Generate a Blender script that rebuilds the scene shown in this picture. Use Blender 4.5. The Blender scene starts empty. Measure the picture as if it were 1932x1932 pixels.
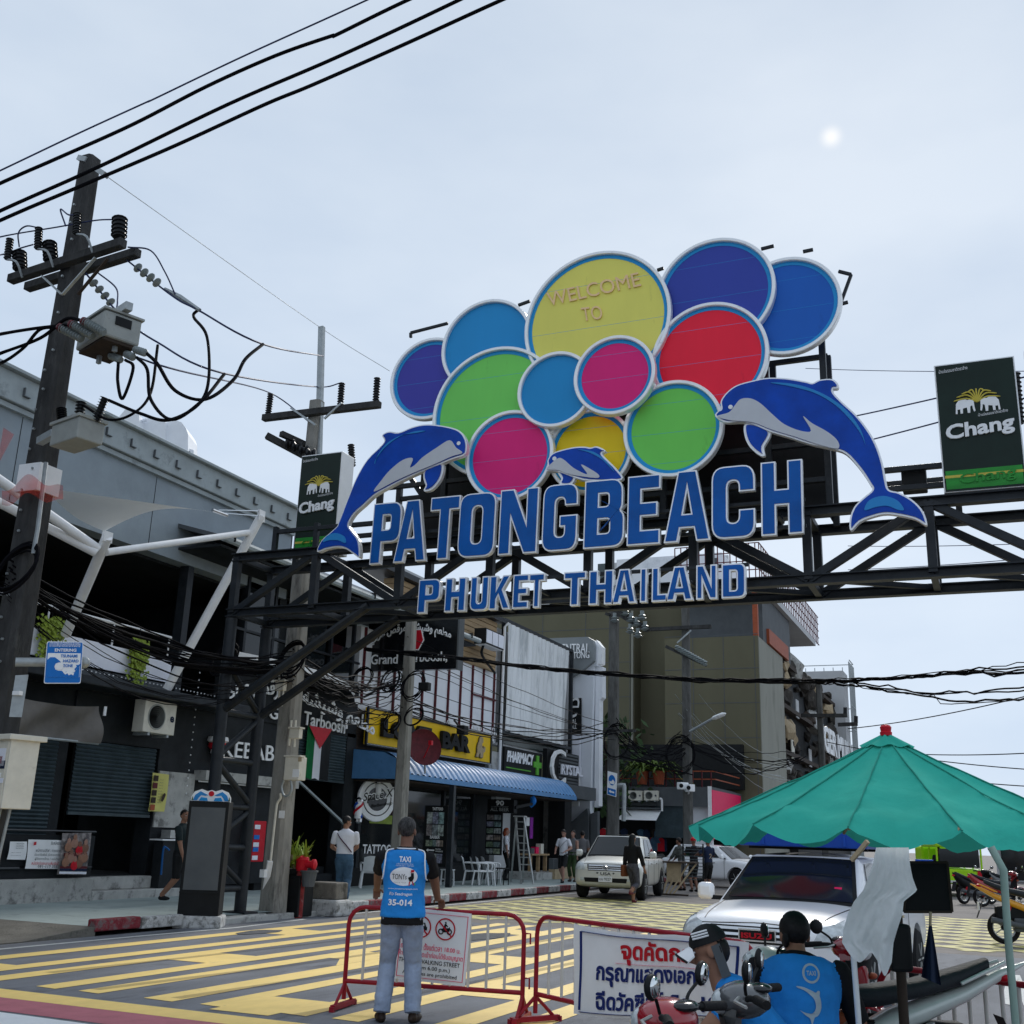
import bpy, math, random
import numpy as np
from mathutils import Vector, Matrix
from mathutils.bvhtree import BVHTree
random.seed(7); rng = np.random.default_rng(7)
SC = bpy.context.scene; COL = SC.collection
V3 = Vector
# ------------------------------------------------------------ camera, sky, sun, exposure
# World: X to the right across the street, Y along the street, Z up; the photographer stands at the origin.
EYE = 1.58; PITCH = math.radians(16.4); ROLL = math.radians(1.9); HEAD = math.radians(23.6); FOC = 2086.0 / 1932.0
fwd = V3((-math.sin(HEAD)*math.cos(PITCH), math.cos(HEAD)*math.cos(PITCH), math.sin(PITCH)))
r0 = V3((math.cos(HEAD), math.sin(HEAD), 0)); u0 = r0.cross(fwd)
cR = r0*math.cos(ROLL) + u0*math.sin(ROLL); cU = u0*math.cos(ROLL) - r0*math.sin(ROLL)
cd = bpy.data.cameras.new('camera'); cam = bpy.data.objects.new('camera', cd); COL.objects.link(cam)
cam.matrix_world = Matrix(((cR.x, cU.x, -fwd.x, 0), (cR.y, cU.y, -fwd.y, 0), (cR.z, cU.z, -fwd.z, EYE), (0, 0, 0, 1)))
cd.sensor_fit = 'HORIZONTAL'; cd.sensor_width = 36; cd.lens = 36*FOC; cd.clip_start = .05; cd.clip_end = 3000
SC.camera = cam
SUN_EL, SUN_AZ = math.radians(34.3), math.radians(-5.75)       # seen through the cloud above the street
sdir = V3((math.sin(SUN_AZ)*math.cos(SUN_EL), math.cos(SUN_AZ)*math.cos(SUN_EL), math.sin(SUN_EL)))
SC.view_settings.view_transform = 'Standard'; SC.view_settings.look = 'None'
SC.view_settings.exposure = .8; SC.view_settings.gamma = 1; SC.view_settings.use_curve_mapping = False
W = bpy.data.worlds.new('World'); SC.world = W; W.use_nodes = True
nt = W.node_tree; nt.nodes.clear(); N = nt.nodes.new; L = nt.links.new
sky = N('ShaderNodeTexSky'); sky.sky_type = 'NISHITA'; sky.sun_disc = False
sky.sun_elevation = SUN_EL; sky.sun_rotation = SUN_AZ
b1 = N('ShaderNodeBackground'); b1.inputs[1].default_value = .1; L(sky.outputs[0], b1.inputs[0])
tc = N('ShaderNodeTexCoord'); mp = N('ShaderNodeMapping'); mp.inputs['Scale'].default_value = (1, 1, 2.6); L(tc.outputs['Generated'], mp.inputs[0])
nz = N('ShaderNodeTexNoise'); nz.inputs['Scale'].default_value = 2.1; nz.inputs['Detail'].default_value = 5; nz.inputs['Roughness'].default_value = .52; L(mp.outputs[0], nz.inputs[0])
cr = N('ShaderNodeValToRGB'); L(nz.outputs[0], cr.inputs[0])
for e, p, c in ((cr.color_ramp.elements[0], .36, (.535, .64, .785, 1)), (cr.color_ramp.elements[1], .64, (.66, .75, .865, 1))): e.position = p; e.color = c
b2 = N('ShaderNodeBackground'); sx = N('ShaderNodeSeparateXYZ'); L(tc.outputs['Generated'], sx.inputs[0]); gr = N('ShaderNodeMapRange'); gr.inputs['From Min'].default_value = .05; gr.inputs['From Max'].default_value = .65; gr.inputs['To Min'].default_value = 1.05; gr.inputs['To Max'].default_value = .90; L(sx.outputs['Z'], gr.inputs[0])
vm = N('ShaderNodeVectorMath'); vm.operation = 'SCALE'; L(cr.outputs[0], vm.inputs[0]); L(gr.outputs[0], vm.inputs['Scale']); L(vm.outputs[0], b2.inputs[0]); b2.inputs[1].default_value = .635
mx = N('ShaderNodeMixShader'); mx.inputs[0].default_value = .975; L(b1.outputs[0], mx.inputs[1]); L(b2.outputs[0], mx.inputs[2])
# the pale sun itself, veiled by the cloud
dt = N('ShaderNodeVectorMath'); dt.operation = 'DOT_PRODUCT'; L(tc.outputs['Generated'], dt.inputs[0]); dt.inputs[1].default_value = sdir
mr = N('ShaderNodeMapRange'); mr.interpolation_type = 'LINEAR'; mr.inputs['From Min'].default_value = math.cos(math.radians(.85)); mr.inputs['From Max'].default_value = 1; L(dt.outputs['Value'], mr.inputs[0])
b3 = N('ShaderNodeBackground'); b3.inputs[0].default_value = (.17, .13, .07, 1); pw = N('ShaderNodeMath'); pw.operation = 'POWER'; pw.inputs[1].default_value = 4; L(mr.outputs[0], pw.inputs[0]); L(pw.outputs[0], b3.inputs[1])
ad = N('ShaderNodeAddShader'); L(mx.outputs[0], ad.inputs[0]); L(b3.outputs[0], ad.inputs[1])
wo = N('ShaderNodeOutputWorld'); L(ad.outputs[0], wo.inputs[0])
sl = bpy.data.lights.new('sun', 'SUN'); sl.energy = 1.5; sl.angle = math.radians(14); sl.color = (1, .96, .9)
so = bpy.data.objects.new('sun', sl); COL.objects.link(so); so.rotation_euler = sdir.to_track_quat('Z', 'Y').to_euler()
SC.cycles.max_bounces = 6; SC.cycles.use_denoising = True; SC.cycles.use_adaptive_sampling = True

# ------------------------------------------------------------ survey: where a sight line meets a wall, a cross plane or the ground
def ray(p): return fwd + cR*((p[0]-966)/2086) - cU*((p[1]-966)/2086)
EY = V3((0, 0, EYE))
def fx(p, X=-17.): d = ray(p); return EY + d*(X/d.x)
def fy(p, Y): d = ray(p); return EY + d*(Y/d.y)
def fz(p, z=0.): d = ray(p); return EY + d*((z-EYE)/d.z)
def fd(p, r): d = ray(p); return EY + d*(r/math.hypot(d.x, d.y))
def ZR(x0, y0, w): return lambda x, y: ((x0+x*w/1932)*.638889, (y0+y*w/1932)*.638889)
zA = ZR(0, 1800, 800); zB = ZR(600, 1800, 800); zD = ZR(1300, 1700, 800); zE = ZR(600, 1300, 800); zP = ZR(0, 0, 1000)
zQ = ZR(0, 900, 1000); zC = ZR(1000, 650, 1024); zF = ZR(1900, 650, 1124); zG = ZR(2000, 1700, 700); zH = ZR(2300, 2400, 724)
zK = ZR(1400, 2300, 724); zT = ZR(700, 2300, 724); zS = ZR(0, 2300, 750); zU = ZR(2000, 2100, 1024); zW = ZR(1850, 2650, 650); zY = ZR(2500, 1000, 524)

# ------------------------------------------------------------ materials
MT = {}
def mat(name, col, rough=.6, metal=0., var=.12, sc=6., bump=.0, bsc=60., dirt=None, spec=None, trans=0., alpha=1., emit=0., stretch=(1, 1, 1), coat=0., thin=0.):
    m = bpy.data.materials.new(name); m.use_nodes = True; t = m.node_tree; B = t.nodes['Principled BSDF']
    B.inputs['Roughness'].default_value = rough; B.inputs['Metallic'].default_value = metal
    if coat: B.inputs['Coat Weight'].default_value = coat; B.inputs['Coat Roughness'].default_value = .06
    B.inputs['Specular IOR Level'].default_value = spec if spec is not None else (.5 if coat or rough < .3 else .22)
    if trans: B.inputs['Transmission Weight'].default_value = trans
    if alpha < 1: B.inputs['Alpha'].default_value = alpha
    if emit: B.inputs['Emission Color'].default_value = (*col, 1); B.inputs['Emission Strength'].default_value = emit
    c = t.nodes.new('ShaderNodeTexCoord'); mpn = t.nodes.new('ShaderNodeMapping'); mpn.inputs['Scale'].default_value = stretch
    t.links.new(c.outputs['Object'], mpn.inputs[0])
    n = t.nodes.new('ShaderNodeTexNoise'); n.inputs['Scale'].default_value = sc; n.inputs['Detail'].default_value = 6; n.inputs['Roughness'].default_value = .62
    t.links.new(mpn.outputs[0], n.inputs[0])
    r = t.nodes.new('ShaderNodeValToRGB'); t.links.new(n.outputs[0], r.inputs[0])
    a, b = r.color_ramp.elements; a.position = .3; b.position = .7
    a.color = (*[max(0, x*(1-var)) for x in col], 1); b.color = (*[min(1, x*(1+var)) for x in col], 1)
    out = r.outputs[0]
    if dirt:                                                        # stains: colour, amount, scale
        n2 = t.nodes.new('ShaderNodeTexNoise'); n2.inputs['Scale'].default_value = dirt[2]; n2.inputs['Detail'].default_value = 8; n2.inputs['Roughness'].default_value = .7
        t.links.new(mpn.outputs[0], n2.inputs[0])
        r2 = t.nodes.new('ShaderNodeValToRGB'); t.links.new(n2.outputs[0], r2.inputs[0])
        r2.color_ramp.elements[0].position = dirt[3] if len(dirt) > 3 else .5; r2.color_ramp.elements[1].position = (dirt[3] if len(dirt) > 3 else .5)+.12
        r2.color_ramp.elements[0].color = (0, 0, 0, 1); r2.color_ramp.elements[1].color = (dirt[1],)*3+(1,)
        q = t.nodes.new('ShaderNodeMixRGB'); t.links.new(r2.outputs[0], q.inputs[0]); t.links.new(out, q.inputs[1]); q.inputs[2].default_value = (*dirt[0], 1); out = q.outputs[0]
    t.links.new(out, B.inputs['Base Color'])
    if bump:
        n3 = t.nodes.new('ShaderNodeTexNoise'); n3.inputs['Scale'].default_value = bsc; n3.inputs['Detail'].default_value = 4; t.links.new(mpn.outputs[0], n3.inputs[0])
        bp = t.nodes.new('ShaderNodeBump'); bp.inputs['Strength'].default_value = bump; bp.inputs['Distance'].default_value = .02
        t.links.new(n3.outputs[0], bp.inputs['Height']); t.links.new(bp.outputs[0], B.inputs['Normal'])
    if thin:
        tl = t.nodes.new('ShaderNodeBsdfTranslucent'); t.links.new(out, tl.inputs[0]); ms = t.nodes.new('ShaderNodeMixShader'); ms.inputs[0].default_value = thin
        t.links.new(B.outputs[0], ms.inputs[1]); t.links.new(tl.outputs[0], ms.inputs[2]); t.links.new(ms.outputs[0], t.nodes['Material Output'].inputs[0])
    MT[name] = m; return m
def C(h, k=1.):
    h = h.lstrip('#'); f = lambda v: v/12.92 if v <= .04045 else ((v+.055)/1.055)**2.4
    return tuple(f(int(h[i:i+2], 16)/255)*k for i in (0, 2, 4))
mat('asphalt', (.165, .175, .195), .85, var=.2, sc=2.2, bump=.5, bsc=160, stretch=(1, .3, 1), dirt=((.075, .08, .09), .75, 1.6, .54))
mat('road_brown', (.175, .16, .15), .85, var=.2, sc=1.5, bump=.35, bsc=120, dirt=((.07, .065, .065), .6, .9, .55))
mat('yellow_paint', (.88, .64, .22), .6, var=.08, sc=5, bump=.3, bsc=150, stretch=(1, .4, 1), dirt=((.30, .26, .16), .65, 5, .60))
mat('old_yellow', (.52, .47, .18), .7, var=.14, sc=4, bump=.3, bsc=120, dirt=((.16, .14, .1), .75, 2.5, .5))
mat('pink_paint', (.44, .15, .18), .7, var=.12, sc=5, bump=.3, bsc=150, dirt=((.16, .07, .09), .7, 14, .68))
mat('white_paint', (.74, .76, .77), .6, var=.06, sc=5, bump=.2, bsc=150, dirt=((.35, .36, .36), .4, 12, .62))
mat('white_road', (.55, .57, .56), .7, var=.1, sc=8, bump=.3, bsc=150, dirt=((.12, .12, .12), .8, 7, .58))
mat('pavement', (.33, .39, .38), .8, var=.14, sc=1.2, bump=.3, bsc=90, dirt=((.13, .14, .14), .6, 1.7, .55))
mat('ramp', (.16, .15, .13), .85, var=.25, sc=3, bump=.8, bsc=30, dirt=((.07, .07, .06), .7, 6, .52))
mat('concrete', (.42, .42, .40), .85, var=.18, sc=3, bump=.5, bsc=50, dirt=((.09, .09, .085), .75, 2.6, .52))
mat('pole_backlit', (.11, .11, .105), .9, var=.3, sc=5, bump=.4, stretch=(1, 1, .25), dirt=((.045, .043, .04), .7, 3, .5)); mat('pole_concrete', (.27, .26, .235), .9, var=.25, sc=5, bump=.5, bsc=60, stretch=(1, 1, .25), dirt=((.07, .065, .06), .7, 4, .52))  # far poles: darker copy of pole_concrete, their backlit shade put into the colour
mat('dark_pole', (.045, .045, .045), .9, var=.4, sc=6, bump=.5, bsc=60, stretch=(1, 1, .3), dirt=((.10, .10, .095), .6, 5, .56))
mat('kerb_red', (.22, .03, .04), .8, var=.25, sc=8, bump=.6, bsc=40, dirt=((.17, .16, .155), .85, 7, .50))
mat('kerb_white', (.52, .52, .51), .8, var=.15, sc=8, bump=.6, bsc=40, dirt=((.13, .13, .12), .85, 6, .50))
mat('steel_black', (.019, .023, .028), .42, var=.3, sc=4, bump=.12, bsc=40, dirt=((.035, .037, .042), .6, 3, .55))
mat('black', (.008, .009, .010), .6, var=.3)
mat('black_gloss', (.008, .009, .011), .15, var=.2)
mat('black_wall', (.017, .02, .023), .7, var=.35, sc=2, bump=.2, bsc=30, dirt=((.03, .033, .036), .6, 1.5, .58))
mat('rubber', (.014, .014, .015), .85, var=.3, bump=.3)
mat('cable', (.006, .006, .008), .8, var=.2, spec=.05)
mat('blue_cable', (.03, .04, .10), .6, var=.2)
mat('white', (.86, .87, .88), .45, var=.04)
mat('chrome_white', (.86, .87, .88), .28, metal=.3, var=.06, sc=3, dirt=((.30, .30, .31), .5, 5, .62))
mat('chrome', (.6, .61, .62), .16, metal=1, var=.05)
mat('galv', (.36, .39, .40), .5, metal=.5, var=.15, sc=9)
mat('grey_panel', (.27, .315, .35), .6, var=.10, sc=1.2, bump=.12, bsc=8, dirt=((.20, .235, .26), .6, .9, .55))
mat('grey_coping', (.34, .385, .40), .6, var=.14, sc=2, dirt=((.08, .09, .095), .5, 2, .56))
mat('sail', (.95, .95, .93), .6, var=.03, sc=2, bump=.1, bsc=5, thin=.88)
mat('white_tube', (.84, .84, .84), .4, var=.06, sc=5, dirt=((.3, .3, .3), .4, 6, .64))
mat('shutter', (.045, .066, .077), .45, var=.25, sc=3)
mat('balcony_white', (.80, .82, .90), .5, var=.04, sc=2, dirt=((.42, .44, .5), .4, 2.2, .6))
mat('tarp', (.15, .138, .125), .6, var=.15, sc=3, bump=.2, bsc=9)
mat('cream', (.68, .65, .56), .55, var=.08, sc=6, dirt=((.3, .28, .24), .5, 5, .6))
mat('box_grey', (.33, .345, .325), .55, var=.12, sc=5, dirt=((.15, .14, .12), .6, 5, .6))
mat('porcelain', (.22, .25, .25), .3, var=.08)
mat('insulator', (.010, .011, .013), .35, var=.2)
mat('glass_dark', (.010, .013, .015), .05, var=.1, spec=.4)
mat('glass_disc', (.05, .07, .07), .2, var=.1)
mat('red', C('c01628'), .45, var=.1, sc=8)
mat('dark_red', (.10, .012, .018), .5, var=.3, sc=8)
mat('barrier_red', (.30, .012, .025), .38, var=.15, sc=10, dirt=((.10, .02, .02), .6, 14, .62))
mat('barrier_white', (.62, .60, .56), .45, var=.06, sc=10, dirt=((.22, .12, .07), .7, 16, .66))
mat('olive', (.125, .116, .074), .75, var=.10, sc=.5, bump=.25, bsc=6, stretch=(1, 1, .35), dirt=((.155, .147, .11), .5, .35, .55))
mat('olive_grey', (.28, .28, .24), .75, var=.12, sc=.5, stretch=(1, 1, .3), dirt=((.09, .09, .075), .5, .5, .55))
mat('grey_light', (.5, .51, .52), .7, var=.08, sc=1)
mat('grey_dark', (.095, .104, .112), .7, var=.15, sc=1.5)
mat('pylon_grey', (.22, .24, .25), .45, var=.06, sc=1)
mat('pylon_white', (.72, .75, .80), .5, var=.05, sc=1)
mat('bldg_white', (.80, .82, .86), .7, var=.06, sc=.6, dirt=((.45, .48, .53), .5, .5, .58))
mat('wood', (.36, .25, .14), .65, var=.22, sc=3, stretch=(1, .25, 3), bump=.2)
mat('wood_pale', (.42, .33, .21), .7, var=.2, sc=6)
mat('wood_dark', (.045, .032, .024), .75, var=.3, sc=6)
mat('orange', (.34, .08, .035), .6, var=.15)
mat('rock', (.05, .045, .04), .9, var=.6, sc=1.5, bump=1, bsc=8, dirt=((.16, .15, .12), .7, 1.2, .55))
mat('plastic_sheet', (.78, .80, .81), .35, var=.12, sc=1.2, bump=.3, bsc=3, stretch=(1, 1, .2), dirt=((.34, .37, .38), .7, 1.6, .5))
mat('blue_roof', (.09, .235, .46), .45, var=.12, sc=4, dirt=((.035, .08, .16), .5, 4, .6))
mat('yellow_sign', C('f2c414', .95), .5, var=.05, sc=3)
mat('parasol', (.05, .48, .37), .95, var=.10, sc=3, bump=.3, bsc=8, dirt=((.035, .33, .26), .5, 3, .56), thin=.2, spec=.05)
mat('cloth_white', (.80, .83, .82), .8, var=.08, sc=5, bump=.15, thin=.4)
mat('navy', (.012, .022, .05), .8, var=.2)
mat('leaf', (.10, .15, .025), .55, var=.35, sc=4)
mat('leaf_dark', (.03, .06, .018), .6, var=.5, sc=2)
mat('leaf_bright', (.24, .32, .04), .5, var=.3, sc=5)
mat('hydrant', (.20, .02, .02), .6, var=.4, sc=12, dirt=((.35, .33, .32), .8, 9, .56))
mat('skin', (.30, .155, .10), .55, var=.12, sc=8); mat('skin_dark', (.21, .105, .07), .55, var=.15, sc=8); mat('skin_pale', (.36, .20, .15), .55, var=.12, sc=8)
mat('hair', (.012, .011, .011), .55, var=.5, sc=40); mat('hair_grey', (.04, .038, .038), .6, var=.9, sc=55, stretch=(1, 1, .4))
mat('vest', (.018, .24, .66), .75, var=.14, sc=6, bump=.35, bsc=14); mat('shirt_black', (.010, .010, .012), .85, var=.3, sc=5, bump=.4, bsc=12)
mat('jeans', (.28, .34, .46), .85, var=.24, sc=5, bump=.45, bsc=12, dirt=((.30, .35, .43), .6, 4, .55)); mat('jeans_dark', (.05, .10, .16), .85, var=.35, sc=6, bump=.3, bsc=20)
mat('shirt_white', (.68, .69, .74), .85, var=.05, sc=4, bump=.4, bsc=10); mat('shirt_teal', (.016, .026, .028), .85, var=.2)
mat('shirt_grey', (.14, .135, .14), .85, var=.15); mat('shirt_navy', (.015, .025, .06), .85, var=.2); mat('leather', (.03, .018, .012), .5, var=.3)
mat('car_silver', (.66, .66, .61), .32, metal=.25, var=.05, sc=3, coat=.6); mat('car_white', (.88, .89, .91), .35, var=.03, sc=2, coat=.5)
mat('headlight', (.50, .54, .55), .12, var=.3, sc=14, coat=1); mat('tray_blue', C('1f4fb0'), .35, var=.08)
mat('moto_red', C('9c1322'), .22, var=.1, coat=.7); mat('moto_grey', (.10, .105, .11), .25, metal=.3, var=.12, coat=.6); mat('moto_silver', (.62, .66, .62), .35, metal=.15, var=.08, coat=.6)
mat('moto_yellow', C('e8a21c'), .28, var=.08, coat=.6); mat('seat', (.028, .032, .037), .6, var=.2, bump=.2)
mat('lime', C('a6dc1e'), .4, var=.08); mat('pink_sign', C('e8195c'), .5, var=.06); mat('green', C('5fae3a'), .5, var=.05)
mat('plastic_chair', (.74, .76, .77), .5, var=.06); mat('blue_plastic', (.012, .10, .30), .35, var=.1)
mat('sign_blue', C('1b6fc0'), .5, var=.05, spec=.2); mat('silver_alu', (.42, .43, .42), .4, metal=.5, var=.2); mat('purple', C('8a2a9a'), .6, var=.4, sc=9)

# ------------------------------------------------------------ mesh collecting and object helpers
MW = {}
def S(o, **k):
    for a, b in k.items(): o[a] = b
    return o
def frame(n, up=(0, 0, 1)):
    n = V3(n).normalized(); up = V3(up)
    if abs(n.dot(up)) > .98: up = V3((0, 1, 0))
    a = up.cross(n).normalized(); return a, n.cross(a), n
class MB:
    def __init__(s): s.v = []; s.f = []; s.m = []; s.k = 0
    def add(s, vs, fs):
        b = len(s.v); s.v.extend([tuple(x) for x in vs]); s.f.extend([tuple(i+b for i in f) for f in fs]); s.m.extend([s.k]*len(fs)); return s
    def box(s, c, d, ax=None):
        c = V3(c); ax = ax or (V3((1, 0, 0)), V3((0, 1, 0)), V3((0, 0, 1)))
        vs = [c+ax[0]*(d[0]/2*i)+ax[1]*(d[1]/2*j)+ax[2]*(d[2]/2*k) for k in (-1, 1) for j in (-1, 1) for i in (-1, 1)]
        return s.add(vs, [(0, 2, 3, 1), (4, 5, 7, 6), (0, 1, 5, 4), (2, 6, 7, 3), (0, 4, 6, 2), (1, 3, 7, 5)])
    def bb(s, p, q):
        return s.box([(a+b)/2 for a, b in zip(p, q)], [abs(a-b) for a, b in zip(p, q)])
    def beam(s, p, q, w, h=None, up=(0, 0, 1)):
        p, q = V3(p), V3(q); a, b, n = frame(q-p, up); return s.box((p+q)/2, (w, h or w, (q-p).length), (a, b, n))
    def tube(s, pts, r, n=6, cap=True, el=1.):
        pts = [V3(p) for p in pts]; R = r if isinstance(r, (list, tuple)) else [r]*len(pts); vs = []; fs = []; pa = None
        for i, p in enumerate(pts):
            t = (pts[min(i+1, len(pts)-1)]-pts[max(i-1, 0)])
            if t.length < 1e-9: t = V3((0, 0, 1))
            a, b, t = frame(t)
            if pa is not None:
                a = pa-t*pa.dot(t)
                a = a.normalized() if a.length > 1e-6 else frame(t)[0]; b = t.cross(a)
            pa = a
            vs += [p+(a*math.cos(2*math.pi*j/n)+b*(el*math.sin(2*math.pi*j/n)))*R[i] for j in range(n)]
        for i in range(len(pts)-1):
            fs += [(i*n+j, i*n+(j+1) % n, (i+1)*n+(j+1) % n, (i+1)*n+j) for j in range(n)]
        if cap: fs += [tuple(range(n))[::-1], tuple(range((len(pts)-1)*n, len(pts)*n))]
        return s.add(vs, fs)
    def lathe(s, prof, c=(0, 0, 0), n=14, axis=(0, 0, 1), cap=True):                # prof: (radius, distance along the axis)
        a, b, t = frame(axis); c = V3(c); vs = []; fs = []
        for r, z in prof: vs += [c+t*z+(a*math.cos(2*math.pi*j/n)+b*math.sin(2*math.pi*j/n))*max(r, 1e-4) for j in range(n)]
        for i in range(len(prof)-1): fs += [(i*n+j, i*n+(j+1) % n, (i+1)*n+(j+1) % n, (i+1)*n+j) for j in range(n)]
        if cap: fs += [tuple(range(n))[::-1], tuple(range((len(prof)-1)*n, len(prof)*n))]
        return s.add(vs, fs)
    def ell(s, c, r, n=12, ax=None):
        r = r if isinstance(r, (tuple, list)) else (r,)*3; ax = ax or (V3((1, 0, 0)), V3((0, 1, 0)), V3((0, 0, 1))); c = V3(c); h = n//2+1; vs = []; fs = []
        for i in range(1, h):
            th = math.pi*i/h
            vs += [c+ax[0]*(r[0]*math.sin(th)*math.cos(2*math.pi*j/n))+ax[1]*(r[1]*math.sin(th)*math.sin(2*math.pi*j/n))+ax[2]*(r[2]*math.cos(th)) for j in range(n)]
        vs += [c+ax[2]*r[2], c-ax[2]*r[2]]; T = (h-1)*n
        for i in range(h-2): fs += [(i*n+j, (i+1)*n+j, (i+1)*n+(j+1) % n, i*n+(j+1) % n) for j in range(n)]
        fs += [(T, j, (j+1) % n) for j in range(n)] + [(T+1, (h-2)*n+(j+1) % n, (h-2)*n+j) for j in range(n)]
        return s.add(vs, fs)
    def prism(s, poly, th):                                              # planar polygon of 3-D points, thickened along its normal both ways
        P = [V3(p) for p in poly]; nrm = V3((0, 0, 0))
        for i in range(len(P)):
            a, b = P[i], P[(i+1) % len(P)]; nrm += V3(((a.y-b.y)*(a.z+b.z), (a.z-b.z)*(a.x+b.x), (a.x-b.x)*(a.y+b.y)))
        nrm.normalize(); n = len(P)
        return s.add([p+nrm*(th/2) for p in P]+[p-nrm*(th/2) for p in P], [tuple(range(n)), tuple(range(n, 2*n))[::-1]]+[(i+n, (i+1) % n+n, (i+1) % n, i) for i in range(n)])
    def quad(s, a, b, c, d): return s.add([a, b, c, d], [(0, 1, 2, 3)])
    def grid(s, fn, nu, nv):
        vs = [fn(i/nu, j/nv) for j in range(nv+1) for i in range(nu+1)]
        return s.add(vs, [(j*(nu+1)+i, j*(nu+1)+i+1, (j+1)*(nu+1)+i+1, (j+1)*(nu+1)+i) for j in range(nv) for i in range(nu)])
    def build(s, name, mats, parent=None, smooth=0, bev=0, local=False):
        me = bpy.data.meshes.new(name); o = bpy.data.objects.new(name, me); COL.objects.link(o)
        vs = s.v
        if parent is not None:
            o.parent = parent; MW[o.name] = MW[parent.name]
            if not local:
                inv = MW[parent.name].inverted(); vs = [inv @ V3(v) for v in vs]
        else:
            A = np.array(vs); lo, hi = A.min(0), A.max(0); c = V3(((lo[0]+hi[0])/2, (lo[1]+hi[1])/2, lo[2]))
            vs = [V3(v)-c for v in vs]; o.location = c; MW[o.name] = Matrix.Translation(c)
        me.from_pydata(vs, [], s.f)
        mats = mats if isinstance(mats, (list, tuple)) else [mats]
        for q in mats: me.materials.append(MT[q] if isinstance(q, str) else q)
        if len(mats) > 1: me.polygons.foreach_set('material_index', s.m)
        if smooth:
            me.polygons.foreach_set('use_smooth', [True]*len(me.polygons)); me.set_sharp_from_angle(angle=math.radians(smooth))
        me.update()
        if bev:
            b = o.modifiers.new('bevel', 'BEVEL'); b.width = bev; b.segments = 2; b.limit_method = 'ANGLE'; b.angle_limit = math.radians(40)
        return o
def thing(name, label, cat, loc=(0, 0, 0), rz=0, group=None):
    o = bpy.data.objects.new(name, None); COL.objects.link(o); o.location = loc; o.rotation_euler = (0, 0, rz); o.empty_display_size = .2
    MW[o.name] = Matrix.Translation(V3(loc)) @ Matrix.Rotation(rz, 4, 'Z'); return tag(o, label, cat, group)
def tag(o, label, cat, group=None):
    o['label'] = label; o['category'] = cat
    if group: o['group'] = group
    return o
def struct(o): o['kind'] = 'structure'; return o
def stuff(o): o['kind'] = 'stuff'; return o
def kids(o): return [c for c in COL.objects if c.parent == o]
def dup(root, loc, rz=None, label=None, scale=None):
    def cp(o, par):
        c = o.copy(); COL.objects.link(c); c.parent = par; MW[c.name] = MW[o.name]
        for k in list(o.children): cp(k, c)
        return c
    r = cp(root, None); r.location = loc
    if rz is not None: r.rotation_euler = (0, 0, rz)
    if scale: r.scale = scale
    if label: r['label'] = label
    return r
def put(root, loc, rz=0, rx=0, ry=0):
    root.location = loc; root.rotation_euler = (rx, ry, rz); return root
def curve_mesh(cu):
    o = bpy.data.objects.new('tmp', cu); COL.objects.link(o); bpy.context.view_layer.update()
    me = bpy.data.meshes.new_from_object(o.evaluated_get(bpy.context.evaluated_depsgraph_get()))
    vs = [v.co.copy() for v in me.vertices]; fs = [tuple(p.vertices) for p in me.polygons]
    bpy.data.objects.remove(o); bpy.data.curves.remove(cu); bpy.data.meshes.remove(me); return vs, fs
AR = {}
import unicodedata
for cp_ in range(0xFE70, 0xFEFD):
    d_ = unicodedata.decomposition(chr(cp_)).split()
    if len(d_) == 2: AR[(d_[1], d_[0])] = chr(cp_)
def arab(w):
    nj = '0627 062F 0630 0631 0632 0648'.split(); out = ''; h = ['%04X' % ord(c) for c in w]
    for i, ch in enumerate(w):
        a = i > 0 and w[i-1] != ' ' and h[i-1] not in nj; b = i < len(w)-1 and w[i+1] != ' ' and h[i] not in nj
        out += AR.get((h[i], '<medial>' if a and b else '<final>' if a else '<initial>' if b else '<isolated>'), ch)
    return out[::-1]
def text_pts(s, bold=0., res=3, ext=0., space=1.):
    cu = bpy.data.curves.new('t', 'FONT'); cu.body = s; cu.resolution_u = res; cu.offset = bold; cu.extrude = ext; cu.align_x = 'LEFT'; cu.space_line = space
    return curve_mesh(cu)
def text(s, bl, br, h, m, parent=None, name='lettering', th=.0, bold=0., up=None, keep=False, bend=0., res=3, shear=0., space=1., tl=None):
    """lettering fitted between bl and br (world points), h metres tall, standing on the plane of (br-bl) and up"""
    vs, fs = text_pts(s, bold, res, 0. if not th else .05, space)
    A = np.array([tuple(v) for v in vs]); lo, hi = A.min(0), A.max(0)
    bl, br = V3(bl), V3(br); ux = br-bl; w = ux.length; ux.normalize(); up = V3(up or (0, 0, 1)); up = (up-ux*up.dot(ux)).normalized()
    if tl is not None: up = V3(tl)-bl; h = up.length; up.normalize()
    n = ux.cross(up).normalized(); sx = w/(hi[0]-lo[0]); sy = h/(hi[1]-lo[1])
    if keep: sx = sy
    b = MB(); P = []
    for x, y, z in A:
        X = (x-lo[0])*sx; Y = (y-lo[1])*sy; t = X/w-.5
        X += shear*Y; Y += bend*w*(.25-t*t)
        P.append(bl+ux*X+up*Y+n*(.004+(z+.05)*10*th if th else .004))
    b.add(P, fs); return b.build(name, m, parent)
def shape2(loops, ext=.0, off=0.):
    cu = bpy.data.curves.new('c', 'CURVE'); cu.dimensions = '2D'; cu.fill_mode = 'BOTH' if ext else 'BOTH'; cu.extrude = ext; cu.offset = off
    for lp in loops:
        sp = cu.splines.new('POLY'); sp.points.add(len(lp)-1); sp.use_cyclic_u = True
        for q, p in zip(sp.points, lp): q.co = (p[0], p[1], 0, 1)
    return curve_mesh(cu)
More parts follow.
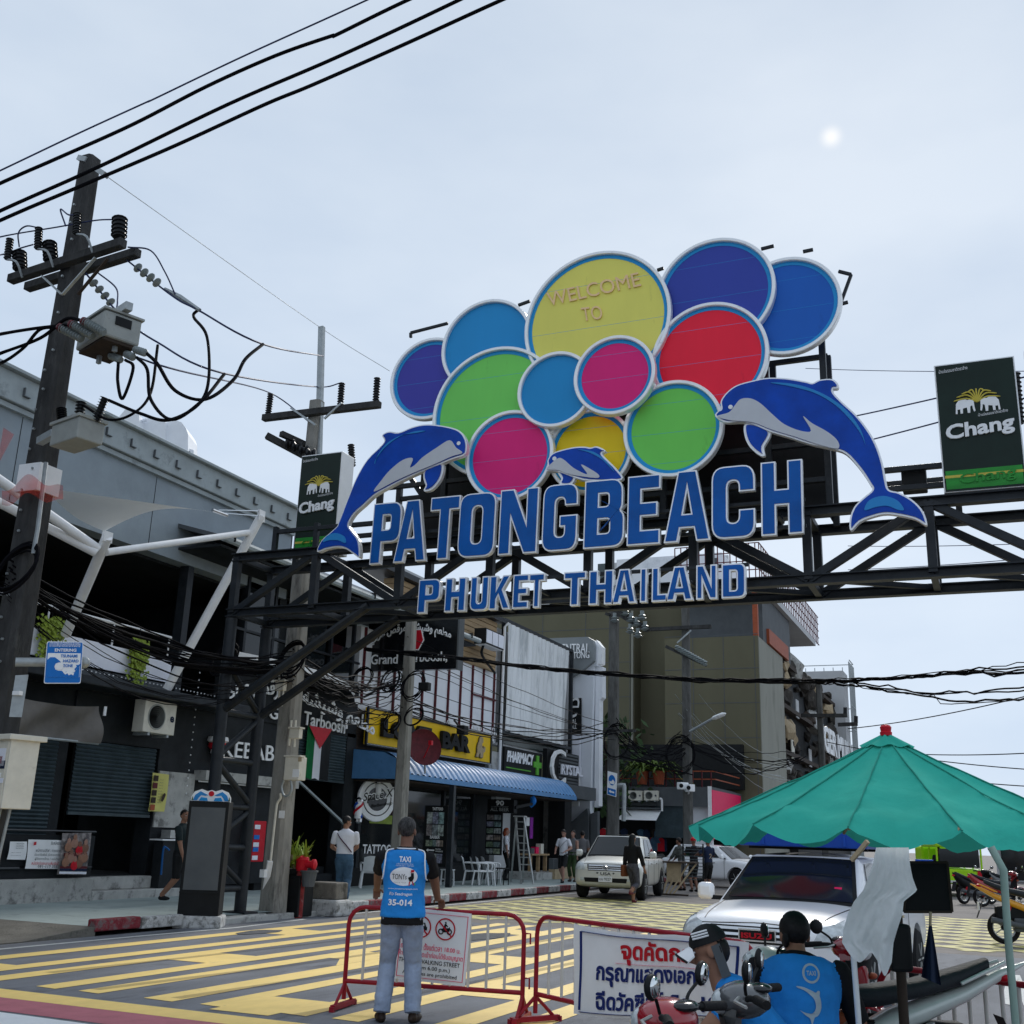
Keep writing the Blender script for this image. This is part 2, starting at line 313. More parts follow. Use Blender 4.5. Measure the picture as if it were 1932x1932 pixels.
def plate(loops3, m, name, parent=None, th=.03, off=0., fwdn=None, push=0., smooth=0):
    """loops of coplanar world points -> a filled plate; fwdn: the facing normal, push: distance moved along it"""
    P = [[V3(p) for p in lp] for lp in loops3]; n = V3(fwdn).normalized(); a, b, n = frame(n); o = P[0][0]
    L2 = [[((p-o).dot(a), (p-o).dot(b)) for p in lp] for lp in P]
    vs, fs = shape2(L2, th/2, off); mb = MB(); mb.add([o+a*v.x+b*v.y+n*(v.z+push) for v in vs], fs); return mb.build(name, m, parent, smooth)
def sag(p, q, s, n=14, wob=0.):
    p, q = V3(p), V3(q); o = []
    for i in range(n+1):
        t = i/n; o.append(p.lerp(q, t)+V3((0, 0, -4*s*t*(1-t)))+(V3((random.uniform(-1, 1), random.uniform(-1, 1), random.uniform(-1, 1)))*wob if 0 < i < n else V3()))
    return o
def spl(pts, k=6):                                                   # Catmull-Rom through points
    P = [V3(p) for p in pts]; P = [P[0]*2-P[1]]+P+[P[-1]*2-P[-2]]; o = []
    for i in range(1, len(P)-2):
        for j in range(k):
            t = j/k; a, b, c, d = P[i-1:i+3]
            o.append(.5*((2*b)+(c-a)*t+(2*a-5*b+4*c-d)*t*t+(3*b-a-3*c+d)*t*t*t))
    return o+[P[-2]]
def spl2(pts, k=5):                                                  # closed, 2-D
    n = len(pts); o = []
    for i in range(n):
        a, b, c, d = (np.array(pts[(i+j-1) % n], float) for j in range(4))
        for j in range(k):
            t = j/k; o.append(tuple(.5*((2*b)+(c-a)*t+(2*a-5*b+4*c-d)*t*t+(3*b-a-3*c+d)*t*t*t)))
    return o
# ============================================================ ground, road, markings, pavement
KX, FX = -12.35, -17.0                                               # kerb line, facade line
o = struct(MB().quad((-900, -900, -.03), (900, -900, -.03), (900, 900, -.03), (-900, 900, -.03)).build('ground', 'road_brown'))
struct(MB().quad((KX, -30, 0), (40, -30, 0), (40, 20.9, 0), (KX, 20.4, 0)).build('road', 'asphalt'))
struct(MB().quad((KX-1.2, 20.4, -.002), (40, 20.9, -.002), (40, 160, -.002), (KX-1.2, 160, -.002)).build('street', 'road_brown'))
b = MB()                                                             # near box: long stripes in pairs, linked by cross bars
z = .004
keepx = lambda a: a < -2
X0s = [(-11.35, -11.05), (-10.48, -10.2), (-9.9, -9.6), (-9.02, -8.74), (-8.47, -8.19), (-7.66, -7.3), (-7.0, -6.74), (-6.1, -5.82), (-5.57, -5.28), (-4.68, -4.38), (-4.1, -3.82), (-3.2, -2.92), (-2.6, -2.32), (-1.75, -1.45), (-1.15, -.88), (-.3, 0), (.3, .6), (1.2, 1.5), (1.8, 2.1)]
X0s = [q for q in X0s if q[0] < -2]
for i, (a, c) in enumerate(X0s):
    y0 = 9.15 if i not in (0, 1, 2) else 6.0
    b.add([(a, y0, z), (c, y0-.03, z), (c, 20.6, z), (a, 20.6, z)], [(0, 1, 2, 3)])
for i in range(1, len(X0s)-1, 2):                                    # bars close the wide gaps in turn
    a, c = X0s[i-1][1], X0s[i][0]
    for k in range(-1, 4):
        y = {1: 9.27, 3: 11.83, 5: 13.3, 7: 8.95, 9: 11.2}.get(i, 9+(i*1.3) % 4)+k*(5.15 if i != 1 else 6.4)
        if 8.9 < y < 20: b.add([(a, y, z), (c, y, z), (c, min(y+1.02, 20.6), z), (a, min(y+1.02, 20.6), z)], [(0, 1, 2, 3)])
for a, c in ((-8.19, -7.66),): b.add([(a+.1, 13.4, z+.0015), (c, 12.6, z+.0015), (c, 15.2, z+.0015), (a+.1, 15, z+.0015)], [(0, 1, 2, 3)])
b.add([(-9.6, 8.83, z), (-2, 8.74, z), (-2, 8.35, z), (-9.6, 8.42, z)], [(0, 1, 2, 3)])
b.add([(-9.6, 8.83, z), (-9.6, 8.42, z), (-10.9, 8.75, z), (-10.9, 9.2, z)], [(0, 1, 2, 3)])
struct(b.build('yellow_road_marking', 'yellow_paint'))
struct(MB().quad((-11, 8.72, .003), (-11, 7.9, .003), (3, 7.68, .003), (3, 8.3, .003)).build('red_road_strip', 'pink_paint'))
b = MB(); b.quad((-11, 7.9, .003), (-11, 4.5, .003), (-6.2, 4.5, .003), (-6.2, 7.73, .003)); struct(b.build('white_crossing_stripe', 'white_paint'))
b = MB()                                                             # far box: a diagonal lattice
z = .003
def clipped(p, q, w):
    d = (V3(q)-V3(p)).normalized(); n = V3((-d.y, d.x, 0))*w/2; return [V3(p)+n, V3(p)-n, V3(q)-n, V3(q)+n]
for fam in (1, -1):
    for k in range(-60, 60):
        c = k*1.15; pts = []
        for X, Y in ((-11.9, None), (7, None), (None, 21.3), (None, 31.5)):
            if X is None: X = (Y-26)*fam*1.15+c
            else: Y = 26+(X-c)*fam/1.15
            if -11.91 <= X <= 7.01 and 21.29 <= Y <= 31.51: pts.append((X, Y, z+(.0015 if fam < 0 else 0)))
        if len(pts) >= 2:
            p, q = min(pts), max(pts)
            if (V3(q)-V3(p)).length > .4: b.add(clipped(p, q, .27), [(0, 1, 2, 3)])
struct(b.build('yellow_lattice_marking', 'old_yellow'))
b = MB()
for P in (((-11.98, 4), (-11.9, 14)), ((-11.9, 14), (-11.82, 16.2)), ((-11.82, 16.2), (-12.05, 18.6)), ((-12.2, 19.4), (-12.22, 30)), ((-12.22, 30), (-12.1, 60))):
    b.add([V3((x, y, .004)) for x, y in ((P[0][0]-.05, P[0][1]), (P[0][0]+.05, P[0][1]), (P[1][0]+.05, P[1][1]), (P[1][0]-.05, P[1][1]))], [(0, 1, 2, 3)])
struct(b.build('white_edge_line', 'white_road'))
b = MB()                                                             # big white letters on the asphalt behind the truck
for poly in (((1300, 1330), (1345, 1230), (1435, 1235), (1400, 1325)), ((1415, 1325), (1560, 1245), (1625, 1250), (1480, 1330)), ((1640, 1285), (1665, 1260), (1755, 1265), (1750, 1300)), ((1750, 1500), (1805, 1275), (1900, 1280), (1850, 1520)), ((1850, 1300), (1900, 1280), (1990, 1500), (1930, 1520))):
    b.add([fz(zH(*p), .005) for p in poly], [tuple(range(4))])
struct(b.build('white_road_letters', 'white_road'))
for cx_, cy_, rx_, ry_ in ((-11.05, 15.75, .22, .55), (-8.0, 17.6, .3, 1.0)):
    struct(MB().add([(cx_+rx_*math.cos(a)*(1+.15*math.sin(3*a)), cy_+ry_*math.sin(a)*(1+.1*math.cos(5*a)), .0075) for a in np.linspace(0, 6.283, 25)[:-1]], [tuple(range(24))]).build('asphalt_patch', 'patch' if 'patch' in MT else mat('patch', (.10, .105, .115), .9, var=.2, sc=6, bump=.5, bsc=100)))
b = MB()
for x0, y0, x1, y1 in ((-7.4, 9.3, -6.9, 19), (-5.9, 9.1, -5.2, 19.5), (-9.7, 10, -9.3, 20), (-8.4, 9.3, -8.0, 16)):
    P = spl([(x0, y0, 0), ((x0+x1)/2+.12, (y0+y1)/2, 0), (x1, y1, 0)], 10); b.add([q for p in P for q in ((p.x-.07, p.y, .0065), (p.x+.07, p.y, .0065))], [(2*i, 2*i+1, 2*i+3, 2*i+2) for i in range(len(P)-1)])
mat('tyre_film', (.09, .09, .095), .9, alpha=.28, var=.3, sc=4); struct(b.build('tyre_mark', 'tyre_film'))
# pavement: a slab whose corner ramps down at the crossing
PZ = .13
b = MB(); b.add([(-60, 13.55, PZ), (KX-.15, 13.55, PZ), (KX-.15, 20, PZ), (KX-1.3, 73, PZ), (KX-1.3, 200, PZ), (-60, 200, PZ)], [(0, 1, 2, 3, 4, 5)]); struct(b.build('pavement', 'pavement'))
struct(MB().add([(-60, 13.55, PZ), (KX-.02, 13.55, PZ), (KX-.02, 12.2, .012), (-60, 12.2, .012), (KX-.02, -20, .012), (-60, -20, .012), (KX-.02, 13.55, -.03), (KX-.02, 12.2, -.03), (KX-.02, -20, -.03)], [(0, 3, 2, 1), (3, 5, 4, 2), (1, 2, 7, 6), (2, 4, 8, 7)]).build('pavement_ramp', 'ramp'))
ks = MB().box((0, 0, 0), (.17, .96, .17)).build('kerb_stone', 'kerb_red', None, bev=.02)
kb = bpy.data.objects.new('kerb', None); COL.objects.link(kb); kb.location = (KX, 13.5, 0); struct(kb); MW[kb.name] = Matrix.Translation(V3((KX, 13.5, 0)))
ks.parent = kb; ks.location = (-.075, .5, .06); white_me = ks.data.copy(); white_me.materials.clear(); white_me.materials.append(MT['kerb_white'])
for i in range(1, 60):
    if 2 <= i <= 5: continue
    c = ks.copy(); c.data = ks.data if i % 2 == 0 else white_me; COL.objects.link(c); c.parent = kb; c.location = (-.075-.02*max(0, i-6), .5+i, .045); c.name = 'kerb_stone'
b = MB(); b.bb((KX-.16, 15.5, -.02), (KX, 19.6, .10)); c = b.build('kerb_block', 'concrete', kb, bev=.02)
# ============================================================ the arch across the street with its sign
GY = 16.4; GB = 17.5; ZL, ZH, XL, XR = 5.38, 6.43, -12.72, 4.6
arch = thing('street_arch', 'black steel truss arch spanning the street on lattice legs', 'arch', (XL, GY, 0))
def bm(n, p, q, w, h=None, m='steel_black'): return MB().beam(p, q, w, h).build(n, m, arch, bev=.006)
def ibeam(n, p, q, w=.2, h=.2):
    p, q = V3(p), V3(q); a, bb_, t = frame(q-p); b = MB()
    for sgn in (-1, 1): b.box((p+q)/2+bb_*sgn*(h/2-.01), (w, .02, (q-p).length), (a, bb_, t))
    b.box((p+q)/2, (.02, h-.04, (q-p).length), (a, bb_, t)); return b.build(n, 'steel_black', arch)
for Y in (GY, GB):
    for Z in (ZL, ZH): ibeam('chord', (XL-.1, Y, Z), (XR+.3, Y, Z), .17, .15)
nb = 10; step = (XR-XL)/nb
for i in range(nb+1):
    x = XL+i*step
    for Y in (GY, GB): bm('truss_post', (x, Y, ZL), (x, Y, ZH), .13)
    for Z in (ZL, ZH): bm('cross_tie', (x, GY, Z), (x, GB, Z), .10)
    if i < nb:
        a, c = ((ZL, ZH) if i % 2 == 0 else (ZH, ZL))
        for Y in (GY+.02, GB+.02): bm('truss_diagonal', (x, Y, a), (x+step, Y, c), .12, .12)
        bm('floor_brace', (x, GY, ZL+.02), (x+step, GB, ZL+.02), .08)
# legs: pairs of round tubes laced together
for X, sg in ((XL, 1), (XR, -1)):
    tb = [(X, GY, 0), (X+.35*sg*0, GB, 0)]
    for Y in (GY, GB):
        MB().tube([(X, Y, .12), (X, Y, ZL-.1)], .11, 14).build('leg_tube', 'steel_black', arch, 40)
    zz = [.55, 1.25, 1.95, 2.75, 3.6, 4.5]
    for i, zc in enumerate(zz):
        MB().tube([(X, GY, zc), (X, GB, zc)], .06, 10).build('lacing', 'steel_black', arch, 40)
        if i < len(zz)-1: MB().tube([(X, GY, zc+.05), (X, GB, zz[i+1]-.05)] if i % 2 else [(X, GB, zc+.05), (X, GY, zz[i+1]-.05)], .06, 10).build('lacing', 'steel_black', arch, 40)
    for Y in (GY, GB):
        MB().tube([(X, Y, 3.6), (X+sg*2.9, Y, ZL)], .085, 8).build('knee_brace', 'steel_black', arch, 40)
        MB().box((X, Y, .13), (.5, .4, .05)).build('base_plate', 'steel_black', arch)
    MB().bb((X-.35, GY-.3, 0), (X+.35, GB+.35, .12)).build('plinth', 'concrete', arch, bev=.02)
# a second frame on top that carries the balls
FZ = 9.35
for x in (-9.9, -8.6, -6.6, -4.6, -2.9, -2.0):
    for Y in (GY+.25, GB-.15): bm('sign_post', (x, Y, ZH), (x, Y, FZ if -7 < x < -1 else 8.4), .10)
for zc in (7.0, 7.6, 8.3): 
    for Y in (GY+.25, GB-.15): bm('sign_rail', (-9.9, Y, zc), (-1.98, Y, zc), .08)
for zc, a, c in ((9.35, -6.6, -2.0), (6.95, -12.1, -9.9), (7.05, -1.3, 1.2), (6.75, -1.3, 1.2)):
    for Y in (GY+.25, GB-.15): bm('sign_rail', (a, Y, zc), (c, Y, zc), .08)
for x in (-12.1, -11.2, -.2, 1.2):
    for Y in (GY+.25, GB-.15): bm('sign_post', (x, Y, ZH), (x, Y, 7.05), .09)
for x0, x1 in ((-9.9, -8.6), (-8.6, -6.6), (-2.9, -2.0)):
    bm('sign_brace', (x0, GB-.15, 6.5), (x1, GB-.15, 8.3), .09); bm('sign_brace', (x1, GB-.13, 6.5), (x0, GB-.13, 8.3), .09)
MB().bb((-9.3, GB-.45, ZH+.1), (-2.05, GB-.35, 8.7)).build('back_panel', 'black', arch)
for p, q in (((775, 637), (775, 628)), ((775, 628), (845, 610)), ((978, 576), (1000, 568)), ((1240, 510), (1252, 506)), ((1436, 470), (1460, 464)), ((1515, 475), (1534, 471)), ((1582, 512), (1606, 518)), ((1606, 518), (1585, 575)), ((1582, 575), (1600, 570))):
    bm('sign_bracket', fy(p, GY+.35), fy(q, GY+.35), .05)
MB().box(fy((1725, 905), GY+.5), (.35, .3, .38)).build('control_box', 'black', arch, bev=.02)
SY = GY-.32                                                          # plane of the sign faces
def circ(p1, p2, p3, Y):
    a, b, c = (fy(p, Y) for p in (p1, p2, p3)); ax, ay, bx, by, cx, cy = a.x, a.z, b.x, b.z, c.x, c.z
    d = 2*(ax*(by-cy)+bx*(cy-ay)+cx*(ay-by))
    ux = ((ax*ax+ay*ay)*(by-cy)+(bx*bx+by*by)*(cy-ay)+(cx*cx+cy*cy)*(ay-by))/d; uy = ((ax*ax+ay*ay)*(cx-bx)+(bx*bx+by*by)*(ax-cx)+(cx*cx+cy*cy)*(bx-ax))/d
    return V3((ux, Y, uy)), math.hypot(ax-ux, ay-uy)
BL = C('1e86c0')
discs = [('violet', 'violet disc with white rim, far left of the sign', '3a3a96', 7, (zC(260, 870), zC(470, 635), zC(420, 1090)), 1),
 ('blue', 'sky blue disc with white rim between violet and yellow discs', '1b83bd', 6, (zC(855, 422), zC(640, 525), zC(557, 700)), 0),
 ('yellow', 'big yellow disc lettered in peach, the largest of the sign', 'd3cc62', 4.5, (zC(1033, 640), zC(1540, 168), zC(1845, 560)), 1),
 ('green', 'green disc on the left beside the small blue disc', '6cc258', 4, (zC(538, 1030), zC(640, 845), zC(870, 712)), 1),
 ('sky', 'small sky blue disc left of the small magenta disc', '1b83bd', 2, (zC(1018, 960), zC(1180, 1172), zC(1235, 752)), 0),
 ('mag', 'small magenta disc in the middle below the yellow one', 'd01e70', 1, (zC(1590, 672), zC(1335, 920), zC(1785, 880)), 1),
 ('mag', 'large magenta disc standing above the blue capital letters', 'd01e70', 3, (zC(717, 1370), zC(870, 1102), zC(1192, 1200)), 1),
 ('gold', 'golden yellow disc half hidden behind the small dolphin', 'e8c118', 5, (zC(1180, 1410), zC(1620, 1330), zC(1240, 1480)), 1),
 ('violet', 'large violet disc at the top right of the sign', '2f3f97', 6, (zF(410, 70), zF(140, 190), zF(648, 400)), 1),
 ('blue', 'deep blue disc at the far right of the sign', '1457ad', 7, (zF(790, 158), zF(998, 350), zF(750, 652)), 1),
 ('red', 'bright red disc with white rim below the large violet disc', 'e01c38', 5, (zF(390, 408), zF(634, 640), zF(130, 510)), 1),
 ('green', 'green disc on the right above the letters A and C', '69c152', 3.5, (zF(200, 818), zF(410, 1040), zC(1590, 1200)), 1)]
for nm, lab, hx, lay, pts, ring in discs:
    c, r = circ(*pts, SY); yy = SY+(lay-4)*.07
    k = 'disc_'+hx
    if k not in MT: mat(k, tuple(min(.95, v*1.28) for v in C(hx, 1.0)), .45, var=.05, sc=1.2, spec=.25, stretch=(1, 1, .3), dirt=(tuple(v*.62 for v in C(hx, 1.0)), .35, 3.5, .6))
    if 'ring_blue' not in MT: mat('ring_blue', C('1f8cc8', 1.2), .45, var=.04, spec=.25)
    t = thing('disc_sign', lab, 'sign', (c.x, yy, c.z-r), 0, 'coloured discs of the welcome sign')
    cc = V3((c.x, yy, c.z)); R = r
    MB().lathe([(R-.062, .10), (R-.062, -.02), (R-.052, -.032), (R-.012, -.032), (R, -.02), (R, .09), (R-.05, .09), (R-.062, .07)], cc, 72, (0, 1, 0), False).build('rim', 'chrome_white', t, 30)
    MB().lathe([(R-.05, .03), (R-.05, .05)], cc, 64, (0, 1, 0)).build('face', k, t, 30)
    if ring:
        MB().lathe([(R-.06, -.001), (R-.06, -.006), (R-.125, -.006), (R-.125, -.001)], cc+V3((0, .03, 0)), 64, (0, 1, 0), False).build('border', 'ring_blue', t, 30)
    MB().lathe([(R-.35, .2), (R-.35, .3)], cc, 32, (0, 1, 0)).build('backing', 'black', t)
    for k_ in range(3 if R > .7 else 2):                                # sheet seams and rim screws
        zz = c.z+R*(.55-.62*k_); hw = math.sqrt(max(.01, (R-.13)**2-(zz-c.z)**2)); MB().bb((c.x-hw, yy+.0295, zz), (c.x+hw, yy+.031, zz+.004)).build('seam', 'ring_blue' if ring else 'disc_'+hx, t)
    if nm == 'yellow':
        yt = t; mat('peach', C('f4cf9c', 1), .5, var=.08); f2 = yy+.02
        P = lambda x, y: fy(zC(x, y), f2)
        text('WELCOME', P(1172, 482), P(1688, 368), .42, 'peach', t, th=.012, bold=.0, tl=P(1157, 407))
        text('TO', P(1362, 565), P(1475, 552), .42, 'peach', t, th=.012, bold=.0, tl=P(1350, 490))
# block letters
s_ = .25
def rnd(lp, k=5):
    o = []; n = len(lp)
    for i, p in enumerate(lp):
        r = p[2] if len(p) > 2 else 0
        if not r: o.append((p[0], p[1])); continue
        a = np.array(p[:2], float); u = np.array(lp[i-1][:2])-a; v = np.array(lp[(i+1) % n][:2])-a
        u = u/np.linalg.norm(u)*r; v = v/np.linalg.norm(v)*r
        for j in range(k+1):
            t = j/k; o.append(tuple((a+u)*(1-t)**2+2*a*t*(1-t)+(a+v)*t*t))
    return o
def glyph(ch):
    s, w = .25, .70; q = .13; r = .2; i_ = .1
    G = {'P': (w, [[(0, 0), (s, 0), (s, .35), (w, .35, r), (w, 1, r), (0, 1)], [(s, .55), (s, .8), (w-s, .8, .06), (w-s, .55, .06)]]),
     'A': (.8, [[(0, 0), (.23, 0), (.275, .19), (.525, .19), (.57, 0), (.8, 0), (.56, 1), (.24, 1)], [(.32, .38), (.4, .76), (.48, .38)]]),
     'T': (.72, [[(.235, 0), (.485, 0), (.485, .79), (.72, .79), (.72, 1), (0, 1), (0, .79), (.235, .79)]]),
     'O': (w, [[(0, 0, r), (w, 0, r), (w, 1, r), (0, 1, r)], [(s, .2, i_), (s, .8, i_), (w-s, .8, i_), (w-s, .2, i_)]]),
     'N': (.74, [[(0, 0), (.22, 0), (.22, .56), (.49, 0), (.74, 0), (.74, 1), (.52, 1), (.52, .46), (.26, 1), (0, 1)]]),
     'G': (w, [[(0, 0, r), (w, 0, r), (w, .52), (w*.5, .52), (w*.5, .36), (w-s, .36), (w-s, .2, .08), (s, .2, i_), (s, .8, i_), (w-s, .8, i_), (w-s, .68), (w, .68), (w, 1, r), (0, 1, r)]]),
     'B': (w, [[(0, 0), (w, 0, r), (w, .5, .1), (w-.07, .53, .02), (w-.03, .56, .08), (w-.03, 1, r), (0, 1)], [(s, .2), (s, .42), (w-s, .42, .06), (w-s, .2, .06)], [(s, .6), (s, .8), (w-s-.02, .8, .06), (w-s-.02, .6, .06)]]),
     'E': (.6, [[(0, 0), (.6, 0), (.6, .2), (s, .2), (s, .41), (.55, .41), (.55, .6), (s, .6), (s, .8), (.6, .8), (.6, 1), (0, 1)]]),
     'C': (w, [[(0, 0, r), (w, 0, r), (w, .38), (w-s, .38), (w-s, .2, i_), (s, .2, i_), (s, .8, i_), (w-s, .8, i_), (w-s, .64), (w, .64), (w, 1, r), (0, 1, r)]]),
     'H': (.72, [[(0, 0), (s, 0), (s, .4), (.47, .4), (.47, 0), (.72, 0), (.72, 1), (.47, 1), (.47, .61), (s, .61), (s, 1), (0, 1)]]),
     'U': (w, [[(0, 0, r), (w, 0, r), (w, 1), (w-s, 1), (w-s, .2, i_), (s, .2, i_), (s, 1), (0, 1)]]),
     'K': (.76, [[(0, 0), (s, 0), (s, .3), (.32, .42), (.5, 0), (.76, 0), (.47, .58), (.74, 1), (.48, 1), (s, .6), (s, 1), (0, 1)]]),
     'I': (s, [[(0, 0), (s, 0), (s, 1), (0, 1)]]), 'L': (.58, [[(0, 0), (.58, 0), (.58, .2), (s, .2), (s, 1), (0, 1)]]),
     'D': (w, [[(0, 0), (w, 0, r), (w, 1, r), (0, 1)], [(s, .2), (s, .8), (w-s, .8, .08), (w-s, .2, .08)]])}
    return G[ch]
mat('letter_blue', C('0f5fb4', .85), .25, var=.2, sc=1.4, spec=.16)
def letter(ch, bl, br, tl, parent, off=.035):
    w, loops = glyph(ch); bl, br, tl = V3(bl), V3(br), V3(tl)
    f = [[bl+(br-bl)*(x/w)+(tl-bl)*y for x, y in rnd(lp)] for lp in loops]
    plate(f, 'chrome_white', 'letter_rim', parent, .09, .006, (0, -1, 0), 0, 30)
    plate(f, 'letter_blue', 'letter_face', parent, .04, -.018, (0, -1, 0), .04)
LY = SY-.32
big = thing('letter_sign', 'tall blue block letters of the beach name with silver edges', 'sign', fy((1100, 1040), LY))
spans = [('P', 697, 755, 708, 766), ('A', 742, 806, 0, 0), ('T', 806, 866, 0, 0), ('O', 862, 935, 0, 0), ('N', 939, 1016, 0, 0), ('G', 1021, 1091, 0, 0), ('B', 1100, 1180, 0, 0), ('E', 1182, 1248, 0, 0), ('A', 1252, 1343, 0, 0), ('C', 1342, 1428, 0, 0), ('H', 1436, 1519, 0, 0)]
def row(sp, x0, yb0, x1, yb1, yt0, yt1, parent, lean):
    zb = [fy((x0, yb0), LY), fy((x1, yb1), LY)]; zt = [fy((x0, yt0), LY), fy((x1, yt1), LY)]
    for q in sp:
        q = (q[0], q[1]+2.5, q[2]-2.5); P = []
        for x in q[1:3]:
            t = (x-x0)/(x1-x0); P.append((fy((x, yb0+(yb1-yb0)*t), LY), fy((x, yt0+(yt1-yt0)*t), LY)))
        sl = (P[0][1]-P[0][0]); h = sl.z
        letter(q[0], P[0][0], P[1][0], P[0][0]+V3((lean*h, 0, h)), parent)
row(spans, 697, 1066, 1519, 1006, 954, 867, big, .02)
small = thing('letter_sign', 'smaller blue block letters of the island and country below', 'sign', fy((1100, 1140), LY))
sp2 = [('P', 787, 832), ('H', 838, 881), ('U', 886, 924), ('K', 927, 972), ('E', 976, 1012), ('T', 1002, 1028), ('T', 1062, 1108), ('H', 1110, 1160), ('A', 1154, 1203), ('I', 1207, 1223), ('L', 1229, 1262), ('A', 1256, 1310), ('N', 1313, 1356), ('D', 1361, 1410)]
sp2[4] = ('E', 966, 1000); sp2[5] = ('T', 996, 1030); sp2[3] = ('K', 922, 966)
row(sp2, 787, 1158, 1410, 1127, 1096, 1064, small, .02)
for t, zz, a, c in ((big, fy((1100, 1030), LY).z, fy((697, 1060), LY).x, fy((1519, 1006), LY).x), (small, fy((1100, 1140), LY).z, fy((787, 1150), LY).x, fy((1410, 1120), LY).x)):
    for k in (.1, .5): MB().beam((a, LY+.16, zz+k), (c, LY+.16, zz+k), .05).build('carrier_rail', 'steel_black', t)
    n = 9
    for i in range(n): x = a+(c-a)*(i+.5)/n; MB().beam((x, LY+.18, zz+.3), (x, GY-.06, zz+.3), .05).build('standoff', 'steel_black', t)
# dolphins
mat('dolphin_blue', C('0d4cbc', .85), .25, var=.22, sc=2.2, spec=.16); mat('dolphin_light', C('2b8fd6', .9), .3, var=.05); mat('dolphin_belly', (.56, .58, .62), .35, var=.04)
def dolphin(label, out, fin, belly, streak, fluke, eye, Y, zf, k=4):
    P = lambda pts, sm=True: [fy(p, Y) for p in (spl2([zf(*q) for q in pts], k) if sm else [zf(*q) for q in pts])]
    t = thing('dolphin_sign', label, 'sign', min(P(out), key=lambda p: p.z), 0, 'dolphins of the welcome sign')
    plate([P(out)], 'chrome_white', 'rim', t, .10, .005, (0, -1, 0), 0); plate([P(out)], 'dolphin_blue', 'body', t, .03, -.022, (0, -1, 0), .055)
    if fin: plate([P(fin)], 'chrome_white', 'fin_rim', t, .08, .02, (0, -1, 0), -.03); plate([P(fin)], 'dolphin_blue', 'fin', t, .03, -.02, (0, -1, 0), .02)
    plate([P(belly)], 'dolphin_belly', 'belly', t, .01, 0, (0, -1, 0), .078); plate([P(streak)], 'dolphin_light', 'streak', t, .01, 0, (0, -1, 0), .077)
    if fluke: plate([P(fluke)], 'dolphin_light', 'fluke_mark', t, .01, 0, (0, -1, 0), .077)
    e = fy(zf(*eye), Y-.08); MB().lathe([(.035, 0), (.035, .01)], e, 12, (0, 1, 0)).build('eye', 'white', t)
dolphin('large blue dolphin leaping left, tail hooked over the left end', [(715, 1230), (718, 1290), (700, 1315), (640, 1335), (575, 1362), (480, 1400), (380, 1445), (290, 1490), (210, 1535), (150, 1590), (95, 1640), (62, 1700), (85, 1740), (118, 1790), (125, 1880), (95, 1865), (50, 1835), (5, 1825), (-60, 1835), (-110, 1850), (-85, 1790), (-30, 1740), (0, 1712), (10, 1690), (30, 1640), (60, 1560), (110, 1440), (170, 1340), (240, 1270), (265, 1235), (252, 1205), (290, 1185), (345, 1190), (420, 1160), (500, 1145), (600, 1155), (680, 1180)],
 [(484, 1400), (480, 1440), (492, 1480), (482, 1506), (520, 1495), (560, 1450), (578, 1400), (574, 1360), (520, 1370)], [(630, 1235), (665, 1275), (700, 1305), (640, 1325), (540, 1370), (430, 1415), (320, 1465), (210, 1520), (250, 1460), (300, 1400), (370, 1345), (425, 1335), (410, 1385), (440, 1370), (480, 1330), (560, 1275)],
 [(495, 1183), (440, 1185), (350, 1215), (270, 1275), (220, 1340), (214, 1365), (235, 1310), (290, 1245), (370, 1205), (440, 1195)], [(-75, 1800), (-50, 1765), (-5, 1750), (40, 1765), (55, 1795), (45, 1805), (10, 1790), (-40, 1790)], (668, 1243), SY-.28, zC)
dolphin('largest blue dolphin leaping left, right end of the sign', [(370, 1000), (385, 975), (400, 965), (398, 925), (430, 880), (480, 845), (560, 822), (640, 808), (740, 812), (830, 828), (862, 835), (900, 818), (960, 815), (990, 840), (985, 858), (965, 860), (968, 885), (1010, 930), (1080, 995), (1140, 1070), (1185, 1150), (1215, 1240), (1232, 1330), (1248, 1375), (1300, 1390), (1370, 1430), (1420, 1485), (1438, 1550), (1380, 1520), (1290, 1500), (1225, 1495), (1160, 1510), (1100, 1535), (1055, 1578), (1052, 1520), (1075, 1460), (1120, 1415), (1165, 1375), (1150, 1340), (1100, 1265), (1030, 1190), (960, 1165), (850, 1140), (740, 1105), (640, 1075), (560, 1040), (500, 1028), (420, 1030)],
 [(522, 1040), (520, 1090), (540, 1140), (580, 1180), (610, 1192), (606, 1150), (640, 1080), (580, 1045)], [(380, 1005), (440, 985), (470, 950), (500, 918), (550, 915), (600, 940), (660, 995), (720, 1045), (800, 1078), (855, 1078), (815, 1005), (860, 1040), (940, 1085), (990, 1130), (990, 1168), (900, 1150), (780, 1110), (650, 1070), (560, 1035), (450, 1025)],
 [(650, 835), (760, 855), (880, 890), (980, 950), (1060, 1030), (1110, 1100), (1130, 1150), (1105, 1070), (1040, 980), (950, 910), (840, 860), (740, 838)], [(1125, 1480), (1150, 1430), (1220, 1408), (1290, 1430), (1325, 1475), (1300, 1480), (1240, 1458), (1180, 1465)], (442, 948), SY-.28, zF)
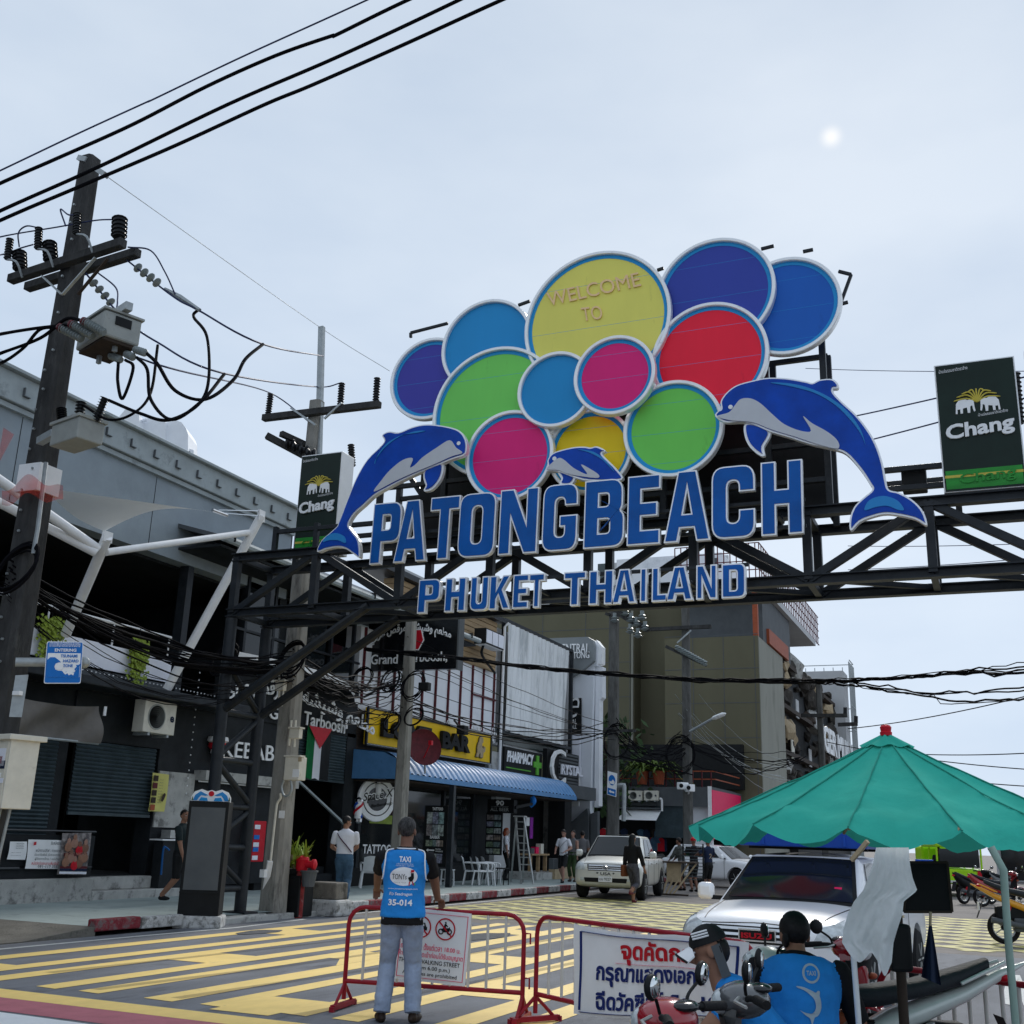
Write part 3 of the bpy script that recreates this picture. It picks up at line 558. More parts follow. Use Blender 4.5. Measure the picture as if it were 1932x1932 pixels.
dolphin('small blue dolphin peeping over the letters G and B', [(1162, 1400), (1175, 1375), (1172, 1345), (1195, 1310), (1240, 1290), (1320, 1272), (1380, 1270), (1410, 1275), (1445, 1268), (1490, 1290), (1470, 1305), (1500, 1340), (1550, 1390), (1580, 1450), (1400, 1455), (1300, 1430), (1230, 1405)],
 [(1232, 1405), (1248, 1440), (1240, 1470), (1290, 1470), (1310, 1430)], [(1170, 1395), (1225, 1340), (1260, 1340), (1320, 1390), (1395, 1425), (1360, 1370), (1420, 1400), (1460, 1430), (1440, 1445), (1300, 1425), (1230, 1400)],
 [(1340, 1285), (1430, 1300), (1500, 1350), (1545, 1410), (1480, 1345), (1410, 1305)], None, (1202, 1328), SY-.28, zC)
# two beer boards on the arch
mat('board_green', (.008, .02, .015), .35, var=.3, sc=1.5, spec=.2); mat('board_light', C('2f9a3a', .8), .3, var=.7, sc=1.2, stretch=(.4, 1, 3)); mat('palm_gold', C('c9b850'), .5)
def board(label, tl, tr, bl, br, Y, side=.35):
    p = [fy(q, Y) for q in (tl, tr, br, bl)]; t = thing('advert_board', label, 'sign', (p[2]+p[3])/2)
    w = (p[1]-p[0]).length; h = p[0].z-p[3].z; x0 = (p[0].x+p[3].x)/2; zb = min(p[3].z, p[2].z); zt = (p[0].z+p[1].z)/2; h = zt-zb; x1 = x0+w
    MB().bb((x0, Y, zb), (x1, Y+side, zt)).build('box', 'white', t, bev=.01)
    MB().bb((x0+.02, Y-.012, zb+.01), (x1-.02, Y-.002, zt-.025)).build('face', 'board_green', t)
    MB().bb((x0+.04, Y-.016, zb+.04), (x1-.04, Y-.013, zb+h*.16)).build('green_band', 'board_light', t)
    MB().bb((x0+.03, Y-.019, zb+h*.105), (x1-.03, Y-.0165, zb+h*.125)).build('glow_line', 'palm_gold', t)
    pt = lambda u, v: V3((x0+w*u, Y-.015, zb+h*v))
    text('Chang', pt(.08, .36), pt(.92, .40), h*.145, 'white', t, bold=.03, th=.03, shear=.1)
    text('Chang', pt(.2, .03), pt(.88, .05), h*.10, 'board_light', t, bold=.01, shear=.1, th=.015)
    text('น้ำแร่ธรรมชาติตราช้าง', pt(.06, .925), pt(.42, .935), h*.03, 'white', t, res=1)
    text('น้ำแร่ธรรมชาติตราช้าง', pt(.5, .555), pt(.86, .57), h*.025, 'white', t, res=1)
    b = MB()
    for i in range(9):                                               # fan of palm fronds
        a = math.radians(90+(i-4)*19); c = pt(.5, .67); rr = h*.12
        b.tube(spl([c+V3((0, 0, h*.01*0)), c+V3((math.cos(a)*rr*.55*1.1, -.01, math.sin(a)*rr*.7+h*.012)), c+V3((math.cos(a)*rr*1.35, -.01, math.sin(a)*rr*.75))], 4), [h*.006]*8+[h*.003], 5)
    b.build('palm_emblem', 'palm_gold', t)
    for sg in (-1, 1):                                               # a pair of elephants facing each other
        E = [(.0, 0), (.02, .0), (.022, .035), (.05, .035), (.05, 0), (.075, 0), (.078, .04), (.12, .045), (.125, 0), (.15, 0), (.155, .05), (.175, .06), (.18, .03), (.19, .005), (.205, .012), (.198, .05), (.195, .09), (.17, .11), (.13, .105), (.09, .12), (.04, .11), (.01, .08)]
        lp = [pt(.5+sg*(-.275+x*1.2), .59+y*.95) for x, y in E]
        plate([lp], 'white', 'elephant_emblem', t, .01, 0, (0, -1, 0), .008)
    return t
board('dark green beer board at the right end of the arch', (1760, 692), (1911, 669), (1783, 930), (1932, 915), GY-.1)
board('dark green beer board at the left behind the dolphin tail', (571, 861), (648, 850), (551, 1046), (640, 1040), GY+.75, .45)
# ============================================================ buildings along the left side (facade line X = -17)
def Fq(y0, z0, y1, z1, X=FX): return [(X, y0, z0), (X, y1, z0), (X, y1, z1), (X, y0, z1)]
def slab(t, n, m, x0, x1, y0, y1, z0, z1, bev=0): return MB().bb((x0, y0, z0), (x1, y1, z1)).build(n, m, t, bev=bev)
def ftext(s, y0, z0, y1, z1, h, m, t, X=FX+.05, **k): return text(s, (X, y0, z0), (X, y1, z1), h, m, t, **k)
# ---- A: the long grey building with the open terrace
A = thing('grey_building', 'long grey building with white balcony and dark open terrace', 'building', (-17, 17, 0))
slab(A, 'upper_wall', 'grey_panel', -17.4, -17, -8, 24.1, 7.46, 9.3)
slab(A, 'parapet', 'grey_coping', -17.45, -16.82, -8, 24.15, 9.32, 9.9, .02)
slab(A, 'coping', 'grey_coping', -17.5, -16.7, -8, 24.2, 9.9, 9.97, .01)
slab(A, 'ledge', 'grey_coping', -17.42, -16.9, -8, 24.12, 9.2, 9.3)
for i in range(14): y = 13.8+i*.75; MB().prism([(-16.79, y, 9.5), (-16.79, y+.16, 9.5), (-16.79, y+.16, 9.52), (-16.79, y+.02, 9.52), (-16.79, y+.02, 9.68), (-16.79, y, 9.68)], .05).build('bracket', 'grey_dark', A)
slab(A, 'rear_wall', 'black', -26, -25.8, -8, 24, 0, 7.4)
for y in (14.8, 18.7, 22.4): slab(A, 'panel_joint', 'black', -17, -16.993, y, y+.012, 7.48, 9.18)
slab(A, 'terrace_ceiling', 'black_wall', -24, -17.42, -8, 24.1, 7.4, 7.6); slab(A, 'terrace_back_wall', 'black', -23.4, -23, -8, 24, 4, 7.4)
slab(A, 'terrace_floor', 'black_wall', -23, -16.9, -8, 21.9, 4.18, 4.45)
slab(A, 'end_wall', 'black_wall', -23, -17.1, 24, 24.3, 0, 9.3)
for y in (20.2, 22.6): slab(A, 'column', 'steel_black', -17.3, -17.05, y, y+.2, 4.4, 7.5)
slab(A, 'balcony_panel', 'balcony_white', -16.95, -16.88, -8, 19.8, 4.66, 5.18)
slab(A, 'canopy', 'steel_black', -17.1, -16.2, -8, 21.95, 4.2, 4.38, .02); slab(A, 'canopy_upstand', 'grey_dark', -16.95, -16.9, -8, 19.8, 4.4, 4.62)
b = MB()
for i in range(60): b.ell((-16.84, 14+i*.125, 4.56-.0*i), .018, 6)
for i in range(18): b.ell((-16.84, 20.75, 2.3+i*.17), .018, 6)
stuff(b.build('light_bulb', 'white', A))
MB().tube([(-16.9, -8, 5.66), (-16.9, 19.7, 5.66)], .035, 6).build('handrail', 'white_tube', A)
for y in (14.2, 16.1, 17.9, 19.65): MB().tube([(-16.9, y, 5.15), (-16.9, y, 5.66)], .02, 6).build('rail_post', 'white_tube', A)
slab(A, 'ground_wall', 'black_wall', -17.5, -17.1, -8, 17.3, .5, 4.2); slab(A, 'lintel', 'black_wall', -17.5, -17.05, 17.3, 19.95, 3.22, 4.2)
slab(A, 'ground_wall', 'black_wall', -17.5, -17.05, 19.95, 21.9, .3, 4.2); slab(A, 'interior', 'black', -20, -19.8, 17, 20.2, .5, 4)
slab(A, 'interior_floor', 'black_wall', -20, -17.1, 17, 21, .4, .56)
def shutter(t, y0, y1, z0, z1, X=FX):
    b = MB(); n = int((z1-z0)/.075)
    for i in range(n):
        z = z0+(z1-z0)*i/n; h = (z1-z0)/n
        b.add([(X-.02, y0, z), (X+.012, y0, z+h*.45), (X-.02, y0, z+h*.93), (X-.02, y1, z), (X+.012, y1, z+h*.45), (X-.02, y1, z+h*.93)], [(0, 3, 4, 1), (1, 4, 5, 2)])
    o = stuff(b.build('shutter_slats', 'shutter', t)); slab(t, 'shutter_backing', 'black', X-.06, X-.03, y0, y1, z0, z1); slab(t, 'shutter_foot', 'shutter', X-.03, X+.02, y0, y1, z0-.06, z0); return o
shutter(A, 17.42, 19.8, 1.8, 3.2); shutter(A, 13, 17.0, .6, 3.2, -17.05)
slab(A, 'plinth', 'concrete', -17.6, -16.6, -8, 17.95, .01, .56, .02); slab(A, 'step', 'concrete', -17.2, -16.6, 17.96, 20.6, .01, .30, .02); slab(A, 'step', 'concrete', -17.2, -16.86, 17.96, 19.95, .3, .55, .02)
slab(A, 'terrace_parapet', 'black_wall', -16.8, -16.7, -8, 17.95, .57, 1.35); 
for z in (.75, 1.42): MB().tube([(-16.66, -8, z), (-16.66, 17.9, z)], .025, 6).build('rail', 'black_gloss', A)
slab(A, 'render_panel', 'concrete', -17.04, -17.0, 19.98, 21.2, 1.55, 2.75)
slab(A, 'bar_counter', 'white', -16.95, -16.6, 19.85, 20.9, 1.28, 1.31); slab(A, 'counter_front', 'black_wall', -16.9, -16.66, 19.95, 20.9, .3, 1.27)
slab(A, 'charcoal_box', 'silver_alu', -16.95, -16.7, 20.2, 20.75, 1.33, 1.5)
MB().tube(spl([(-16.62, 19.95, .58), (-16.62, 19.93, 1.1), (-16.6, 19.98, 1.14), (-16.55, 20.05, 1.08)], 4), .022, 6).build('water_pipe', 'blue_plastic', A)
# eave of the roof next door, with its gutter
Bd = thing('restaurant_building', 'dark restaurant front with white Arabic lettering and open shutter', 'building', (-17, 25, 0))
def strip(name, p0, p1, X0, X1, dz, th, m, t):
    a, c = V3(p0), V3(p1); b = MB(); b.add([(X0, a.y, a.z), (X0, c.y, c.z), (X1, c.y, c.z+dz), (X1, a.y, a.z+dz), (X0, a.y, a.z-th), (X0, c.y, c.z-th), (X1, c.y, c.z+dz-th), (X1, a.y, a.z+dz-th)], [(0, 1, 2, 3), (4, 7, 6, 5), (0, 4, 5, 1), (1, 5, 6, 2), (2, 6, 7, 3), (3, 7, 4, 0)]); return b.build(name, m, t)
strip('eave', (0, 19.6, 7.95), (0, 33.5, 7.95), -15.7, -17.6, .55, .1, 'grey_dark', Bd)
MB().tube([(-15.68, 19.6, 7.9), (-15.68, 33.5, 7.9)], .09, 8).build('gutter', 'grey_coping', Bd)
for i in range(9): MB().bb((-15.8, 19.9+i*1.6, 7.86), (-15.56, 19.93+i*1.6, 8.02)).build('gutter_bracket', 'black', Bd)
slab(Bd, 'soffit', 'black_wall', -17.6, -15.8, 19.7, 33.5, 7.72, 7.78)
slab(Bd, 'rear_wall', 'black', -24, -23.8, 24.3, 34, 0, 8.4); slab(Bd, 'party_wall', 'black', -24, -17.4, 28.25, 28.4, 0, 8.4)
slab(Bd, 'roof', 'grey_light', -26, -17.5, 24.2, 34, 8.4, 8.8)
slab(Bd, 'upper_back_wall', 'black', -21.4, -21, 24.3, 34, 4.2, 8.4); slab(Bd, 'upper_floor', 'black_wall', -21, -16.9, 22, 28, 5.35, 5.6)
for y in (22.4, 23.6, 25, 26.4, 27.6): slab(Bd, 'mullion', 'steel_black', -17.05, -16.95, y, y+.09, 5.6, 7.7)
for i, y in enumerate((22.45, 23.7, 25.1, 26.5)): slab(Bd, 'window_pane', 'glass_dark', -17.02, -17.0, y+.06, y+1.1, 5.62, 6.7 if i % 2 else 7.6)
slab(Bd, 'upper_rail', 'steel_black', -17.02, -16.94, 22, 28, 6.3, 6.36)
b = MB()
for i in range(24):                                                  # white curved canopy edge
    a = i/24*math.pi; pass
MB().grid(lambda u, v: (-16.9+1.0*math.sin(math.pi*min(1, u*1.05)), 22.2+u*5.9, 5.75-.45*u+.0*v-.16*v), 24, 1).build('white_canopy_edge', 'white_tube', Bd)
MB().grid(lambda u, v: (-16.92+(.97*math.sin(math.pi*min(1, u*1.05)))*v, 22.2+u*5.9, 5.74-.45*u), 24, 3).build('canopy_soffit', 'black_wall', Bd)
slab(Bd, 'fascia', 'black_wall', -17.3, -17.0, 21.9, 28.15, 4.2, 5.3); slab(Bd, 'front_wall', 'black_wall', -17.4, -17.05, 21.9, 25.2, .3, 4.2); slab(Bd, 'pier', 'black_wall', -17.4, -17.0, 27.7, 28.2, .3, 4.3)
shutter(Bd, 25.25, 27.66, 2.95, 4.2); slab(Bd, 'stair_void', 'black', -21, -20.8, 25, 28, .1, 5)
for i in range(4): slab(Bd, 'stair', 'black_wall', -17.0-.3*i-.3, -16.85-.3*i, 25.2, 27.7, .14, .3+.17*i)
MB().beam((-17.1, 25.3, 2.95), (-16.6, 27.3, 1.75), .08, .05).build('sliding_arm', 'grey_coping', Bd)
ftext(arab('مطعم وشيشه'), 24.75, 4.6, 28.6, 4.1, .62, 'white', Bd, X=-16.7, bend=.06, bold=.015, th=.03); ftext(arab('ومرقص عربي'), 21.9, 4.45, 24.6, 4.75, .6, 'white', Bd, bend=.03, bold=.015, th=.03)
ftext('Grand', 23.75, 4.28, 25.15, 4.34, .33, 'white', Bd, bold=.01, th=.03); ftext('Tarboosh', 25.32, 4.30, 27.42, 4.25, .36, 'white', Bd, bold=.01, th=.03)
ftext('KEBAB', 22.0, 3.22, 24.1, 3.25, .38, 'white', Bd, bold=.005, th=.03)
slab(Bd, 'ledge', 'concrete', -17.05, -16.7, 21.2, 25, 2.62, 2.84); slab(Bd, 'light_tube', 'white', -16.9, -16.85, 21.2, 25, 2.58, 2.61)
b = MB(); P = lambda y, z: (-16.93, y, z)
for i, (w, m) in enumerate(((.26, 0), (.22, 1), (.15, 0), (.08, 1))):
    MB().lathe([(w*.6, -.06), (w, 0), (w*.9, .09)], (-16.9, 21.75, 3.55-.14*i), 16).build('kebab_emblem', ('white', 'red')[m], Bd, 40)
MB().tube([(-16.9, 21.75, 3.6), (-16.9, 21.75, 3.95)], .025, 6).build('kebab_skewer', 'white', Bd)
c = fx(zB(150, 580), -16.7); MB().lathe([(.01, -.03), (.62, -.03), (.62, .03), (.01, .03)], (0, 0, 0), 28, (1, 0, 0)).build('round_panel', 'dark_red', Bd).location = c-V3((-17, 25, 0))
f = thing('flag', 'red, black, white and green flag hanging upright below the lettering', 'flag', (-16.9, 26.1, 2.9))
def flagstrip(y0, y1, m, push=0):
    MB().grid(lambda u, v: (-16.9+.02*math.sin((y0+(y1-y0)*u)*9)+push, y0+(y1-y0)*u+.0*v, 4.28-1.36*v+.02*math.sin(5*u)), 5, 8).build('stripe', m, f, 60)
flagstrip(25.5, 25.87, 'flag_green' if mat('flag_green', C('0b6b3a', .8), .8) else '', 0); flagstrip(25.87, 26.25, 'shirt_white'); flagstrip(26.25, 26.65, 'black')
MB().add([(-16.86, 25.5, 4.29), (-16.86, 26.65, 4.3), (-16.86, 26.1, 3.72)], [(0, 2, 1)]).build('triangle', 'red', f)
# hanging banner with the second restaurant sign, turned to face the crossing
s2 = thing('restaurant_sign', 'black hanging sign with white Arabic arc above the street, red fez', 'sign', (-15.2, 29, 6))
p = [fy(q, 29) for q in (zB(1195, 70), zB(1835, 60), zB(1815, 425), zB(1180, 400))]; zt = p[1].z; zb = p[2].z; xa, xb = p[0].x, p[1].x
MB().bb((xa, 28.9, zb), (xb, 29.15, zt)).build('box', 'black_gloss', s2, bev=.02); slab(s2, 'edge', 'grey_dark', xb, xb+.05, 28.85, 29.2, zb-.03, zt+.03)
w_ = xb-xa; pt = lambda u, v: V3((xa+w_*u, 28.88, zb+(zt-zb)*v))
text(arab('مطعم وشيشه ومرقص عربي'), pt(.05, .5), pt(.93, .5), .38, 'white', s2, bend=.42, bold=.02, th=.02)
text('Grand', pt(.06, .13), pt(.36, .13), .3, 'white', s2, bold=.01, th=.02); text('Tarboosh,', pt(.44, .12), pt(.9, .12), .33, 'white', s2, bold=.01, th=.02)
plate([[pt(*q) for q in ((.46, .42), (.58, .40), (.63, .58), (.6, .78), (.5, .78), (.45, .62))]], 'white', 'fez_outline', s2, .02, .03, (0, -1, 0), .01); plate([[pt(*q) for q in ((.46, .42), (.58, .40), (.63, .58), (.6, .78), (.5, .78), (.45, .62))]], 'red', 'fez', s2, .02, 0, (0, -1, 0), .02)
for x in (xa+.3, xb-.4): MB().beam((x, 29.2, zb+.4), (-17.2, 29.4, zb+.4), .06).build('bracket', 'steel_black', s2)
# ---- C: the bar
Cb = thing('bar_building', 'bar with yellow sign, white panelled upper storey and blue awning', 'building', (-17, 33, 0))
slab(Cb, 'wall', 'bldg_white', -17.6, -17.1, 28.2, 38.2, 5.0, 7.5)
for i in range(11): slab(Cb, 'post', 'dark_red', -17.1, -17.03, 28.4+i*.95, 28.46+i*.95, 5.2, 7.5)
slab(Cb, 'rail', 'dark_red', -17.1, -17.03, 36, 38.1, 6.45, 6.5)
for i in range(10): slab(Cb, 'siding_board', 'wood', -17.5, -17.02+.015*(i % 2), 30, 37.9, 7.5+i*.19, 7.68+i*.19, .02)
slab(Cb, 'roof', 'steel_black', -18, -16.8, 29, 38.3, 9.42, 9.6); slab(Cb, 'roof_light_band', 'grey_light', -17.5, -16.95, 30, 38, 9.62, 9.75)
slab(Cb, 'sign_wall', 'wood_dark', -17.5, -17.1, 28.2, 38, 3.8, 5.05); slab(Cb, 'pier', 'concrete', -17.3, -16.95, 37.45, 38.3, 3.9, 4.6)
b = MB()
for i in range(70):
    y, z = random.uniform(33.5, 38.1), random.uniform(4.5, 5.35); r = random.uniform(.05, .11)
    b.tube([(-16.98, y+r*math.cos(a), z+r*math.sin(a)) for a in np.linspace(0, 6.28, 7)], .014, 4)
stuff(b.build('lattice_screen', 'white', Cb))
sg = thing('bar_sign', 'yellow bar sign in chunky black letters with a lion figure', 'sign', (-16.9, 33, 4.05))
P = lambda u, v, X=-16.9: V3((X, 28.5+(37.35-28.5)*u, 4.06+.02*u+1.07*v))
plate([[P(0, 0), P(1, .03), P(1, 1), P(0, 1)]], 'yellow_sign', 'panel', sg, .08, 0, (1, 0, 0), 0)
for q in ((0, 0, 1, .03), (0, 1, 1, 1), (0, 0, 0, 1), (1, .03, 1, 1)): MB().beam(P(q[0], q[1], -16.85), P(q[2], q[3], -16.85), .07).build('frame', 'steel_black', sg)
b = MB()
for i in range(110): b.ell(P(i/110, 1.0, -16.8), .016, 5); b.ell(P(i/110, 0.01, -16.8), .016, 5)
stuff(b.build('frame_bulb', 'white', sg))
text('LOVE', P(.085, .26, -16.84), P(.44, .25, -16.84), .56, 'black', sg, bold=.045, th=.12); text('BAR', P(.53, .25, -16.84), P(.775, .24, -16.84), .56, 'black', sg, bold=.045, th=.12)
lion = [(.0, .0), (.25, 0), (.3, .15), (.42, .2), (.45, 0), (.75, 0), (.78, .25), (.95, .3), (1, .5), (.85, .55), (.8, .42), (.62, .5), (.6, .68), (.72, .75), (.68, .95), (.5, 1), (.35, .92), (.3, .75), (.18, .62), (.1, .4), (.12, .2)]
plate([[P(.85+x*.085, .18+y*.68) for x, y in lion]], 'black', 'lion_shadow', sg, .02, .02, (1, 0, 0), .06); plate([[P(.85+x*.085, .18+y*.68) for x, y in lion]], 'wood_pale', 'lion_figure', sg, .04, 0, (1, 0, 0), .09)
aw = thing('awning', 'blue corrugated metal awning with curved nose below the yellow sign', 'awning', (-16.2, 35, 3))
def awf(u, v):
    y = 28.1+14.0*u; t = v; x = -17.0+1.75*t; zz = 3.86-.10*t-(.55*max(0, (t-.55)/.45)**2.2)
    return (x, y, zz+.03*math.cos(u*14/.36*2*math.pi))
MB().grid(awf, 700, 9).build('corrugated_sheet', 'blue_roof', aw, 80); MB().bb((-15.28, 28.1, 3.06), (-15.22, 42.1, 3.2)).build('gutter', 'blue_roof', aw)
MB().add([(-17, 28.09, 3.88), (-16, 28.09, 3.8), (-15.4, 28.09, 3.55), (-15.22, 28.09, 3.06), (-17, 28.09, 3.06)], [(0, 1, 2, 3, 4)]).build('end_cheek', 'blue_roof', aw)
b = MB()
for i in range(12): b.beam((-17, 28.1+.01, 3.1), (-17, 28.1, 3.1), .01)
slab(Cb, 'shopfront_wall', 'black_wall', -17.4, -17.05, 28.2, 38, .13, 3.9); slab(Cb, 'soffit', 'wood_dark', -17.2, -15.4, 28.2, 42, 3.0, 3.04)
for y in (28.5, 31.2, 33.9, 36.2): slab(Cb, 'shopfront_post', 'steel_black', -17.02, -16.92, y, y+.14, .13, 3.0)
for y0, y1 in ((28.7, 31.1), (31.4, 33.8), (34.1, 36.1)): slab(Cb, 'window_pane', 'glass_dark', -17.02, -16.98, y0, y1, .75, 2.9)
slab(Cb, 'plinth', 'black', -17.05, -16.85, 28.2, 36, .13, .62)
text('TATTOO', (-16.96, 28.9, 1.0), (-16.96, 30.6, 1.0), .26, 'white', Cb, bold=.02); slab(Cb, 'window_print', 'leaf_bright', -16.975, -16.97, 29.2, 30.8, 1.85, 2.1)
c = fx(zB(1235, 1352), -16.6); rs = thing('barber_sign', 'round white barber sign with dark badge and script lettering', 'sign', c-V3((0, 0, .66)))
nA = V3((.88, -.475, 0)); uA = V3((.475, .88, 0)); zA1 = V3((0, 0, 1))
MB().lathe([(.62, -.05), (.64, 0), (.62, .05)], c, 36, nA).build('disc', 'white', rs, 30)
MB().lathe([(.33, .052), (.33, .06)], c, 32, nA).build('badge', 'black_gloss', rs); MB().lathe([(.45, .052), (.45, .058), (.48, .058), (.48, .052)], c, 36, nA, False).build('badge_ring', 'black_gloss', rs)
Q = lambda y, z: c+uA*y+zA1*z+nA*.075
text('Space X', Q(-.53, -.19), Q(.51, .0), .36, 'white', rs, bold=.09, shear=.3); text('Space X', Q(-.5, -.16)+nA*.006, Q(.48, .02)+nA*.006, .30, 'black', rs, bold=.015, shear=.3)
text('Barbershop', Q(-.2, -.28), Q(.5, -.16), .12, 'black', rs, bold=.01, shear=.3)
MB().lathe([(.05, .12), (.09, .16), (.09, .42), (.05, .46), (.08, .5), (.05, .56)], Q(0, 0), 12).build('pole_emblem', 'white', rs)
bp = thing('barber_pole', 'spinning barber pole with blue, red and white stripes beside the round sign', 'sign', fx(zB(1100, 1530), -16.6))
a0, a1 = fx(zB(1100, 1525), -16.6), fx(zB(1105, 1335), -16.6); h_ = a1.z-a0.z; q = V3((a0.x, a0.y, a0.z))
MB().lathe([(.08, 0), (.13, .04), (.13, h_*.18), (.1, h_*.2)], q, 14).build('base_cup', 'chrome', bp); MB().lathe([(.1, h_*.8), (.13, h_*.82), (.13, h_*.9), (.06, h_*.95), (.02, h_)], q, 14).build('top_cup', 'chrome', bp); MB().lathe([(.1, h_*.2), (.1, h_*.8)], q, 14).build('tube', 'white', bp)
for k, m in ((0, 'tray_blue'), (2.1, 'red')): MB().tube([q+V3((.1*math.cos(k+t*5), .1*math.sin(k+t*5), h_*(.22+.56*t))) for t in np.linspace(0, 1, 16)], .035, 5).build('stripe', m, bp)
def pane(t, name, y0, y1, z0, z1, X, m): return MB().bb((X-.01, y0, z0), (X, y1, z1)).build(name, m, t)
for i in range(12):
    pc = [rng.uniform(.05, .5) for _ in range(3)]; g = sum(pc)/3; mat('photo%d' % i, [g*.7+x*.3 for x in pc], .4, var=.85, sc=9, dirt=((.05, .04, .05), .8, 7, .5))
def frontboard(t, q0, q1, Y, m='black', th=.1):                      # a board square to the street, facing the crossing
    p, q = fy(q0, Y), fy(q1, Y); MB().bb((p.x, Y, p.z), (q.x, Y+th, q.z)).build('board', m, t, bev=.01); return p, q, (lambda u, v, d=.006: V3((p.x+(q.x-p.x)*u, Y-d, p.z+(q.z-p.z)*v)))
def fpane(t, F, u0, v0, u1, v1, m): a, c = F(u0, v0), F(u1, v1); MB().bb((a.x, a.y-.004, a.z), (c.x, a.y, c.z)).build('photo', m, t)
tb = thing('tattoo_board', 'black display board of tattoo and barber photos by the door', 'sign', fy(zB(1650, 1800), 30.5))
p, q, F = frontboard(tb, zB(1560, 1830), zB(1745, 1400), 30.5); h_ = q.z-p.z
for s_, u0, u1, v in (('TATTOO', .34, .8, .92), ('BARBER', .3, .72, .455)): text(s_, F(u0, v), F(u1, v), h_*.05, 'white', tb, bold=.02)
n = 0
for v, hh, cnt in ((.70, .19, 3), (.50, .185, 3), (.33, .10, 5), (.06, .15, 3)):
    for i in range(cnt): fpane(tb, F, .12+.76*i/cnt, v, .12+.76*(i+.93)/cnt, v+hh, 'photo%d' % (n % 12)); n += 1
plate([[F(u, v) for u, v in ((.15, .265), (.24, .29), (.24, .275), (.5, .275), (.5, .255), (.24, .255), (.24, .24))]], 'white', 'arrow', tb, .01, 0, (0, -1, 0)); text('FACIAL', F(.56, .275), F(.8, .275), h_*.022, 'white', tb); text('MASSAGE', F(.56, .24), F(.88, .24), h_*.022, 'white', tb)
MB().bb((q.x+.05, 30.45, .13), (q.x+.2, 30.6, q.z+.6)).build('column', 'steel_black', tb)
be = thing('beer_sign', 'black hanging price sign for beer below the awning end', 'sign', fy(zD(430, 1690), 36.8))
p, q, F = frontboard(be, zD(335, 1690), zD(527, 1597), 36.8, 'black', .3); h_ = q.z-p.z
text('90', F(.32, .53), F(.63, .53), h_*.38, 'white', be, bold=.03); text('ALL BEER', F(.12, .13), F(.82, .13), h_*.26, 'silver_alu', be, bold=.02); MB().bb((p.x+.15, 36.79, p.z+h_*.46), (q.x-.2, 36.798, p.z+h_*.48)).build('rule', 'silver_alu', be)
MB().beam((q.x, 36.9, p.z+.2), fy(zD(660, 1625), 38), .1).build('arm', 'black', be); MB().tube(spl([fy(zD(640, 1640), 38), fy(zD(668, 1610), 38), fy(zD(655, 1580), 38)], 4), .1, 8).build('pipe_elbow', 'sign_blue', be)
mb_ = thing('photo_menu', 'tall black menu rack with two columns of photos under the beer sign', 'sign', fy(zD(380, 1932), 36.9))
p, q, F = frontboard(mb_, zD(318, 1990), zD(442, 1692), 36.9); 
for r in range(6):
    for cidx in range(2): fpane(mb_, F, .06+.46*cidx, .03+r*.16, .48+.46*cidx, .15+r*.16, 'photo%d' % ((r*2+cidx+5) % 12))
# ---- D: pharmacy and its sheeted scaffold
Dp = thing('pharmacy_building', 'narrow shop with plastic-sheeted upper storey above pharmacy sign', 'building', (-17, 42, 0))
slab(Dp, 'glass_storey', 'grey_light', -17.6, -17.2, 38.3, 46.5, 4.9, 9.3); slab(Dp, 'window_pane', 'glass_disc', -17.2, -17.15, 38.6, 46, 5.0, 5.5)
for y in (38.4, 45.9): slab(Dp, 'frame_post', 'steel_black', -17.05, -16.9, y, y+.15, 3.2, 9.62)
for z in (9.55, 5.3): slab(Dp, 'frame_beam', 'steel_black', -17.05, -16.88, 38.4, 46, z, z+.12)
MB().grid(lambda u, v: (-16.86+.05*math.sin(u*37)*v+.03*math.sin(u*90+3*v), 38.6+6.7*u-.3*v*u, 9.52-4.1*v), 90, 12).build('plastic_sheet', 'plastic_sheet', Dp, 60)
MB().tube([(-16.85, 38.2, 3.6), (-16.85, 38.25, 9.3), (-16.7, 38.3, 9.45)], .05, 7).build('downpipe', 'white', Dp)
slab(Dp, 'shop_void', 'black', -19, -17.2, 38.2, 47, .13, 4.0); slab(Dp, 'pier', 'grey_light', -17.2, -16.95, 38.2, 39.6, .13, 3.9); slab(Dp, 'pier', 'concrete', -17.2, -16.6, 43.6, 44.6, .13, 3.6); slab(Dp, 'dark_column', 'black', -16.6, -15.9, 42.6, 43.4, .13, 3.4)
slab(Dp, 'step', 'concrete', -17, -15.6, 39, 46.5, .13, .38); slab(Dp, 'tiled_step', 'wood_pale', -15.75, -15.5, 40.6, 45, .14, .55)
ps = thing('pharmacy_sign', 'black pharmacy sign with green cross above the awning end', 'sign', (-16.9, 40.6, 3.9))
slab(ps, 'panel', 'black', -16.98, -16.88, 38.7, 42.5, 3.75, 4.86, .01); text('PHARMACY', (-16.86, 38.85, 4.3), (-16.86, 41.45, 4.33), .42, 'white', ps, bold=.03, th=.03, shear=.1)
slab(ps, 'underline', 'green', -16.88, -16.86, 38.85, 41.3, 4.08, 4.12)
for q in (((41.55, 4.28), (42.35, 4.5)), ((41.82, 4.0), (42.08, 4.75))): slab(ps, 'cross', 'green', -16.88, -16.84+.004*q[0][0]-.16, q[0][0], q[1][0], q[0][1], q[1][1])
cs = thing('shop_sign', 'black sign with big white C and ribbed panel beside the pharmacy', 'sign', (-16.9, 44.6, 3.8))
slab(cs, 'panel', 'black', -16.9, -16.7, 42.6, 46.4, 3.75, 5.1, .01)
for i in range(9): slab(cs, 'rib', 'grey_dark', -16.7, -16.67, 43.9, 46.3, 3.85+i*.14, 3.93+i*.14)
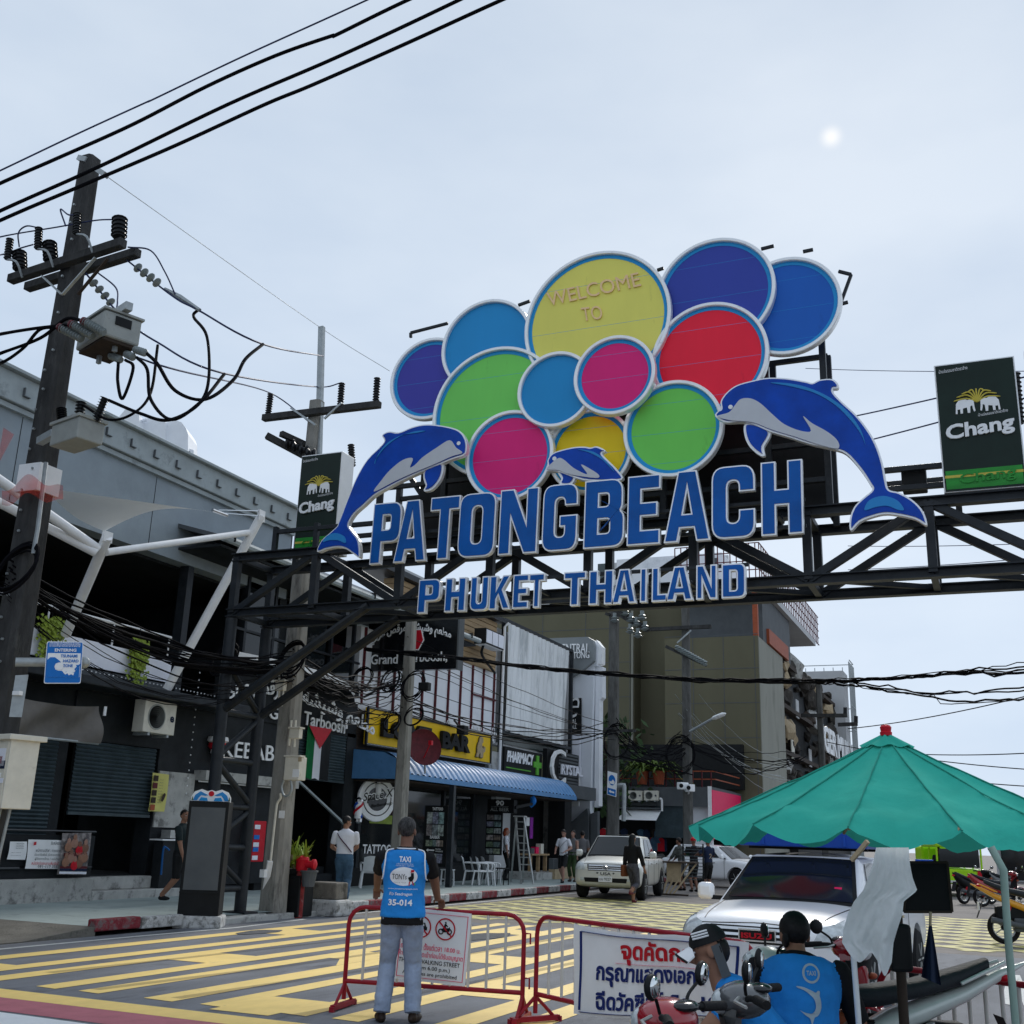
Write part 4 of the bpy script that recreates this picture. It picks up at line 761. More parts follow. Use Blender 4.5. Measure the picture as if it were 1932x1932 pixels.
text('C', (-16.6, 42.65, 3.7), (-16.6, 44.3, 3.75), 1.4, 'white', cs, th=.1, bold=-.01); text('RYSTAL', (-16.6, 43.9, 4.15), (-16.6, 46.5, 4.2), .42, 'balcony_white', cs, bold=.02, th=.06)
slab(cs, 'skirt', 'grey_dark', -16.95, -15.9, 42.6, 46.4, 3.2, 3.72)
for y0 in (40, 41.4): pass
# ---- mall pylon
py = thing('mall_pylon', 'tall curved white and grey mall pylon with black logo panel', 'sign', (-15.6, 47, 0)); Yp = 46.5
P = lambda x, y: fy(zD(x, y), Yp)
plate([[P(*q) for q in ((790, 450), (1060, 440), (1095, 460), (1115, 500), (1112, 640), (1090, 640), (1060, 1760), (700, 1900), (860, 1700), (880, 900), (790, 900))]], 'pylon_white', 'body', py, .5, 0, (0, -1, 0), -.35)
plate([[P(*q) for q in ((790, 450), (1060, 440), (1095, 462), (1105, 500), (1103, 610), (1010, 690), (890, 755), (790, 760))]], 'pylon_grey', 'head', py, .3, 0, (0, -1, 0), 0)
plate([[P(*q) for q in ((1100, 450), (1140, 500), (1138, 620), (1112, 625), (1112, 500))]], 'white', 'head_edge', py, .5, 0, (0, -1, 0), -.5)
plate([[P(*q) for q in ((1090, 640), (1138, 640), (1138, 860), (1118, 880), (1112, 1640), (1080, 1650))]], 'bldg_white', 'side_fin', py, .5, 0, (0, -1, 0), -.6)
plate([[P(*q) for q in ((880, 1780), (960, 1750), (1060, 1660), (1070, 1700), (1070, 1932), (870, 1932))]], 'grey_dark', 'skirt', py, .3, 0, (0, -1, 0), .1); plate([[P(*q) for q in ((1080, 1700), (1130, 1680), (1130, 1932), (1080, 1932))]], 'grey_dark', 'skirt_fin', py, .3, 0, (0, -1, 0), 0)
for q, h in (((880, 875, 1012, 1130), 0), ): plate([[P(q[0], q[1]), P(q[2], q[1]), P(q[2], q[3]), P(q[0], q[3])]], 'black', 'logo_panel', py, .1, 0, (0, -1, 0), .1)
for (x0, y0, x1, y1), m in (((885, 1135, 1003, 1370), 'balcony_white'), ((885, 1380, 1000, 1510), 'white'), ((885, 1525, 1010, 1600), 'black'), ((892, 1612, 995, 1645), 'white')): plate([[P(x0, y0), P(x1, y0), P(x1, y1), P(x0, y1)]], m, 'tenant_panel', py, .1, 0, (0, -1, 0), .08)
Z = lambda x, y, d=.2: P(x, y)+V3((0, -d, 0))
text('CENTRAL', Z(845, 560), Z(1075, 556), .42, 'white', py, bold=.005, th=.05); text('PATONG', Z(915, 600), Z(1075, 594), .3, 'white', py, bold=.01, th=.05)
text('C', Z(840, 960), Z(935, 950), .7, 'white', py, shear=.2, bold=-.015); text('e', Z(905, 1018), Z(980, 1018), .9, 'white', py, shear=.25, bold=-.01)
text('CENTRAL', Z(850, 1062), Z(985, 1062), .22, 'white', py, bold=.01); text('FOOD HALL', Z(850, 1095), Z(985, 1095), .18, 'white', py, bold=.01); text('pancake', Z(905, 1462), Z(990, 1460), .22, 'black', py, bold=.01)
# ============================================================ buildings further off
def block(name, label, cat, parts, base): 
    t = thing(name, label, cat, base)
    for q in parts: MB().bb(q[2], q[3]).build(q[0], q[1], t, bev=q[4] if len(q) > 4 else 0)
    return t
wb = thing('white_building', 'white domed building seen far off above the grey parapet', 'building', fd(zQ(900, 900), 95))
P = lambda x, y, d=0: fd(zQ(x, y), 95+d)
def col(name, m, pts, th, push=0):
    v = V3((fwd.x, fwd.y, 0)).normalized(); return plate([[P(*q) for q in pts]], m, name, wb, th, 0, -v, push)
col('gable_block', 'bldg_white', [(690, 705), (760, 632), (840, 680), (840, 1050), (690, 1050)], 3); col('main_block', 'bldg_white', [(840, 680), (880, 668), (975, 705), (975, 1050), (840, 1050)], 3, -.5)
col('dome_block', 'bldg_white', [(975, 700), (1020, 690), (1065, 708), (1092, 745), (1105, 780), (1108, 1050), (975, 1050)], 3, -.3); col('end_block', 'bldg_white', [(1105, 850), (1130, 860), (1130, 1050), (1105, 1050)], 3, -.2)
col('window', 'ring_blue', [(722, 735), (725, 690), (740, 672), (755, 685), (757, 735)], .2, 1.5); col('balcony', 'grey_dark', [(920, 800), (965, 812), (970, 825), (920, 815)], .3, 1.2); col('relief', 'balcony_white', [(780, 705), (870, 690), (870, 700), (780, 715)], .3, 1.2)
for x in (1070, 1100): col('window', 'grey_dark', [(x, 870), (x+12, 872), (x+12, 895), (x, 890)], .2, 1.5)
col('roof_tile', 'leaf', [(760, 632), (840, 678), (830, 690), (757, 645)], .3, 1.4)
def vplane(c, d=0):                                                  # vertical plane square to the street at distance c along it
    return lambda x, y: fy(zG(x, y), c)
ol = thing('olive_building', 'big windowless olive building behind the overhead cables', 'building', (-12, 58, 0)); Yo = 58
P = lambda x, y, Y=Yo: fy(zD(x, y), Y)
a, c = P(640, 260), P(1385, 300); MB().bb((a.x-3, Yo, 0), (c.x, Yo+10, 14.2)).build('left_wing', 'olive', ol)
d = fy(zG(190, 510), 62); MB().bb((c.x-.2, Yo+1.2, 0), (d.x+.1, Yo+12, 14.4)).build('middle_wing', 'olive', ol)
e = fy(zG(655, 487), Yo-1.5); e2 = fx(zG(850, 625), e.x); MB().bb((d.x-.6, Yo-1.5, 0), (e.x, e2.y, e.z)).build('corner_wing', 'olive', ol)
MB().bb((e.x, Yo-1.45, 0), (e.x+.04, e2.y, e.z-.05)).build('side_cladding', 'olive_grey', ol)
for i in range(7): MB().bb((a.x-3, Yo-.012, 1.5+i*1.9), (c.x, Yo, 1.53+i*1.9)).build('panel_joint', 'grey_dark', ol); MB().bb((d.x-.6, Yo-1.512, 1.5+i*1.75), (e.x, Yo-1.5, 1.53+i*1.75)).build('panel_joint', 'grey_dark', ol)
for k in range(6): x = a.x+.8+k*2.6; MB().bb((x, Yo-.014, 1), (x+.03, Yo, 14.1)).build('panel_joint', 'grey_dark', ol) if x < c.x else 0
for k in range(3): x = d.x+.9+k*1.6; MB().bb((x, Yo-1.514, 1), (x+.03, Yo-1.5, e.z)).build('panel_joint', 'grey_dark', ol) if x < e.x else 0
MB().tube([(c.x-.1, Yo-.06, .5), (c.x-.1, Yo-.06, 14.1)], .06, 6).build('downpipe', 'olive_grey', ol)
g = fy(zG(190, 490), Yo); MB().bb((c.x-1.5, Yo+1.4, 14.2), (d.x+1.9, Yo+12, 17.2)).build('white_penthouse', 'bldg_white', ol)
for i in range(3): q = fy(zG(262, 300+i*50), Yo); MB().bb((d.x+1.5, Yo+1.36, 14.6+i*.9), (d.x+1.65, Yo+1.4, 15.1+i*.9)).build('window', 'grey_dark', ol)
for i in range(8): MB().bb((a.x+1+i*1.1, Yo+9, 14.2), (a.x+1.9+i*1.1, Yo+9.2, 19)).build('glass_bay', ('glass_disc', 'grey_light')[i % 2], ol)
x0 = fy(zG(620, 270), Yo-1).x; zt = e.z
MB().bb((d.x+.2, Yo, zt), (e.x, e2.y+3, zt+2.6)).build('recessed_storey', 'grey_dark', ol); MB().bb((e.x-.25, Yo-1.4, zt), (e.x, Yo-1.1, zt+2.6)).build('orange_post', 'orange', ol)
MB().bb((d.x-.1, Yo-1.6, zt+2.6), (e.x+.25, e2.y+12, zt+2.95)).build('roof_deck', 'grey_light', ol)
X_ = e.x+.2
for i in range(34):
    y = Yo-1.5+i*.62; MB().beam((X_, y, zt+2.9), (X_, y, zt+4.9), .05).build('railing_bar', 'dark_red', ol)
for i in range(14): x = d.x+i*(e.x-d.x)/13; MB().beam((x, Yo-1.5, zt+2.9), (x, Yo-1.5, zt+4.9), .05).build('railing_bar', 'dark_red', ol)
for k in range(5): MB().beam((X_, Yo-1.5, zt+3+k*.48), (X_, Yo+19.5, zt+3+k*.48), .045).build('railing_rail', 'dark_red', ol); MB().beam((d.x, Yo-1.5, zt+3+k*.48), (X_, Yo-1.5, zt+3+k*.48), .045).build('railing_rail', 'dark_red', ol)
MB().bb((e.x-.6, Yo+1, zt+.0), (e.x+.15, e2.y+1.5, zt+.8)).build('orange_parapet', 'orange', ol)
tg = thing('rock_front_building', 'dark building with artificial rock front and white capitals', 'building', (e.x, 72, 0))
gx = e.x-.6; y0 = e2.y; y1 = fx(zG(1310, 1000), gx+.6).y; MB().bb((gx-8, y0, 0), (gx, y1, zt+.5)).build('wall', 'black_wall', tg)
for i in range(85):
    y = random.uniform(y0+.2, y1); z = random.uniform(3.5, zt+.6); r = random.uniform(.35, 1.1)
    me = MB(); me.ell((gx+.15, y, z), (r*random.uniform(.35, .7), r*random.uniform(.8, 1.6), r*random.uniform(.4, .9)), 9)
    me.v = [tuple(np.array(v)+rng.normal(0, .09*r, 3)) for v in me.v]; me.build('rock', ('rock', 'rock', 'wood_dark', 'wood_pale', 'concrete')[i % 5] if i % 3 else 'rock', tg)
for k in range(4): MB().bb((gx, y0, 4+k*2.6), (gx+.5, y1, 4.25+k*2.6)).build('floor_slab', 'wood_dark', tg)
for i in range(5): MB().bb((gx+.4, y0+1+i*2.2, 3.9+2.6*(i % 3)), (gx+.45, y0+2+i*2.2, 5+2.6*(i % 3))).build('board', ('grey_light', 'cream')[i % 2], tg)
k0, k1 = fx(zG(1140, 1400), gx+1.2), fx(zG(1428, 1495), gx+1.2); text('TIGER MUAY', (k0.x, k0.y, k0.z), (k0.x, k1.y, k0.z), 1.7, 'white', tg, bold=.03, th=.1)
MB().bb((gx-.5, y0, 0), (gx+1.1, y1, 3.4)).build('ground_floor', 'black', tg)
sc_ = thing('scaffolded_building', 'pale unfinished building wrapped in scaffolding, furthest along the street', 'building', (gx, y1+8, 0))
q = fx(zG(1390, 740), gx+1.8); MB().bb((gx-10, y1+1.5, 0), (gx+1.2, q.y+2, q.z)).build('wall', 'grey_light', sc_)
for i in range(9):
    y = y1+1.5+i*(q.y-y1)/8; MB().beam((gx+1.7, y, 0), (gx+1.7, y, q.z+.6), .06).build('scaffold_tube', 'galv', sc_)
    x = gx-4+i*.7; MB().beam((x, y1+1.2, 0), (x, y1+1.2, q.z+.6), .06).build('scaffold_tube', 'galv', sc_)
for k in range(9): z = 1.7+k*1.7; MB().beam((gx+1.7, y1+1.2, z), (gx+1.7, q.y+2, z), .06).build('scaffold_tube', 'galv', sc_); MB().beam((gx-4, y1+1.2, z), (gx+1.7, y1+1.2, z), .06).build('scaffold_tube', 'galv', sc_)
# low shop block at the bend of the street
Ys = 50; P = lambda x, y, Y=Ys: fy(zD(x, y), Y)
sh = thing('corner_shop', 'low dark grey corner shop with white awning and hanging clothes', 'building', P(1600, 1932))
l, r = P(1310, 1500), P(1932, 1500); l.x -= 2.5
fb, ft = P(1500, 1640).z, P(1500, 1505).z
MB().bb((l.x, Ys, fb), (r.x, Ys+7, ft)).build('fascia', 'grey_dark', sh); MB().bb((l.x-3, Ys+2.5, .1), (r.x, Ys+2.7, fb)).build('back_wall', 'black', sh); MB().bb((l.x-3, Ys-.1, .1), (l.x, Ys+.2, fb+1)).build('pier', 'black_wall', sh)
MB().bb((r.x-.15, Ys-.05, ft-1.9), (r.x+.02, Ys, ft+.05)).build('white_edge', 'white', sh); MB().bb((r.x-1.3, Ys+.3, .1), (r.x-.05, Ys+.5, fb)).build('white_door', 'bldg_white', sh)
MB().bb((r.x-2.6, Ys+.1, 1.8), (r.x-1.3, Ys+.2, fb)).build('roller_door', 'shutter', sh)
MB().bb((r.x, Ys+.0, ft-2.2), (r.x+.05, Ys+6, ft-.1)).build('pink_panel', 'pink_sign', sh); MB().bb((r.x-6, Ys+6.8, .1), (r.x, Ys+7, ft)).build('side_wall', 'grey_dark', sh)
k0, k1 = P(1310, 1665), P(1580, 1750); MB().add([(k0.x, Ys-.02, k0.z), (k1.x, Ys-.02, k0.z), (k1.x, Ys-.9, k1.z), (k0.x, Ys-.9, k1.z)], [(0, 1, 2, 3)]).build('awning_sheet', 'white', sh)
MB().bb((l.x, Ys-.3, k0.z+.02), (k1.x, Ys, k0.z+.08)).build('awning_rail', 'grey_dark', sh)
for i in range(34):
    x = l.x+.4+random.random()*(r.x-l.x-2.2); z = random.choice((1.0, 1.7, 2.05)); m = ('shirt_navy', 'wood_pale', 'shirt_grey', 'tarp', 'red', 'leather', 'cream', 'jeans_dark')[i % 8]
    MB().prism([(x-.16, Ys+.9+random.random(), z-.5), (x+.16, Ys+1, z-.5), (x+.15, Ys+1, z), (x+.05, Ys+1, z+.08), (x-.05, Ys+1, z+.08), (x-.15, Ys+1, z)], .1).build('garment', m, sh)
MB().bb((r.x-8, Ys+1, ft), (r.x-.2, Ys+6, ft+.08)).build('terrace', 'grey_dark', sh)
for q in ((1230, 1560), ): pass
for i in range(12): x = r.x-4.8+i*.42; MB().beam((x, Ys+.8, ft), (x, Ys+.8, ft+.75), .05).build('railing_bar', 'dark_red', sh)
for z in (ft+.4, ft+.75): MB().beam((r.x-5, Ys+.8, z), (r.x, Ys+.8, z), .05).build('railing_rail', 'orange', sh); MB().beam((r.x, Ys+.8, z), (r.x, Ys+6, z), .05).build('railing_rail', 'orange', sh)
MB().bb((r.x-8.5, Ys+6, 4.2), (r.x+.2, Ys+6.4, ft+2.4)).build('terrace_screen', 'black', sh)
def ac(loc, w, axis_u, nrm, label, logo=None):
    u, n = V3(axis_u), V3(nrm); z = V3((0, 0, 1)); h = w*.68; t = thing('air_conditioner', label, 'air conditioner', loc, 0, 'outdoor air conditioner units'); c = V3(loc)+z*(h/2)
    MB().box(c, (w, .3, h), (u, n, z)).build('casing', 'cream', t, bev=.015)
    q = c+n*.152-u*w*.12
    MB().lathe([(h*.4, 0), (h*.4, .012), (h*.36, .012), (h*.36, .0)], q, 20, n, False).build('fan_ring', 'box_grey', t); MB().lathe([(.02, .004), (h*.36, .004)], q, 20, n).build('fan_well', 'grey_dark', t)
    b = MB()
    for i in range(6): rr = h*.36*(i+1)/6; b.lathe([(rr-.006, .012), (rr, .016)], q, 18, n, False)
    stuff(b.build('grille', 'box_grey', t))
    for s in (-.3, .3): MB().box(c-n*.05+u*w*s-z*(h/2+.03), (.06, .4, .06), (u, n, z)).build('bracket', 'galv', t)
    if logo: text(logo, c+n*.155+u*w*.31-z*h*.1, c+n*.155+u*w*.44-z*h*.1, w*.13, 'shirt_navy', t, bold=.03)
    return t
w1 = (P(1440, 1600)-P(1345, 1600)).length
for i, x in enumerate((1395, 1507)): q = P(x, 1604, Ys-.25); ac(q, w1, (1, 0, 0), (0, -1, 0), ('left of the two cream air conditioners on the dark shop fascia', 'right of the two cream air conditioners on the dark shop fascia')[i], 'e')
MB().tube(spl([P(1565, 1590, Ys-.2), P(1580, 1600, Ys-.2), P(1582, 1680, Ys-.2)], 4), .05, 6).build('drain_pipe', 'white', sh)
q = fx(zA(1090, 885), -16.6); ac(q, 1.0, (0, 1, 0), (1, 0, 0), 'cream air conditioner on the black wall above the shutter', 'e')
# plants on the terrace and on the balcony
def leafy(b, c, n, spread, l, w, up=.5, droop=.6):
    for i in range(n):
        a = random.uniform(0, 6.283); e = random.uniform(.2, 1)*up; d = V3((math.cos(a), math.sin(a), e*2)).normalized(); s_ = V3((-math.sin(a), math.cos(a), 0)); p = V3(c)+V3((rng.normal(0, spread), rng.normal(0, spread), abs(rng.normal(0, spread))*.5)); L_ = l*random.uniform(.6, 1.15); pts = []
        for k in range(4):
            t = k/3; q = p+d*(L_*t)+V3((0, 0, -droop*L_*t*t)); ww = w*(.35+.65*math.sin(math.pi*min(.9, t+.1)))*(1-.6*t); pts.append((q-s_*ww, q+V3((0, 0, -ww*.3)), q+s_*ww))
        vs = [x for r_ in pts for x in r_]; b.add(vs, [(k*3+j, k*3+j+1, k*3+j+4, k*3+j+3) for k in range(3) for j in range(2)])
for x, lab in ((1440, 'palm in an orange pot on the terrace railing, left one'), (1560, 'arching palm in an orange pot beside the terrace railing')):
    q = P(x, 1490, Ys+.5); t = thing('potted_palm', lab, 'plant', q); b = MB(); leafy(b, q+V3((0, 0, .6)), 60, .12, 1.7, .09, .9, .75); b.build('frond', 'leaf', t); MB().lathe([(.22, 0), (.3, .6), (.27, .6), (.2, .5)], q, 12).build('pot', 'orange', t)
for y, lab in ((16.15, 'hanging fern on the white balcony by the blue sign'), (18.65, 'longer hanging fern over the white balcony by the tube')):
    t = thing('hanging_fern', lab, 'plant', (-16.85, y, 4.6)); b = MB()
    for i in range(70):
        p = V3((-16.82, y+rng.normal(0, .12), 5.25+random.uniform(-.05, .2))); L_ = random.uniform(.2, .85 if y < 17 else 1.0)
        for k in range(7): q = p+V3((.05+rng.normal(0, .03), rng.normal(0, .05)+.0, -L_*k/6)); s_ = .045; b.add([q+V3((0, -s_, 0)), q+V3((.02, 0, -.05)), q+V3((0, s_, .01)), q+V3((.01, 0, .03))], [(0, 1, 2, 3)])
    b.build('fronds', 'leaf_bright', t); MB().tube([(-16.85, y, 5.2), (-16.85, y, 5.7)], .01, 4).build('hanger', 'black', t)
# tree behind the pylon
t = thing('street_tree', 'dark green tree squeezed between the mall pylon and the pole', 'tree', (fy(zD(1180, 1700), 49.5).x, 49.5, 0))
b = MB(); q0 = fy(zD(1190, 1300), 49.5)
for i in range(420):
    p = q0+V3((rng.normal(0, .75), rng.normal(0, .8), rng.uniform(-2.6, 2.0))); s_ = random.uniform(.14, .3); a = V3(rng.normal(0, 1, 3)).normalized(); c = a.cross(V3(rng.normal(0, 1, 3))).normalized(); b.add([p-a*s_, p-c*s_*.45, p+a*s_, p+c*s_*.45], [(0, 1, 2, 3)])
b.build('crown', 'leaf_dark', t); MB().tube([(q0.x, 49.6, .1), (q0.x+.1, 49.6, 3), (q0.x-.1, 49.5, 6)], [.16, .12, .06], 8).build('trunk', 'wood_dark', t)
# ============================================================ sail shade in front of the terrace
ss = thing('sail_shade', 'white triangular sail shade on slanted white tube posts', 'shade', fx(zQ(400, 1870), -16.6))
a0 = fx(zQ(375, 1880), -16.6); a1 = fx(zQ(612, 1325), -15.0); b0 = fx(zA(1190, 570), -16.6); b1 = fx(zQ(1490, 1205), -15.0)
MB().tube([a0, a1], .10, 14).build('post', 'white_tube', ss, 40); MB().tube([b0, b1], .10, 14).build('post', 'white_tube', ss, 40)
c0, c1 = fx(zQ(605, 1412), -15.13), fx(zQ(1432, 1298), -15.2); MB().tube([c0, c1], .07, 12).build('link_tube', 'white_tube', ss, 40)
for p, q in (((-60, 960), (560, 1395)), ((-60, 1100), (550, 1415))): MB().tube([fx(zQ(*p), -15.9 if p[1] < 1000 else -16.3), fx(zQ(*q), -15.13)], .09, 12).build('strut', 'white_tube', ss, 40)
A_, B_, C_ = fx(zQ(250, 1045), -16.9), fx(zQ(595, 1292), -15.0), fx(zQ(1245, 1186), -15.0)
def sail(u, v):
    p = A_.lerp(B_, u); q = A_.lerp(C_, u); r = p.lerp(q, v); r = r+V3((0, 0, .22*math.sin(math.pi*v)*u*(1)+.0)); m = (A_+B_+C_)/3
    e = math.sin(math.pi*v)*.16*u; return r+(A_-r)*e*.35-V3((0, 0, .12*math.sin(math.pi*u)*(1-v)))
MB().grid(sail, 20, 20).build('fabric', 'sail', ss, 60)
for d in (0, .06): MB().tube([C_+V3((0, 0, d)), b1+V3((0, 0, d*2))], .012, 5).build('cable', 'chrome', ss)
MB().tube([C_-V3((0, .2, 0)), C_+V3((0, .3, .02))], .04, 8).build('tensioner', 'chrome', ss); MB().box(b1, (.06, .22, .26)).build('lug', 'white_tube', ss); MB().box(a1, (.06, .22, .2)).build('lug', 'white_tube', ss)
# ============================================================ poles, transformers, cables
def ribbed(b, p, q, r, n, core=.55, sides=12):                      # a ribbed insulator from p to q
    p, q = V3(p), V3(q); L_ = (q-p).length; pr = []
    for i in range(n): z = L_*i/n; d = L_/n; pr += [(r*core, z+d*.05), (r*core, z+d*.35), (r, z+d*.5), (r*.95, z+d*.62), (r*core, z+d*.75)]
    return b.lathe(pr, p, sides, q-p)
def pole(name, label, x, y, zt, w0, w1, m, grp='concrete utility poles'):
    t = thing(name, label, 'utility pole', (x, y, .0), 0, grp); b = MB(); vs = []
    for z, w in ((0, w0), (zt, w1)):
        c = w*.16; vs += [(x+a, y+d, z) for a, d in ((-w/2+c, -w/2), (w/2-c, -w/2), (w/2, -w/2+c), (w/2, w/2-c), (w/2-c, w/2), (-w/2+c, w/2), (-w/2, w/2-c), (-w/2, -w/2+c))]
    b.add(vs, [tuple(range(8))[::-1], tuple(range(8, 16))]+[(i, (i+1) % 8, 8+(i+1) % 8, 8+i) for i in range(8)]); b.build('shaft', m, t); return t
q = fd((171, 300), 16.3); P1 = (q.x, q.y)
pl = pole('utility_pole', 'dark weathered concrete pole with crossarms and switch box, nearest', P1[0], P1[1], q.z, .46, .25, 'dark_pole')
kx = -.096
def pp(x, y, off=0):                                                 # on the upright plane of the crossarms
    d = ray(zP(x, y) if isinstance(x, (int, float)) else x); Y0 = P1[1]+off; t = (Y0-kx*P1[0])/(d.y-kx*d.x); return EY+d*t
def pq(x, y, off=0):
    d = ray(zQ(x, y)); Y0 = P1[1]+off; t = (Y0-kx*P1[0])/(d.y-kx*d.x); return EY+d*t
for p, q, o in (((60, 1595), (705, 1385), -.22), ((155, 1640), (788, 1440), .22)):
    MB().beam(pp(*p, o), pp(*q, o), .13, .13).build('crossarm', 'dark_pole', pl, bev=.01)
for p, q, m in (((240, 1575), (352, 1680), 'galv'), ((545, 1470), (358, 1680), 'galv'), ((615, 1475), (445, 1680), 'wood_dark')): MB().beam(pp(*p, -.3), pp(*q, -.3), .045, .02).build('arm_brace', m, pl)
for p, q, r in (((678, 1355), (684, 1240), .115), ((290, 1490), (282, 1383), .112), ((115, 1540), (110, 1437), .112)):
    b = MB(); ribbed(b, pp(*p, -.22), pp(*q, -.22), r, 5, .8); b.build('pin_insulator', 'insulator', pl, 40)
for p, q in (((437, 1335), (442, 1215)), ((216, 1420), (222, 1298)), ((42, 1480), (58, 1360))):
    b = MB(); ribbed(b, pp(*p, -.4), pp(*q, -.4), .06, 8, .75); b.build('surge_arrester', 'insulator', pl, 40)
    e = pp(*p, -.4); MB().tube(spl([e, e+V3((.2, 0, -.08)), e+V3((.26, .1, -.3))], 3), .018, 5).build('arrester_bracket', 'galv', pl)
for p, q in (((455, 905), (500, 915)), ((560, 970), (605, 1000))): MB().beam(pp(*p, -.1), pp(*q, -.1), .1, .08).build('top_bracket', 'galv', pl)
b = MB()
for i in range(26): z = 3+i*.3; sx = random.choice((-1, 1)); b.lathe([(.018, 0), (.018, .03)], (P1[0]+random.uniform(-.08, .08), P1[1]-.235+.0075*z, z), 6, (0, -1, 0))
stuff(b.build('pole_bolt', 'galv', pl))
zz0, zz1 = pq(200, 1085).z, pq(205, 935).z; w_ = .40; MB().bb((P1[0]-w_/2, P1[1]-w_/2, zz0), (P1[0]+w_/2, P1[1]+w_/2, zz1)).build('white_band', 'white', pl)
MB().tube([pq(262, 900, -.2), pq(215, 1280, -.22), pq(190, 1420, -.22)], .03, 6).build('ground_conduit', 'galv', pl)
# switch box with its bushings
c = pq(620, 180, -.5); ax = (V3((.93, -.37, 0)), V3((.37, .93, 0)), V3((0, 0, 1)))
sw = thing('switch_box', 'grey load switch box hung on the near pole with six ribbed bushings', 'electrical box', c-V3((0, 0, .35)))
MB().box(c, (.80, .52, .36), ax).build('tank', 'box_grey', sw, bev=.03); MB().box(c+V3((0, 0, .20)), (.84, .56, .03), ax).build('lid', 'box_grey', sw); MB().box(c-V3((0, 0, .2)), (.72, .44, .05), ax).build('underside', 'wood_dark', sw)
MB().box(c+ax[0]*.405+V3((0, 0, .07)), (.02, .22, .12), ax).build('gauge', 'black', sw); MB().box(c+ax[0]*.30+V3((0, 0, .28)), (.42, .1, .11), ax).build('top_bar', 'galv', sw); MB().beam(c-ax[0]*.2-V3((0, 0, .2)), c-ax[0]*.2-V3((0, 0, .34)), .05).build('foot', 'galv', sw); MB().beam(c+ax[0]*.25-V3((0, 0, .2)), c+ax[0]*.25-V3((0, 0, .3)), .05).build('foot', 'galv', sw)
text('I OFF', c-ax[1]*.27-ax[0]*.1+V3((0, 0, .02)), c-ax[1]*.27+ax[0]*.15+V3((0, 0, .02)), .07, 'box_grey', sw)
tips = []
for k, (p, q) in enumerate((((470, 195), (345, 130)), ((530, 178), (410, 112)), ((595, 160), (480, 95)))):
    b = MB(); ribbed(b, pq(*p, -.85), pq(*q, -.95), .062, 9, .72); b.build('bushing', 'porcelain', sw, 40); e = pq(*q, -.95); MB().ell(e, .06, 8).build('terminal', 'dark_red', sw); tips.append(e)
for p, q in (((690, 315), (630, 290)), ((760, 300), (720, 280)), ((830, 275), (770, 255))):
    b = MB(); ribbed(b, pq(*q, -.4), pq(*p, -.45), .055, 5, .75); b.build('lower_bushing', 'porcelain', sw, 40)
c = pq(440, 745, -.45); ax2 = (V3((.97, -.25, 0)), V3((.25, .97, 0)), V3((0, 0, 1)))
tr = thing('transformer_box', 'smaller grey tank with three black insulators lower on the near pole', 'electrical box', c-V3((0, 0, .3)))
MB().box(c, (.66, .38, .30), ax2).build('tank', 'box_grey', tr, bev=.02); MB().box(c+V3((0, 0, .165)), (.71, .43, .04), ax2).build('lid', 'box_grey', tr); MB().beam(c-ax2[0]*.6+V3((0, 0, .15)), c-ax2[0]*.95+V3((0, 0, .1)), .1).build('bracket', 'galv', tr)
for p, q, n in (((355, 670), (350, 590), 6), ((448, 660), (465, 550), 6), ((545, 665), (602, 525), 9)): b = MB(); ribbed(b, pq(*p, -.45), pq(*q, -.45), .07, n, .6); b.build('insulator', 'insulator', tr, 40)
# guy net and red mesh
rn = thing('red_net', 'torn red safety net draped round the near pole', 'net', pq(200, 1150, -.4))
mat('net', C('d8412e'), .8, alpha=.42, var=.3, sc=9)
MB().grid(lambda u, v: pq(10+350*u, 1060-70*math.sin(u*3.1)+(110-60*abs(u-.5))*v+25*math.sin(u*11), -.33-.05*math.sin(9*u+4*v)), 24, 6).build('mesh', 'net', rn, 60)
MB().grid(lambda u, v: pq(-10+60*v*u+30*u, 870-170*u+40*v, -.3), 8, 3).build('mesh', 'net', rn, 60)
def wire(pts, r, m='cable', n=5, k=7): return MB().tube(spl(pts, k), r, n)
def line(name, label, pts, r, m='cable', cat='cable', grp=None, k=7): return tag(wire(pts, r, m, 6, k).build(name, m, None, 60), label, cat, grp)
for lab, pts, r, m in (('thin blue overhead wire, topmost of the four crossing the sky', ((-260, 445), (0, 322), (145, 253), (276, 193), (290, 187), (455, 108), (640, 24), (900, -95)), .010, 'blue_cable'),
   ('thick black overhead cable, second from the top across the sky', ((-260, 465), (0, 346), (105, 300), (250, 235), (390, 163), (520, 105), (625, 68), (636, 65), (765, 2), (1000, -105)), .021, 'cable'),
   ('thick black overhead cable crossing just over the pole top', ((-260, 520), (0, 398), (190, 313), (430, 197), (640, 106), (862, 2), (1100, -115)), .021, 'cable'),
   ('lowest of the four overhead cables, crossing the pole below its top', ((-260, 535), (0, 416), (150, 352), (330, 275), (500, 197), (590, 160), (760, 85), (942, 2), (1150, -90)), .021, 'cable')):
    n = len(pts); line('overhead_cable', lab, [fd(p, 13.5-4*(p[0]+260)/1400) for p in pts], r, m, 'cable', 'cables crossing the sky')
q0 = fz((513, 1732)); P2 = (q0.x, q0.y); zt2 = fy((603, 757), P2[1]).z
p2 = pole('utility_pole', 'grey concrete pole with meter boxes behind the left arch leg', P2[0], P2[1], zt2, .42, .26, 'pole_concrete')
Y2 = P2[1]; F2 = lambda x, y, o=0: fy((x, y), Y2+o)
MB().beam(F2(600, 900), F2(607, 617), .12, .1).build('steel_mast', 'galv', p2)
